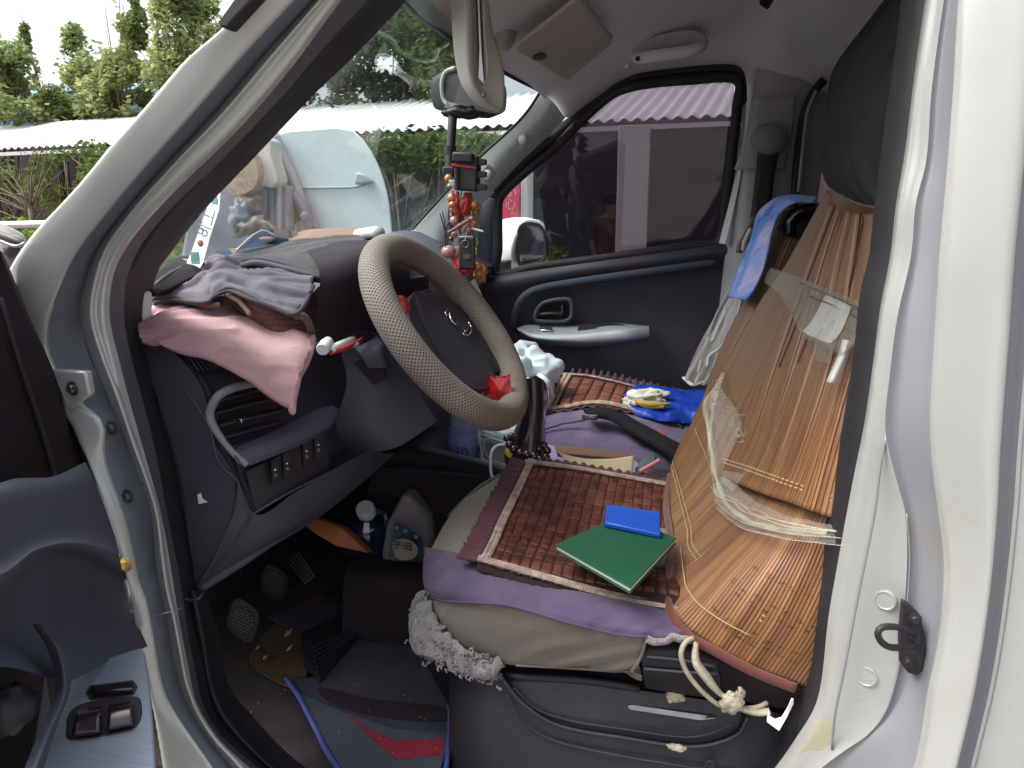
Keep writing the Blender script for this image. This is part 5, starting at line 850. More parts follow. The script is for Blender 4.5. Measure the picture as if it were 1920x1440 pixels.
scs = Surf([[(798, 1026, 1.146), (880, 1041, 1.066), (940, 1058, 1.045), (1010, 1078, 1.022), (1130, 1100, 1.00), (1270, 1122, .985), (1340, 1140, .98)],
 [(793, 1060, 1.10), (850, 1076, 1.012), (930, 1092, .975), (1020, 1112, .955), (1130, 1132, .937), (1270, 1160, .93), (1345, 1180, .935)],
 [(795, 1098, 1.075), (838, 1107, .982), (920, 1122, .935), (1010, 1142, .915), (1120, 1168, .905), (1230, 1185, .902), (1296, 1196, .905)],
 [(805, 1122, 1.068), (845, 1128, .978), (900, 1131, .935), (960, 1137, .918), (1060, 1166, .905), (1160, 1190, .90), (1294, 1197, .902)]], 70).tab(60)
def wrinkle(u, v, p):
    k = max(0, (u-.55)/.45); return Vector((0, -1, .4))*(.003*sin(u*90+sin(v*6)*2)*k+.0025*noise.noise(p*22)+.0015*noise.noise(p*60))
gridmesh('purple_band', scs.grid(40), PURP, cush, disp=wrinkle)
def sag(u, v, p): return Vector((0, -1, 0))*.005*(sin((u*1.2+v*.55)*30)*min(1, max(0, u-.45)*3)*v)
patch('seat_side', [[(805, 1120, 1.07), (845, 1127, .985), (900, 1130, .94), (960, 1136, .922), (1060, 1165, .91), (1160, 1189, .903), (1213, 1193, .903)], [(812, 1150, 1.06), (860, 1170, .975), (915, 1180, .94), (980, 1190, .925), (1070, 1208, .915), (1160, 1222, .91), (1206, 1225, .908)], [(828, 1180, 1.05), (880, 1210, .98), (930, 1228, .955), (990, 1240, .94), (1080, 1247, .93), (1150, 1250, .92), (1198, 1245, .915)], [(850, 1205, 1.05), (890, 1222, .99), (935, 1240, .965), (975, 1246, .95), (1080, 1251, .94), (1150, 1255, .935), (1204, 1272, .925)]], BEIGE, cush, 60, 40, disp=sag, solid=.003)
tube('seam', [(805, 1121, 1.064), (845, 1128, .974), (900, 1131, .931), (960, 1137, .914), (1060, 1166, .901), (1160, 1190, .896), (1213, 1194, .896)], .0016, PURP2, cush, 6, 60)
tube('hem', [(968, 1247, .945), (1080, 1253, .933), (1150, 1258, .926), (1185, 1259, .92), (1203, 1270, .915)], .0022, BEIGE, cush, 6, 40); tube('hem', [(1185, 1258, .912), (1200, 1235, .905), (1212, 1197, .90)], .0022, BEIGE, cush, 6, 20)
tube('cushion_piping', [(843, 968, 1.255), (880, 930, 1.32), (912, 905, 1.365), (950, 886, 1.40), (984, 868, 1.425)], .004, GREYC, cush, 8, 30)
tube('grey_hem', [(1212, 1197, .90), (1225, 1203, .90), (1250, 1201, .90), (1262, 1194, .90), (1275, 1198, .90), (1296, 1200, .90)], .005, FLUFF, cush, 8, 30)
hng = patch('seat_bracket', [[(1215, 1198, .925), (1280, 1200, .925), (1350, 1225, .925)], [(1204, 1225, .912), (1280, 1232, .91), (1345, 1245, .915)], [(1206, 1262, .912), (1280, 1268, .91), (1350, 1270, .915)], [(1210, 1290, .93), (1280, 1302, .93), (1350, 1310, .93)]], BLKP, van, 20, 30)
tube('bracket_ridge', [(1212, 1231, .905), (1280, 1238, .903), (1340, 1250, .905)], .002, DASHL, hng, 6, 12); tube('bracket_ridge', [(1208, 1254, .907), (1280, 1260, .905), (1345, 1264, .905)], .002, DASH, hng, 6, 12)
patch('recliner_cover', [[(1340, 1190, .94), (1400, 1210, .92), (1500, 1250, .92), (1560, 1270, .93)], [(1345, 1240, .915), (1420, 1260, .90), (1490, 1290, .90), (1560, 1300, .91)], [(1350, 1300, .93), (1420, 1320, .915), (1480, 1330, .915), (1540, 1340, .92)]], DARK, hng, 24, 20)
# fleece under the seat
fz = lambda u, v, p: Vector((0, -1, .0))*(.012*noise.noise(p*30)+.007*noise.noise(p*90))+Vector((.006*noise.noise(p*60+Vector((5, 0, 0))), 0, .008*noise.noise(p*70)))
g = patch('fleece_pad', [[(800, 1108, 1.08), (818, 1165, 1.02), (862, 1212, .975), (905, 1232, .955), (940, 1244, .945)], [(784, 1130, 1.07), (790, 1185, 1.01), (845, 1228, .965), (892, 1248, .95), (936, 1255, .94)], [(788, 1160, 1.07), (780, 1208, 1.02), (836, 1236, .97), (880, 1262, .955), (928, 1262, .945)]], FLUFF, None, 60, 24, solid=.02, disp=fz)
tag(g, 'curly grey fleece pad hanging out under the front edge of the driver seat', 'fleece pad')
R = random.Random(9); P_ = cr([(790, 1130, 1.08), (786, 1170, 1.05), (795, 1205, 1.02), (840, 1226, .975), (885, 1245, .96), (925, 1254, .955)], 60); loops = []
for i in range(380):
    c = P_[R.randint(0, 59)]+Vector((R.gauss(0.004, .008), -.012+R.gauss(0, .004), R.uniform(-.016, .026))); r = R.uniform(.0024, .004); a1 = Vector((R.gauss(0, 1), R.gauss(0, 1), R.gauss(0, 1))).normalized(); b1 = a1.cross(Vector((R.gauss(0, 1), R.gauss(0, 1), R.gauss(0, 1)))).normalized()
    loops.append(tubegeo([c+a1*r*cos(t)+b1*r*sin(t) for t in (0, 1.2, 2.4, 3.6, 4.8)], .0014, 5)[:2])
v, f_ = join(loops); mk('curls', v, f_, FLUFF, g, True, None, 0)
# bead/tile cushion on the driver seat
MS = Surf([[(987, 868, 1.395), (1080, 880, 1.40), (1180, 898, 1.41), (1275, 915, 1.415)], [(965, 915, 1.30), (1060, 930, 1.30), (1170, 948, 1.30), (1275, 965, 1.30)], [(930, 985, 1.16), (1040, 1005, 1.16), (1160, 1028, 1.16), (1275, 1050, 1.16)], [(912, 1028, 1.06), (1020, 1055, 1.03), (1150, 1085, 1.0), (1275, 1108, .975)], [(896, 1058, 1.012), (1010, 1090, .985), (1140, 1125, .965), (1275, 1150, .945)]], 60).tab(80)
up_ = lambda u, v: MS.nrm(u, v)
g = gridmesh('tile_cushion', [[MS.at(j/59, i/49)+up_(j/59, i/49)*.003 for j in range(60)] for i in range(50)], TILEB, None, solid=.004)
tag(g, 'red-brown lacquered tile cushion with braided trim on the driver seat', 'seat cushion')
def tiles(S_, u0, u1, v0, v1, nu, nv, gap, h, par, mat, base, name='tiles'):
    V_, F_ = [], []
    prof = [(0, 0), (.05, .7), (.16, 1), (.84, 1), (.95, .7), (1, 0)]
    for i in range(nu):
        for j in range(nv):
            ua, ub = u0+(u1-u0)*(i+gap)/nu, u0+(u1-u0)*(i+1-gap)/nu; gv = gap*(1.6 if j % 2 == 0 else .7)
            va, vb = v0+(v1-v0)*(j+gv)/nv, v0+(v1-v0)*(j+1-gap)/nv; o = len(V_); hh = h*random.uniform(.85, 1.15)
            tl = Vector((random.gauss(0, .0004), random.gauss(0, .0004), 0))
            n_ = S_.nrm((ua+ub)/2, (va+vb)/2)
            for y, hy_ in prof:
                for x, hx_ in prof:
                    V_.append(S_.at(ua+(ub-ua)*x, va+(vb-va)*y)+n_*(base+hh*min(hx_, hy_))+tl*(x-.5)*3)
            for y in range(5):
                for x in range(5): q = o+y*6+x; F_.append((q, q+1, q+7, q+6))
    return mk(name, V_, F_, mat, par, True, None, 0)
tiles(MS, .05, 1.0, .035, .965, 17, 14, .025, .0022, g, TILE, .0042)
def edge(name, pts, wdt, mat, par, wav=0, n=120, rows=5, amp=.006, seed=0, up=Vector((0, 0, 1)), out=None):
    P = cr(pts, n); G = []
    for k in range(rows):
        row = []
        for i, p in enumerate(P):
            t = (P[min(i+1, n-1)]-P[max(i-1, 0)]).normalized(); o_ = (out if out else t.cross(up)).normalized(); s = k/(rows-1)
            row.append(p+o_*wdt*s*(1+.15*noise.noise(Vector((i*.25, seed, 0))))+up*(amp*s*sin(i*wav)+.003*noise.noise(Vector((i*.2, k, seed)))))
        G.append(row)
    return gridmesh(name, G, mat, par, solid=.0015)
bl = [MS.at(0, v/12)+MS.nrm(0, v/12)*.006 for v in range(13)]; bt = [MS.at(u/12, 0)+MS.nrm(u/12, 0)*.006 for u in range(13)]; bb = [MS.at(u/12, 1)+MS.nrm(u/12, 1)*.005 for u in range(13)]
def ins(L, d): return [p+Vector(d) for p in L]
def braid(name, A, wd, mat, par, seed):
    n = 150; P = cr(A, n); vs = []; R = random.Random(seed); parts = []
    for k in range(3):
        Q_ = []
        for i in range(n*2-1):
            p = P[i//2].lerp(P[min(i//2+1, n-1)], (i % 2)*.5); t = (P[min(i//2+1, n-1)]-P[max(i//2-1, 0)]).normalized(); s = t.cross(Vector((0, 0, 1))).normalized()
            Q_.append(p+s*wd*.5*sin(i*.55+k*2.09)+Vector((0, 0, .0015*cos(i*1.1+k*4.18)+.002)))
        parts.append(tubegeo(Q_, .0015, 5)[:2])
    v, f_ = join(parts); return mk(name, v, f_, mat, par, True, None, 0)
for i_, (A, d) in enumerate(((bl, (.010, 0, 0)), (bt, (0, -.012, -.001)), (bb, (0, .006, 0)))):
    A2 = ins(A, d); pl = patch('braid_band', [ins(A2, (-.006, 0, -.002) if i_ == 0 else (0, .007, -.002)), ins(A2, (.006, 0, -.001) if i_ == 0 else (0, -.007, -.001))], TRIMB, g, 80, 4, solid=.001)
    braid('braid', ins(A2, (-.0035, 0, .001) if i_ == 0 else (0, .004, .001)), .006, TRIML, g, i_); braid('braid', ins(A2, (.0035, 0, .001) if i_ == 0 else (0, -.004, .001)), .006, TRIML, g, 5+i_)
edge('frill', ins(bl, (0, 0, -.002))[::-1], .034, FRILL, g, .8, 160, 6, .005, 2, out=Vector((-1, .12, 0)))
edge('frill', ins(bt, (0, 0, -.002)), .020, FRILL, g, .9, 120, 5, .003, 7, out=Vector((0, 1, .15)))
edge('frill', ins(bb, (0, 0, -.003)), .012, TILEB, g, .9, 120, 4, .002, 4, out=Vector((0, -1, -.9)))
# notebook & booklet
zn = .853
g = rootobj('notebook', F(1155, 1035, zn), 'green-covered notebook lying askew on the tiled driver cushion', 'notebook')
nb = [F(1040, 1023, zn), F(1165, 968, zn+.004), F(1268, 1011, zn+.004), F(1182, 1104, zn)]
slab('cover', nb, (0, 0, .0018), GREEN, g, .0006); slab('pages', [p+(Vector(sum((n for n in nb), Vector())/4)-p)*.03+Vector((0, 0, -.0055)) for p in nb], (0, 0, .005), PAPER, g, .0005)
slab('back_cover', [p+Vector((0, 0, -.0075)) for p in nb], (0, 0, .0015), GREEN, g, .0004); MN = frame(F(1165, 1035, zn+.0024), nb[1]-nb[0], nb[0]-nb[3]); 
for i, (dx, l) in enumerate(((0, .07), (1, .045), (2, .05))): 
    p = F(1150+dx*12, 1022+dx*14, zn+.0021); d_ = (nb[2]-nb[1]).normalized(); e_ = (nb[1]-nb[0]).normalized()
    for k in range(int(l/.007)): box('gilt_print', p+d_*(k*.007-l/2), (.0042, .0009, .0003), pbr('gilt', (.08, .13, .03, 1), .4, .4) if i == 0 and k == 0 else bpy.data.materials['gilt'], g, 0)
zb = zn+.006
tag(slab('booklet', [F(1137, 953, zb+.004), F(1237, 967, zb+.004), F(1238, 1010, zb), F(1134, 988, zb)], (0, 0, .007), BLUE, None, .0015), 'small bright blue booklet lying on the far corner of the green notebook', 'booklet')
# ------------------------------------------------ driver backrest and bamboo mats
bkr = patch('backrest', [[(1290, 905, 1.42), (1340, 1000, 1.2), (1380, 1130, .97), (1560, 1250, .95)], [(1400, 640, 1.42), (1480, 680, 1.2), (1600, 720, .98), (1700, 720, .95)], [(1560, 370, 1.38), (1590, 390, 1.2), (1640, 400, 1.05), (1760, 420, 1.0)]], DKCLOTH, van, 30, 20, disp=lambda u, v, p: Vector((.035, .0, -.01)))
BR = [[(1255, 893, 1.42), (1254, 950, 1.31), (1262, 1010, 1.17), (1258, 1100, 1.0), (1262, 1145, .945), (1290, 1180, .918), (1345, 1215, .905), (1415, 1250, .90), (1490, 1279, .90), (1600, 1310, .90)],
 [(1268, 850, 1.42), (1290, 905, 1.32), (1312, 970, 1.17), (1335, 1050, 1.0), (1355, 1090, .945), (1400, 1120, .915), (1450, 1150, .905), (1510, 1175, .90), (1560, 1190, .90), (1660, 1210, .90)],
 [(1296, 798, 1.42), (1340, 845, 1.32), (1390, 890, 1.19), (1450, 945, 1.03), (1490, 975, .965), (1530, 1000, .93), (1570, 1020, .915), (1610, 1030, .91), (1660, 1040, .91), (1720, 1050, .91)],
 [(1357, 690, 1.42), (1400, 715, 1.33), (1455, 745, 1.21), (1520, 790, 1.06), (1560, 810, .985), (1600, 830, .945), (1640, 840, .93), (1680, 845, .925), (1710, 850, .925), (1760, 850, .925)],
 [(1430, 562, 1.42), (1465, 580, 1.34), (1510, 600, 1.23), (1565, 630, 1.09), (1600, 645, 1.01), (1635, 655, .97), (1670, 660, .95), (1700, 665, .94), (1730, 665, .94), (1770, 665, .94)],
 [(1475, 497, 1.40), (1500, 508, 1.34), (1540, 520, 1.24), (1590, 535, 1.11), (1625, 545, 1.04), (1655, 550, .99), (1685, 555, .97), (1710, 555, .96), (1740, 555, .96), (1770, 555, .96)],
 [(1552, 357, 1.36), (1570, 366, 1.33), (1590, 376, 1.27), (1615, 388, 1.19), (1635, 394, 1.13), (1655, 396, 1.08), (1675, 398, 1.05), (1700, 398, 1.03), (1720, 398, 1.02), (1750, 398, 1.0)]]
bs = Surf(BR, 110).tab(100)
def bmd(u, v, p): return Vector((-.7, -.7, 0))*(.004*sin(u*34+v*3)*max(0, v-.35)+.003*noise.noise(Vector((u*9, v*2, 1))))
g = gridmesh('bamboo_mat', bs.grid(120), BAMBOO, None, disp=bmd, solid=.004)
tag(g, 'amber slatted bamboo mat covering the driver seat back', 'bamboo mat')
PIPE = fabric('maroon_binding', (.13, .035, .025, 1))
tube('binding', [(1256, 893, 1.415), (1250, 950, 1.30), (1257, 1010, 1.165), (1254, 1100, .995), (1258, 1150, .938), (1288, 1190, .913), (1345, 1223, .90), (1415, 1260, .895), (1490, 1290, .895)], .006, PIPE, g, 10, 80, flat=1.2)
def stitch(S_, pts, mat, par, off=.004, dash=.55, n=60, r=.0009, name='stitching'):
    P = [S_.at(u, v)+S_.nrm(u, v)*off for u, v in pts]; P = cr(P, n*2); parts = [tubegeo([P[2*i], P[2*i].lerp(P[2*i+1], dash*1.8)], r, 5)[:2] for i in range(n)]
    v_, f__ = join(parts); return mk(name, v_, f__, mat, par, False)
THR = pbr('pale_thread', (.55, .42, .22, 1), .8)
for a in (.0, .012): stitch(bs, [(.02, .05+a), (.25, .055+a), (.4, .06+a), (.55, .075+a), (.8, .10+a)], THR, g, .0065)
stitch(bs, [(.04, .20), (.2, .19), (.4, .17)], THR, g, .0065, n=40); tube('thread', [bs.at(.45+.05*k, .035+.004*k)+bs.nrm(.45+.05*k, .04)*.006 for k in range(8)], .0008, THR, g, 5, 24)
INK = pbr('ink_print', (.07, .035, .02, 1), .7)
INKF = film('faded_ink', .26, (.05, .028, .018), .7)
R = random.Random(4)
for (u0, v0, nn) in ((.74, .185, 5), (.72, .135, 8), (.74, .118, 6), (.72, .065, 7), (.75, .048, 6)):
    V_, F_ = [], []
    for k in range(nn):
        for q in range(4):
            u = u0+k*.024+R.uniform(0, .010); v = v0+R.uniform(-.005, .005); du, dv = R.uniform(.003, .011), R.uniform(.0016, .005); o_ = len(V_)
            V_ += [bs.at(a, b)+bs.nrm(a, b)*(.0064+q*.0001) for a, b in ((u, v), (u+du, v), (u+du, v+dv), (u, v+dv))]; F_.append((o_, o_+1, o_+2, o_+3))
    mk('faded_print', V_, F_, INKF, g, False)
# upper folded sheet
FS = Surf([[(1368, 898, 1.20), (1400, 915, 1.13), (1450, 935, 1.04), (1500, 950, .97), (1556, 968, .925), (1640, 985, .915)], [(1400, 825, 1.21), (1440, 845, 1.14), (1480, 860, 1.06), (1530, 880, .98), (1580, 895, .935), (1660, 905, .92)], [(1448, 700, 1.24), (1490, 715, 1.16), (1530, 730, 1.08), (1580, 745, 1.0), (1620, 760, .955), (1700, 765, .93)], [(1500, 570, 1.27), (1530, 580, 1.2), (1570, 590, 1.12), (1610, 600, 1.05), (1650, 610, 1.0), (1720, 615, .95)], [(1540, 470, 1.29), (1562, 474, 1.24), (1590, 480, 1.17), (1625, 488, 1.1), (1660, 492, 1.05), (1730, 495, 1.0)], [(1575, 385, 1.30), (1590, 390, 1.26), (1610, 398, 1.2), (1635, 404, 1.13), (1665, 406, 1.08), (1730, 408, 1.03)]], 80).tab(80)
SAWF = lambda u, v: (lambda t: t if t < .92 else (1-t)/.08*.92)((u*5.6+.3) % 1)
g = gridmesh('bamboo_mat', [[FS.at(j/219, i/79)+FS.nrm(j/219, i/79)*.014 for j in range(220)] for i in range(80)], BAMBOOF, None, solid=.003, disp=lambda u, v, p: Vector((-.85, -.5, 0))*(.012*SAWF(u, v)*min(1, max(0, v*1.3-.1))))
tag(g, 'second bamboo sheet folded in narrow pleats over the upper part of the mat, taped on', 'bamboo mat')
for a in (0, .013): stitch(FS, [(.02, .045+a), (.3, .05+a), (.6, .052+a), (.9, .05+a)], THR, g, .026, n=34)
for (uu_, vv0) in ((.18, .42), (.36, .45), (.62, .5)): tube('fold_shadow_gap', [FS.at(uu_+.01*k, min(1, vv0+.06*k))+FS.nrm(.5, .5)*.02 for k in range(9)], .0012, INK, g, 5, 20)  # dark tubes colour shade into the pleat folds
# plastic wraps
def wrap(name, pts, r, mat, n=80, seed=0, flat=1):
    P = cr(pts, n); P = [p+Vector((noise.noise(Vector((i*.15, seed, 0))), noise.noise(Vector((i*.15, seed, 5))), noise.noise(Vector((i*.15, seed, 9)))))*.003 for i, p in enumerate(P)]
    vs, fs, uvs = tubegeo(P, r, 8, rf=lambda s: 1+.5*noise.noise(Vector((s*12, seed, 2))), flat=flat); return mk(name, vs, fs, mat, None, True, None, 0)
STR = film('twisted_film', .34, (.72, .70, .55), .12)
tag(wrap('plastic_strand', [(1357, 700, 1.38), (1335, 735, 1.37), (1323, 760, 1.36), (1328, 800, 1.34), (1334, 850, 1.28), (1345, 905, 1.18), (1362, 945, 1.10), (1400, 975, 1.02), (1460, 992, .965), (1550, 1000, .91)], .0042, STR, seed=1), 'twisted clear plastic strand looping down the left of the bamboo mat', 'plastic strand')
tag(wrap('plastic_strand', [(1356, 705, 1.375), (1340, 750, 1.36), (1333, 800, 1.335), (1331, 830, 1.31)], .003, STR, seed=3), 'short thin clear strand beside the longer twisted strand', 'plastic strand')
fb = Surf([[(1372, 885, 1.17), (1420, 925, 1.08), (1480, 955, .99), (1550, 972, .93), (1640, 985, .90)], [(1352, 905, 1.17), (1400, 955, 1.04), (1470, 980, .96), (1550, 992, .915), (1640, 1000, .895)], [(1362, 948, 1.11), (1410, 985, 1.01), (1480, 1000, .945), (1550, 1010, .91), (1640, 1015, .89)]], 60).tab(40)
crd = lambda u, v, p: Vector((-.6, -.8, 0))*(.02+.004*noise.noise(Vector((u*9, v*26, 0)))+.003*noise.noise(p*60))
tag(gridmesh('plastic_wrap', fb.grid(40), PVC, None, disp=crd), 'wide crinkled clear film band round the bottom of the folded bamboo sheet', 'plastic wrap')
fl2 = Surf([[(1352, 712, 1.37), (1385, 760, 1.33), (1412, 815, 1.24), (1430, 850, 1.15)], [(1336, 760, 1.35), (1362, 810, 1.3), (1392, 860, 1.2), (1405, 890, 1.12)], [(1336, 850, 1.28), (1350, 880, 1.24), (1368, 905, 1.16), (1385, 920, 1.10)]], 40)
tag(gridmesh('plastic_wrap', fl2.grid(30), PVC, None, disp=lambda u, v, p: Vector((-.7, -.7, 0))*(.012+.005*noise.noise(Vector((u*6, v*3, 2))))), 'loose clear film stretched between the twisted strand and the folded sheet', 'plastic wrap')
R = random.Random(8); ps = []
for k in range(5):
    v = R.uniform(.1, .9); Q_ = [fb.at(u/10, min(1, max(0, v+.12*noise.noise(Vector((u*.5, k, 0))))))+Vector((-.6, -.8, 0))*.026 for u in range(11)]; ps.append(tubegeo(cr(Q_, 30), R.uniform(.0004, .0010), 5)[:2])
v_, f__ = join(ps); tag(mk('film_creases', v_, f__, STR, None, True, None, 0), 'bright twisted creases along the lower film band', 'plastic wrap')
tp = Surf([[(1463, 500, 1.34), (1510, 515, 1.25), (1575, 540, 1.12), (1640, 565, 1.0)], [(1452, 527, 1.34), (1500, 560, 1.22), (1545, 600, 1.12), (1630, 630, .985)], [(1462, 532, 1.34), (1500, 580, 1.21), (1524, 625, 1.13), (1555, 640, 1.07), (1600, 662, .99)]], 50).tab(40)
g = gridmesh('packing_tape', tp.grid(36), PVCT, None, disp=lambda u, v, p: Vector((-.6, -.8, 0))*(.03+.002*noise.noise(Vector((u*14, v*5, 0)))), solid=.001)
tag(g, 'wide greyish packing tape wrapped round the upper bamboo sheet', 'tape')
gridmesh('white_patch', [[tp.at(.60+.26*j/11+.05*(1-i/11), .10+.80*i/11)+Vector((-.6, -.8, 0))*(.034+.0015*noise.noise(Vector((j*.9, i*.5, 0)))) for j in range(12)] for i in range(12)], PVCW, g)
for k in range(4): tube('tape_crease', [(1500+k*18, 530+k*25, 1.15-.02*k), (1570+k*8, 560+k*20, 1.04-.01*k), (1625, 585+k*24, .955)], .0008, METAL, g, 5, 14)
tag(patch('tape_tail', [[(1580, 636, .99), (1570, 670, .98), (1549, 716, .97)], [(1588, 638, .975), (1579, 672, .965), (1557, 718, .955)], [(1597, 640, .98), (1587, 674, .97), (1566, 718, .96)]], PVCW, None, 14, 6, solid=.002), 'stiff whitish tape tail hanging from the packing tape', 'tape')
tag(patch('residue', [[(1524, 632, 1.055), (1560, 642, .995)], [(1520, 672, 1.055), (1553, 682, .995)]], PVCT, None, 8, 6, solid=.001, disp=lambda u, v, p: Vector((0, -.012, 0))), 'dull square tape residue just below the white tape patch', 'tape')
R = random.Random(2); ps = []
for i in range(60):
    t = i/60; p = U(1352+58*t**.9+R.gauss(0, 1.5), 712+110*t+R.gauss(0, 2), 1.385-.22*t)+Vector((-.012, -.012, 0)); e = p+Vector((R.gauss(0, .008), R.gauss(-.002, .003), R.gauss(-.003, .005)))*(.5+.6*t); ps.append(tubegeo([p, p.lerp(e, .5)+Vector((R.gauss(0, .002), 0, R.gauss(0, .002))), e], .0006, 4)[:2])
v_, f__ = join(ps); tag(mk('frayed_thread', v_, f__, pbr('white_thread', (.45, .42, .34, 1), .8), None, False), 'frayed white thread trailing diagonally over the bamboo mat', 'thread')
# rope tie below the seat back
g = rootobj('tie_strap', U(1370, 1310, .9), 'pale twisted plastic tie knotted below the bamboo mat', 'tie')
TIEM = pbr('pale_tie', (.42, .38, .28, 1), .5, 0, .25, 30, 200, .8, .002)
tube('loop', [(1300, 1196, .895), (1285, 1205, .885), (1277, 1225, .88), (1285, 1255, .88), (1310, 1290, .88), (1345, 1320, .88), (1370, 1330, .88)], .0032, TIEM, g, 8, 40); tube('band', [(1305, 1205, .885), (1305, 1240, .88), (1325, 1270, .878), (1345, 1295, .878), (1362, 1310, .878)], .0095, TIEM, g, 10, 40, flat=.5, rf=lambda s: .6+.6*sin(pi*min(1, s*1.1)))
crumple('knot', U(1372, 1318, .875), .012, (1.1, .7, 1.2), TIEM, g, 3); tube('tail', [(1375, 1320, .875), (1395, 1330, .88), (1420, 1336, .885), (1442, 1334, .89)], .006, TIEM, g, 8, 20, flat=.6); tube('tail', [(1376, 1314, .88), (1390, 1298, .885), (1384, 1296, .885)], .006, TIEM, g, 8, 10); tube('tail', [(1395, 1328, .885), (1420, 1326, .89), (1438, 1318, .90)], .003, TIEM, g, 8, 14)
tag(slab('paper_scrap', [(1441, 1327, .885), (1444, 1344, .88), (1454, 1350, .88), (1466, 1346, .88), (1478, 1326, .885), (1484, 1311, .89), (1488, 1311, .89), (1488, 1320, .89), (1476, 1345, .88), (1461, 1371, .87), (1438, 1354, .875)], (0, .003, 0), PAPER, None, .0005), 'torn white paper scrap wedged against the door seal below the tie', 'paper scrap')
tag(crumple('tissue', U(1265, 1305, .935), .011, (1.1, .7, .8), TIEM, None, 5), 'small crumpled tissue on the black step under the seat bracket', 'tissue')
tag(crumple('tissue', U(1268, 1402, .93), .008, (1.6, .7, .5), TIEM, None, 7), 'flat tissue scrap on the lower grey step ridge', 'tissue')
lathe('step_screw', [(.009, 0), (.009, .002), (.006, .003), (.005, .001), (0, .001)], U(1333, 1436, .94), BLKP, rz, axis=(0, -1, .2))
# dark cloth headrest bundle
HB = Surf([[(1760, -120, 1.15), (1640, 30, 1.25), (1560, 130, 1.3), (1545, 190, 1.3), (1536, 260, 1.3), (1541, 320, 1.28), (1555, 352, 1.25), (1590, 372, 1.2), (1640, 385, 1.12)], [(1780, -120, 1.0), (1690, 20, 1.08), (1620, 120, 1.12), (1590, 200, 1.12), (1585, 270, 1.12), (1590, 330, 1.1), (1600, 362, 1.1), (1625, 382, 1.08), (1660, 388, 1.05)], [(1850, -120, .95), (1780, 20, .98), (1700, 120, 1.0), (1670, 200, 1.0), (1660, 270, 1.0), (1660, 330, 1.0), (1662, 370, 1.0), (1670, 388, 1.0), (1690, 392, 1.0)], [(1920, -120, 1.0), (1850, 20, 1.0), (1790, 120, 1.0), (1760, 200, 1.0), (1740, 270, 1.0), (1740, 330, 1.0), (1740, 370, 1.0), (1740, 390, 1.0), (1740, 400, 1.0)]], 70)
g = gridmesh('headrest_cover', HB.grid(50), DKCLOTH, None, disp=lambda u, v, p: Vector((-.6, -.8, 0))*(.016*noise.noise(Vector((u*3, v*9, 0)))+.004*sin(v*14+u*5)*u))
tag(g, 'charcoal cloth bundle bulging over the driver headrest', 'cloth bundle')
tag(slab('torn_sheet', [(1557, 352, 1.24), (1575, 362, 1.22), (1600, 380, 1.16), (1640, 392, 1.1), (1645, 410, 1.1), (1625, 418, 1.12), (1610, 402, 1.15), (1590, 412, 1.18), (1578, 404, 1.2), (1566, 384, 1.22)], (0, .004, 0), BRBOOK, None, .001), 'torn brown paper edge between the charcoal bundle and the bamboo', 'paper')
# ------------------------------------------------ passenger seat side
pz = lambda px, py, z=.87: U(px, py, z, 'z')
ps_ = patch('passenger_seat', [[(1035, 716, 2.02), (1060, 708, 2.06), (1140, 706, 2.08), (1240, 722, 2.08), (1340, 745, 2.06)], [(1012, 775, 1.80), (1060, 765, 1.80), (1150, 765, 1.80), (1250, 785, 1.80), (1340, 800, 1.80)], [(1008, 800, 1.70), (1050, 792, 1.69), (1120, 795, 1.68), (1210, 822, 1.66), (1330, 850, 1.66)], [(1006, 835, 1.64), (1040, 838, 1.62), (1120, 850, 1.60), (1210, 866, 1.58), (1330, 890, 1.58)], [(1005, 930, 1.62), (1040, 930, 1.60), (1120, 940, 1.58), (1210, 950, 1.58), (1330, 960, 1.58)]], PURP, van, 50, 50, disp=lambda u, v, p: Vector((0, 0, 1))*(.006*noise.noise(p*14)+.002*noise.noise(p*50)))
tube('seat_piping', [(1012, 808, 1.685), (1040, 800, 1.68), (1110, 808, 1.67), (1180, 835, 1.64), (1225, 860, 1.62)], .003, PURP2, ps_, 6, 24)
MP = Surf([[(1048, 708, 2.0), (1100, 712, 2.0), (1150, 722, 2.0), (1200, 735, 2.0), (1280, 755, 2.0)], [(1030, 740, 1.90), (1080, 742, 1.89), (1140, 750, 1.88), (1200, 762, 1.87), (1280, 780, 1.86)], [(1014, 779, 1.78), (1060, 775, 1.77), (1110, 766, 1.79), (1150, 770, 1.78), (1280, 805, 1.76)]], 50).tab(50)
g = gridmesh('tile_cushion', [[MP.at(j/49, i/29)+Vector((0, 0, .006)) for j in range(50)] for i in range(30)], TILEB, None, solid=.006); tag(g, 'red-brown tile cushion with frayed pale braid on the passenger seat', 'seat cushion')
TILE2 = pbr('dull_red_tile', (.17, .045, .025, 1), .55, 0, .3, 80); tiles(MP, .12, 1, .06, .86, 10, 5, .04, .005, g, TILE2, .007)
pl = [MP.at(0.02, v/8)+Vector((.012, 0, .010)) for v in range(9)]; pb = [MP.at(u/10, .95)+Vector((0, 0, .010)) for u in range(11)]; pt_ = [MP.at(u/10, 0)+Vector((0, 0, .01)) for u in range(11)]
for A in (pl, ins(pl, (.012, 0, 0)), pb, ins(pb, (0, .012, .001)), pt_): braid('braid', A, .010, TRIML, g, 1)
patch('braid_band', [ins(pl, (-.008, 0, -.002)), ins(pl, (.024, 0, -.002))], TRIML, g, 40, 6, solid=.001); edge('frill', ins(pt_, (.03, 0, 0)), .02, FRILL, g, 1.1, 100, 5, .012, 3, out=Vector((0, 1, .2)))
edge('frill', ins(pb, (0, -.004, -.002)), .014, FRILL, g, .9, 90, 4, .003, 5, out=Vector((0, -1, -.2)))
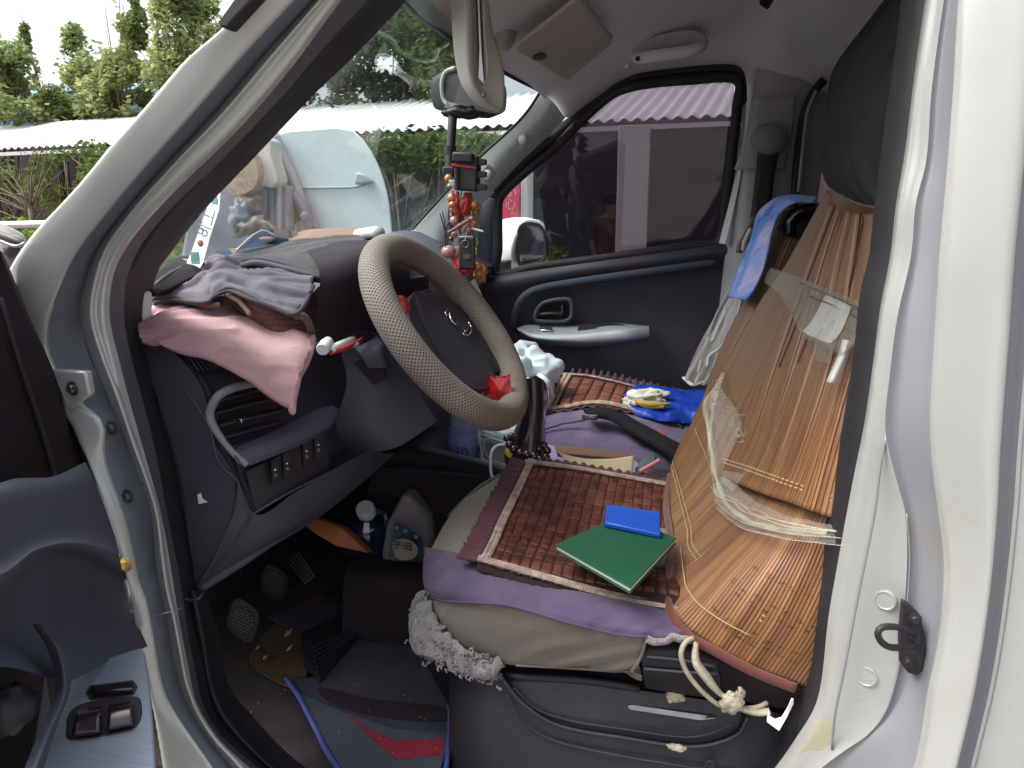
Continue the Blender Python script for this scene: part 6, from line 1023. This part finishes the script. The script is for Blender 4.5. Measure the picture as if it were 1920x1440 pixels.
BG = Surf([[(1175, 745, 1.95), (1200, 730, 2.0), (1250, 736, 2.0), (1290, 740, 2.0), (1330, 738, 2.0)], [(1164, 765, 1.86), (1195, 755, 1.88), (1250, 752, 1.90), (1290, 755, 1.9), (1330, 752, 1.9)], [(1166, 780, 1.80), (1200, 778, 1.78), (1250, 784, 1.78), (1290, 782, 1.8), (1330, 778, 1.8)], [(1168, 788, 1.80), (1205, 792, 1.77), (1250, 800, 1.76), (1290, 804, 1.78), (1330, 806, 1.8)]], 50)
tag(gridmesh('blue_bag', BG.grid(40), BLUEBAG, None, solid=.004, disp=lambda u, v, p: Vector((0, -.5, 1))*(.007*noise.noise(p*26)+.003*noise.noise(p*70)+.012)), 'crumpled royal blue bag on the passenger seat', 'bag')
g = rootobj('work_gloves', U(1215, 755, 1.85), 'bundled white cotton gloves with a mustard cuff lying on the blue bag', 'gloves')
GLV = pbr('glove_white', (.60, .56, .50, 1), .9, 0, .12, 30, 500, .8)
crumple('glove', U(1208, 747, 1.84), .036, (1.25, .9, .55), GLV, g, 2, .5); crumple('glove', U(1228, 742, 1.86), .030, (1.1, .9, .6), GLV, g, 6, .4); crumple('glove_fingers', U(1185, 758, 1.82), .016, (1.3, .9, .8), GLV, g, 9, .5); tube('cuff', [(1190, 750, 1.80), (1210, 757, 1.79), (1235, 759, 1.79), (1256, 757, 1.80)], .0085, GOLDC, g, 10, 30, flat=.7, rf=lambda s: .5+.8*sin(pi*s)); tube('cuff', [(1192, 753, 1.795), (1215, 763, 1.785), (1245, 763, 1.785)], .006, GOLDC, g, 8, 20, flat=.7); tube('blue_stripe', [(1180, 756, 1.80), (1190, 760, 1.795), (1196, 758, 1.795)], .003, pbr('glove_blue', (.15, .2, .4, 1)), g, 6, 8)
tag(slab('folder', [(1185, 795, 1.74), (1245, 803, 1.76), (1268, 800, 1.76), (1250, 812, 1.72), (1240, 816, 1.70), (1200, 802, 1.70)], (0, 0, -.012), REDC, None, .002), 'red plastic folder poking out under the blue bag', 'folder')
g = rootobj('umbrella', U(1200, 810, 1.65), 'black folded umbrella lying diagonally across the passenger seat', 'umbrella')
UM = Surf([[(1095, 774, 1.68), (1145, 774, 1.69), (1205, 800, 1.68), (1260, 832, 1.62), (1310, 858, 1.58)], [(1102, 779, 1.65), (1142, 780, 1.66), (1200, 810, 1.62), (1255, 845, 1.57), (1300, 875, 1.53)], [(1110, 784, 1.65), (1148, 788, 1.65), (1200, 820, 1.62), (1252, 856, 1.57), (1290, 884, 1.54)]], 40)
gridmesh('canopy', UM.grid(20), pbr('umbrella_black', (.012, .010, .013, 1), .85, 0, .2, 20, 200, .5, spec=.2), g, solid=.008, off=-1, disp=lambda u, v, p: Vector((0, 0, .004*sin(v*9+u*8)))); box('strap_tag', U(1106, 782, 1.64), (.035, .006, .012), pbr('tag_grey', (.10, .09, .09, 1)), g, .002); text('lettering', 'TWI', .012, WPL, g, frame(U(1106, 782, 1.636), (1, .1, -.05), (0, -.3, 1)))
tag(tube('cord', [(1018, 806, 1.66), (1050, 795, 1.66), (1080, 790, 1.655), (1100, 786, 1.65)], .003, GREYC, None, 8, 16), 'thin grey cord running to the umbrella strap', 'cord')
# papers and books between the seats
zc = U(1100, 870, 1.50).z
g = slab('notebook', [pz(1022, 832, zc+.0), pz(1190, 862, zc+.0), pz(1215, 885, zc+.0), pz(1040, 885, zc+.0)], (0, 0, -.02), LILAC, None, .002); tag(g, 'lilac notebook under the cream paper between the seats', 'notebook')
tag(slab('book', [pz(1040, 834, zc+.01), pz(1175, 848, zc+.01), pz(1176, 860, zc+.01), pz(1045, 848, zc+.01)], (0, 0, -.006), BRBOOK, None, .001), 'thin brown book lying behind the cream paper', 'book')
tag(patch('paper', [[(1041, 843, 1.45), (1060, 852, 1.45), (1100, 860, 1.45), (1150, 860, 1.45), (1190, 854, 1.45)], [(1055, 857, 1.44), (1080, 868, 1.44), (1115, 876, 1.44), (1150, 878, 1.44), (1188, 876, 1.44)], [(1072, 872, 1.43), (1100, 880, 1.43), (1130, 892, 1.43), (1160, 896, 1.43), (1184, 897, 1.43)]], CREAM, None, 24, 16, solid=.0015), 'curled cream sheet of paper between the two seats', 'paper')
g = slab('phone', [(1190, 878, 1.45), (1221, 845, 1.46), (1231, 851, 1.46), (1230, 862, 1.455), (1196, 893, 1.44)], (0, .008, -.006), pbr('phone_grey', (.09, .10, .13, 1), .3), None, .002); tag(g, 'dark grey phone propped at the right of the cream paper', 'phone')
tag(tube('pen', [(1200, 884, 1.43), (1218, 874, 1.435), (1237, 863, 1.44)], .0045, pbr('pink_red_pen', (.55, .12, .14, 1), .35), None, 8), 'red and white pen beside the grey phone', 'pen')
tag(box('cloth_bundle', U(1240, 890, 1.5)+Vector((.03, 0, -.03)), (.12, .10, .06), DKCLOTH, None, .015), 'dark cloth bundle between the seats beside the red pen', 'cloth')
# passenger seat backrest, mat, blue cloth, sheer cloth
patch('passenger_backrest', [[(1345, 690, 1.66), (1400, 690, 1.60), (1500, 700, 1.60)], [(1400, 560, 1.68), (1440, 560, 1.62), (1520, 560, 1.62)], [(1470, 395, 1.72), (1500, 390, 1.66), (1600, 390, 1.66)]], DKCLOTH, ps_, 16, 16)
tube('headrest_frame', [(1480, 440, 1.60), (1482, 415, 1.60), (1500, 398, 1.60), (1540, 392, 1.60)], .013, GLOSSB, ps_, 10, 24); patch('headrest_pocket', [[(1474, 420, 1.6), (1490, 400, 1.61), (1540, 388, 1.62)], [(1480, 438, 1.6), (1505, 445, 1.6), (1540, 430, 1.62)]], BLKP, ps_, 12, 8)
g = patch('bamboo_mat', [[(1268, 850, 1.56), (1300, 850, 1.50), (1340, 850, 1.5)], [(1316, 755, 1.60), (1340, 755, 1.53), (1370, 755, 1.53)], [(1350, 660, 1.63), (1375, 660, 1.56), (1405, 660, 1.56)], [(1405, 545, 1.66), (1430, 550, 1.59), (1460, 555, 1.60)], [(1452, 430, 1.70), (1478, 440, 1.62), (1510, 450, 1.62)]], BAMBOOS, None, 20, 60, solid=.004)
tag(g, 'narrow reddish bamboo strip of the passenger seat back behind the driver mat', 'bamboo mat')
bc = patch('blue_cloth', [[(1535, 371, 1.66), (1495, 366, 1.68), (1462, 371, 1.70), (1437, 388, 1.71), (1424, 405, 1.71), (1412, 450, 1.69), (1392, 500, 1.67), (1378, 540, 1.65), (1371, 556, 1.64)], [(1532, 375, 1.62), (1495, 371, 1.63), (1468, 379, 1.64), (1450, 398, 1.64), (1436, 430, 1.63), (1422, 470, 1.61), (1405, 515, 1.60), (1392, 548, 1.59), (1387, 559, 1.59)], [(1532, 380, 1.59), (1500, 379, 1.59), (1478, 389, 1.59), (1462, 408, 1.59), (1451, 440, 1.58), (1444, 478, 1.57), (1432, 515, 1.56), (1416, 548, 1.55), (1403, 562, 1.55)]], PRINT, None, 50, 24, solid=.003, disp=lambda u, v, p: Vector((-.5, -.8, 0))*(.012+.003*noise.noise(p*40)))
tag(bc, 'blue and lilac printed cloth draped over the passenger seat top', 'cloth')
SH = Surf([[(1383, 520, 1.78), (1390, 522, 1.72), (1398, 530, 1.68)], [(1345, 590, 1.80), (1362, 596, 1.72), (1385, 604, 1.66)], [(1310, 650, 1.80), (1335, 660, 1.72), (1360, 668, 1.66)], [(1281, 705, 1.80), (1306, 722, 1.72), (1330, 720, 1.66)]], 40)
g = gridmesh('sheer_cloth', SH.grid(50), SHEER, None, disp=lambda u, v, p: Vector((-.7, -.7, 0))*.010*sin(u*19+v*4)*v)
tag(g, 'sheer grey cloth with white hems hanging left of the bamboo strip', 'cloth')
for P in ([(1378, 530, 1.74), (1345, 590, 1.77), (1322, 655, 1.77), (1310, 700, 1.74)], [(1283, 708, 1.79), (1300, 722, 1.74), (1325, 715, 1.67)], [(1396, 534, 1.68), (1380, 600, 1.655), (1352, 650, 1.66), (1330, 668, 1.68), (1326, 690, 1.67)], [(1375, 560, 1.75), (1352, 600, 1.74), (1335, 640, 1.72)]): tube('white_hem', P, .0065, WHITEC, g, 8, 30, flat=.5)
g = rootobj('twisted_cloth', U(1395, 465, 1.75), 'small brown and white twisted cord behind the blue cloth', 'cord'); tube('brown_cord', [(1386, 474, 1.74), (1388, 462, 1.74), (1400, 440, 1.75), (1416, 408, 1.76)], .007, BRBOOK, g, 8, 20); tube('white_cord', [(1394, 470, 1.73), (1396, 455, 1.73), (1408, 430, 1.74)], .005, WHITEC, g, 8, 16)
# ------------------------------------------------ things on the dashboard
FRm = lambda u, v, p: 0
def towel(name, rows, mat, lab, n=60, m=50, th=.005, amp=.004, fr=7, sd=0, cat='towel', par=None, mask=None):
    d = lambda u, v, p: Vector((.2, -.6, .8))*(amp*noise.noise(p*fr+Vector((sd, 0, 0)))*2+amp*.35*noise.noise(p*fr*3.3)+amp*1.5*(1-abs(2*noise.noise(Vector((u*2.2+sd, (v+u*.5)*4.5, sd)))))**2)
    o = patch(name, rows, mat, par, n, m, solid=th, disp=d, mask=mask)
    if not par: tag(o, lab, cat)
    return o
pk = towel('pink_towel', [
 [(262, 606, .95), (300, 574, 1.02), (335, 566, 1.08), (400, 560, 1.14), (440, 556, 1.17), (470, 570, 1.16), (520, 590, 1.15), (560, 610, 1.14), (588, 632, 1.12)],
 [(262, 616, .935), (305, 598, .97), (350, 596, 1.00), (410, 600, 1.04), (450, 606, 1.07), (490, 620, 1.08), (530, 635, 1.08), (565, 640, 1.08), (586, 645, 1.09)],
 [(263, 628, .915), (310, 620, .925), (360, 630, .935), (410, 640, .955), (460, 655, .98), (500, 668, 1.0), (535, 672, 1.02), (562, 668, 1.04), (580, 665, 1.06)],
 [(264, 634, .905), (310, 642, .905), (360, 655, .91), (410, 672, .92), (450, 690, .93), (490, 710, .945), (520, 715, .965), (548, 710, .985), (566, 700, 1.01)],
 [(266, 638, .90), (310, 650, .90), (360, 664, .90), (400, 680, .905), (430, 694, .91), (470, 722, .915), (500, 745, .92), (525, 760, .925), (548, 770, .93)]], PINK, 'pink towel with a scalloped corner draped over the near end of the dashboard', 90, 70, .007, .005, 9)
R = random.Random(2); P = cr([(588, 632, 1.105), (584, 652, 1.075), (574, 678, 1.04), (560, 703, 1.0), (556, 722, .975), (550, 745, .945), (548, 768, .925)], 24)
vs_, fs_ = join([ballgeo(p, .008, 8, (.7, .5, 1)) for p in P]); mk('scallop_edge', vs_, fs_, PINK, pk, True, None, 0)
tg = towel('grey_towel', [
 [(285, 560, 1.03), (310, 535, 1.10), (350, 516, 1.16), (378, 505, 1.2), (392, 488, 1.24), (410, 486, 1.24), (450, 498, 1.22), (520, 510, 1.22), (590, 520, 1.2)],
 [(285, 563, 1.02), (315, 545, 1.06), (350, 530, 1.09), (375, 522, 1.11), (395, 515, 1.13), (420, 515, 1.14), (460, 520, 1.15), (530, 530, 1.15), (588, 535, 1.15)],
 [(288, 566, 1.01), (320, 557, 1.03), (355, 550, 1.05), (380, 548, 1.06), (398, 535, 1.09), (425, 535, 1.10), (470, 548, 1.10), (530, 560, 1.10), (578, 562, 1.11)],
 [(290, 568, 1.0), (322, 562, 1.02), (355, 566, 1.03), (385, 567, 1.04), (400, 556, 1.065), (430, 545, 1.08), (470, 560, 1.07), (515, 576, 1.07), (550, 588, 1.07)]], GREYC, 'lavender-grey cloth crumpled on top of the pink towel', 80, 50, .006, .006, 16, 1)
tube('hem', [(288, 569, .992), (322, 563, 1.012), (355, 567, 1.022), (385, 568, 1.032), (400, 557, 1.057), (430, 546, 1.072), (470, 561, 1.062), (515, 577, 1.062), (550, 590, 1.062), (570, 572, 1.09), (588, 536, 1.14)], .0032, GREYD, tg, 8, 90)
bt_ = towel('brown_towel', [[(430, 545, 1.10), (470, 565, 1.09), (520, 580, 1.09), (560, 575, 1.12), (600, 540, 1.2), (650, 470, 1.3)], [(425, 556, 1.11), (470, 585, 1.09), (520, 600, 1.09), (560, 600, 1.11), (595, 590, 1.16), (625, 520, 1.26)], [(440, 575, 1.12), (480, 605, 1.10), (530, 625, 1.09), (565, 630, 1.10), (585, 620, 1.13), (600, 560, 1.2)]], BROWNC, 'brown towel showing below the grey cloths beside the wheel', 50, 30, .008, .005, 14, 2)
tube('edge_roll', [(552, 592, 1.07), (566, 592, 1.075), (578, 604, 1.085), (584, 622, 1.10)], .006, BROWNC, bt_, 8, 20); tube('edge_roll', [(420, 548, 1.09), (432, 556, 1.075), (450, 566, 1.075), (470, 590, 1.07)], .004, TAN, bt_, 8, 20); tube('edge_roll', [(286, 573, 1.0), (310, 561, 1.03), (345, 566, 1.045), (380, 574, 1.05), (412, 571, 1.06)], .004, TAN, bt_, 8, 30)
td = towel('dark_grey_towel', [
 [(455, 472, 1.30), (500, 465, 1.34), (560, 455, 1.42), (620, 447, 1.5), (700, 450, 1.55)],
 [(432, 487, 1.24), (480, 480, 1.28), (550, 473, 1.33), (610, 465, 1.38), (650, 470, 1.40)],
 [(436, 492, 1.22), (490, 488, 1.22), (550, 488, 1.25), (590, 492, 1.27), (628, 492, 1.30)],
 [(440, 498, 1.21), (480, 490, 1.20), (530, 500, 1.20), (575, 512, 1.20), (616, 522, 1.21)]], GREYD, 'dark charcoal folded towel on top of the dashboard pile', 60, 40, .007, .003, 10, 5)
tube('fold_edge', [(434, 484, 1.225), (436, 494, 1.21), (450, 498, 1.20), (480, 492, 1.19), (530, 502, 1.19), (575, 514, 1.19), (614, 524, 1.20)], .005, GREYC, td, 8, 60); tube('fold_edge', [(440, 503, 1.215), (480, 499, 1.20), (530, 510, 1.20), (575, 522, 1.20), (610, 528, 1.21)], .004, GREYD, td, 8, 50); tube('side_fold', [(616, 524, 1.2), (622, 500, 1.25), (634, 476, 1.32), (660, 462, 1.4), (700, 456, 1.5)], .007, BROWNC, td, 8, 30)
towel('tan_towel', [[(545, 452, 1.5), (575, 438, 1.62), (640, 432, 1.68), (705, 433, 1.7)], [(540, 458, 1.46), (580, 447, 1.55), (640, 442, 1.6), (708, 442, 1.62)], [(560, 470, 1.4), (600, 460, 1.48), (650, 455, 1.52), (700, 456, 1.55)]], TAN, 'terracotta terry towel behind the charcoal towel', 40, 24, .01, .003, 12, 8)
g = rootobj('white_tube', U(690, 440, 1.5), 'white ribbed plastic tube end beside the top of the wheel', 'tube'); tube('pipe', [(672, 440, 1.56), (700, 436, 1.5), (712, 436, 1.48)], .012, WPL, g, 14, 8); tube('ring', [(674, 433, 1.54), (677, 440, 1.53), (676, 447, 1.53)], .003, WPL, g, 6, 8)
bk_ = slab('booklet', [(405, 470, 1.34), (445, 466, 1.36), (491, 432, 1.42), (520, 444, 1.44), (560, 452, 1.5), (500, 462, 1.38), (440, 480, 1.28), (425, 492, 1.26)], (.0, .0, -.004), pbr('navy_cover', (.02, .04, .10, 1), .85, 0, .3, 25, spec=.15), None, .001); tag(bk_, 'navy printed booklet tucked under the charcoal towel', 'booklet'); ball('emblem', (500, 450, 1.40), .014, BRBOOK, bk_, 8, (1.4, .5, .5)); tube('page_edge', [(425, 490, 1.255), (445, 467, 1.35), (491, 432, 1.41), (520, 444, 1.43)], .0014, PAPER, bk_, 6, 20)
tag(slab('leaflet', [(388, 482, 1.3), (430, 466, 1.36), (450, 464, 1.36), (440, 476, 1.3), (410, 490, 1.27)], (0, 0, -.003), BRBOOK, None, .0005), 'dark brown folded leaflet left of the navy booklet', 'leaflet')
g = patch('camera_housing', [[(276, 545, .97), (300, 512, 1.08), (340, 485, 1.2), (365, 486, 1.22), (384, 500, 1.2)], [(280, 550, .955), (310, 528, 1.04), (345, 510, 1.12), (368, 506, 1.15), (385, 510, 1.17)], [(284, 556, .96), (320, 545, 1.02), (350, 530, 1.08), (370, 522, 1.12), (386, 518, 1.15)]], pbr('matte_black', (.012, .011, .012, 1), .9, spec=.15), None, 30, 24, solid=.01); tag(g, 'glossy black dash camera housing at the foot of the windshield', 'housing'); tube('cover_ridge', [(278, 546, .955), (310, 518, 1.05), (345, 498, 1.15)], .003, SEAL, g, 6, 16); ball('cyan_spot', (345, 490, 1.18), .01, pbr('cyan', (.2, .5, .55, 1)), g, 8, (1.6, .6, .4))
g = rootobj('roll_tube', U(272, 580, .93), 'white cardboard roll at the near end of the dashboard beside the pink towel', 'roll'); lathe('roll', [(0, 0), (.009, 0), (.0095, .003), (.0095, .038), (.007, .041), (0, .041)], U(270, 600, .945), WPL, g, axis=(.12, 0, 1), n=20)
# lettered strip standing at the windshield
g = slab('lettered_strip', [(346, 502, 1.15), (360, 470, 1.17), (383, 405, 1.2), (401, 358, 1.22), (413, 362, 1.22), (411, 392, 1.2), (395, 440, 1.18), (381, 492, 1.16), (372, 508, 1.15)], (-.001, .001, 0), pbr('strip_white', (.62, .68, .66, 1), .5), None, 0, smooth=False); tag(g, 'white strip with faded printed characters standing against the windshield', 'strip')
sx = (U(395, 362, 1.2)-U(360, 490, 1.2)).normalized()
for i, (a, b, s) in enumerate(((400, 376, 'E'), (392, 406, '工'), (388, 420, '忄'), (381, 436, '8'))): text('character', s, .028, pbr('strip_ink', (.25, .36, .38, 1)) if i == 0 else bpy.data.materials['strip_ink'], g, frame(U(a, b, 1.17), (sx.x, sx.y, sx.z), (-1, 0, .4)))
box('green_mark', U(366, 484, 1.14), (.015, .002, .02), pbr('strip_green', (.12, .35, .3, 1)), g, 0); ball('orange_mark', (376, 456, 1.15), .006, BEADO, g, 6, (1, .3, 1)); box('blue_mark', U(403, 372, 1.19), (.008, .002, .02), pbr('strip_blue', (.3, .5, .6, 1)), g, 0)
# paper bottle and pen near the column
g = rootobj('white_bottle', U(605, 655, 1.08), 'small white bottle lying with its cap towards the camera beside the column', 'bottle'); lathe('bottle', [(0, 0), (.009, 0), (.010, .002), (.010, .02), (.008, .026), (.008, .03)], U(604, 656, 1.055), WPL, g, axis=(-.1, 1, .3), n=18); tube('ring', [(592, 646, 1.08), (600, 642, 1.09), (604, 646, 1.09)], .0015, METAL, g, 6, 10)
g = rootobj('paper_roll', U(640, 645, 1.1), 'rolled grey leaflet with a red edge beside the white bottle', 'leaflet'); tube('roll', [(620, 656, 1.07), (640, 646, 1.11), (662, 637, 1.16)], .0065, PAPER, g, 10, 8); tube('red_edge', [(618, 662, 1.065), (650, 652, 1.10), (680, 636, 1.15)], .002, REDC, g, 6, 8, flat=2)
g = crumple('green_pack', U(762, 497, 1.62), .036, (1.3, .8, .7), pbr('green_pack', (.12, .42, .02, 1), .3, 0, .3, 20), None, 3, .3); tag(g, 'shiny green snack packet on the dashboard seen through the wheel', 'packet')
# stars on the wheel
g = rootobj('star_ornament', UP(936, 731, WC, NW), 'glossy red plastic star on the lower inside of the wheel rim', 'ornament', 'red ornaments clipped to the wheel')
c = UP(936, 731, WC-NW*.002, NW); ex, ey = (vr*.97-vd*.25).normalized(), vu; vs = [c-vd*.014]
for i in range(10): a = pi*i/5-pi/2; rr = .031 if i % 2 == 0 else .0185; vs.append(c+ex*cos(a)*rr+ey*sin(a)*rr)
vs += [v+vd*.012 for v in vs[1:]]
mk('star', vs, [(0, 1+i, 1+(i+1) % 10) for i in range(10)]+[(1+i, 1+(i+1) % 10, 11+(i+1) % 10, 11+i) for i in range(10)]+[tuple(range(11, 21))], RED, g, True, bev=.0035, edge=0)
g = rootobj('red_cap', U(758, 572, 1.2), 'red plastic ornament half hidden behind the left of the wheel rim', 'ornament', 'red ornaments clipped to the wheel'); v_, f__ = ballgeo(UP(759, 571, WC-NW*.012, NW)-NW*.010, .018, 12, (.9, .7, 1.15)); mk('cap', v_, f__, RED, g, True, None, 0)
# ------------------------------------------------ phone holder and hanging beads
g = rootobj('holder_arm', U(852, 215, 1.45), 'black telescopic suction arm hanging from the rear-view mirror', 'holder'); tube('arm', [(850, 208, 1.45), (846, 258, 1.43), (843, 330, 1.42)], .0085, BLKP, g, 12); tube('joint_ring', [(845, 274, 1.428), (844, 290, 1.428)], .011, BLKP, g, 12); box('clip', U(843, 322, 1.42), (.022, .02, .018), BLKP, g, .003); crumple('suction_joint', U(862, 208, 1.45), .02, (1.6, .8, .6), BLKP, g, 2)
g = rootobj('phone_holder', U(875, 325, 1.38), 'black boxy phone holder with three prongs and a red band', 'holder')
Rz = Matrix.Rotation(radians(4), 3, 'Y'); hc = U(877, 325, 1.38); box('body', hc, (.042, .03, .062), BLKP, g, .004, Rz); box('upper_block', hc+Vector((-.004, -.012, .026)), (.038, .02, .018), BLKP, g, .004, Rz); box('side_key', hc+Vector((-.025, -.008, -.018)), (.012, .02, .012), GREYT, g, .002, Rz)
for dz in (.018, -.003, -.025): slab('prong', [hc+Vector((.018, -.012, dz-.006)), hc+Vector((.036, -.012, dz-.004)), hc+Vector((.036, -.012, dz+.005)), hc+Vector((.018, -.012, dz+.007))], (0, .012, 0), BLKP, g, .001)
box('red_band', hc+Vector((-.003, -.010, .011)), (.046, .016, .004), REDC, g, .001, Matrix.Rotation(radians(8), 3, 'Y')); tube('hinge', [hc+Vector((-.016, -.017, -.03)), hc+Vector((-.016, -.017, .008))], .0045, BLKP, g, 8)
g = rootobj('bead_pendant', U(865, 400, 1.4), 'string of amber, pink and brown prayer beads with red cord hanging from the holder', 'pendant')
for i, (a, b, r, mt) in enumerate([(841, 335, .0075, BEADO), (843, 349, .005, BEADO), (848, 372, .0095, BEADO), (849, 384, .0075, BEADO), (851, 393, .008, BEADO), (853, 404, .009, BEADP), (852, 414, .008, BEADP), (890, 385, .009, BEADO), (892, 397, .007, BEADO), (886, 422, .0095, BEADO), (880, 434, .0065, BEADO), (846, 448, .005, BEADO), (852, 440, .006, BEADP), (842, 472, .014, BEADP), (856, 476, .013, BEADP), (896, 500, .009, BEADO), (898, 512, .008, BEADO), (891, 494, .006, REDC), (861, 424, .006, BEADO), (872, 442, .006, BEADP), (865, 408, .006, REDC), (884, 410, .005, BEADP)]): ball('bead', (a, b, 1.37+.01*(i % 3)), r, mt, g, 10, (1, 1, .85 if i % 2 else 1.05))
for P in ([(858, 360, 1.385), (857, 385, 1.38), (860, 410, 1.38)], [(874, 362, 1.39), (872, 385, 1.38), (878, 400, 1.38)], [(881, 362, 1.385), (884, 380, 1.38), (888, 386, 1.38)], [(868, 382, 1.375), (876, 375, 1.37), (872, 398, 1.375)]): tube('red_cord', P, .0035, REDC, g, 6, 14)
crumple('red_knot', U(874, 384, 1.38), .012, (.8, .6, 1.4), REDC, g, 3, .5); crumple('red_tassel', U(868, 500, 1.38), .018, (1.1, .6, .9), REDC, g, 8, .5); crumple('red_tassel', U(900, 512, 1.4), .014, (.8, .6, 1.3), BEADO, g, 6, .5)
for P in ([(825, 400, 1.37), (832, 425, 1.37), (838, 450, 1.37), (824, 464, 1.37)], [(829, 396, 1.37), (834, 420, 1.37), (836, 470, 1.37)], [(850, 402, 1.38), (838, 425, 1.375), (834, 445, 1.375)]): tube('wire_end', P, .0011, BLKP, g, 5, 16)
tube('bark_stick', [(842, 436, 1.36), (860, 425, 1.355), (882, 411, 1.36)], .0055, TAN, g, 8, 10, flat=.6); tube('pale_sliver', [(884, 428, 1.36), (906, 434, 1.36)], .0018, WPL, g, 6)
for i in range(8): a = random.uniform(845, 892); tube('loose_cord', [(a, 350+i*4, 1.385), (a+random.uniform(-12, 12), 400, 1.38), (a+random.uniform(-10, 10), 440+i*5, 1.385)], .0012, (BLKP, BRBOOK)[i % 2], g, 5, 12)
g = rootobj('key_fob', U(876, 475, 1.36), 'black rectangular key fob with a silver ring and oval badge on the bead string', 'key fob')
kc = U(876, 474, 1.36); box('body', kc, (.030, .010, .060), BLKP, g, .004); box('steel_top', kc+Vector((0, 0, .027)), (.029, .0115, .008), METAL, g, .003); tube('ring', [kc+Vector((-.001+.0065*cos(a), -.0085, .016+.0065*sin(a))) for a in [2*pi*i/16 for i in range(16)]], .001, METAL, g, 6, closed=True); tube('link', [kc+Vector((-.001, -.008, .022)), kc+Vector((0, -.004, .032)), kc+Vector((.001, 0, .042))], .0013, METAL, g, 6, 8)
P = [kc+Vector((.001+.007*cos(a), -.0058, -.006+.005*sin(a))) for a in [2*pi*i/20 for i in range(20)]]; slab('badge', P, (0, -.001, 0), METAL, g, 0)
tag(slab('paper_scrap', [(882, 528, 1.6), (890, 522, 1.6), (903, 552, 1.62), (908, 580, 1.62), (900, 570, 1.62)], (0, .002, 0), PAPER, None, 0), 'sliver of white paper seen just right of the far wheel rim', 'paper scrap')
tag(slab('sticker_residue', [(370, 927, .915), (376, 925, .915), (379, 935, .915), (389, 942, .915), (372, 945, .915)], (0, .001, 0), PAPER, None, 0), 'torn white sticker remnant on the near end of the dashboard', 'sticker')
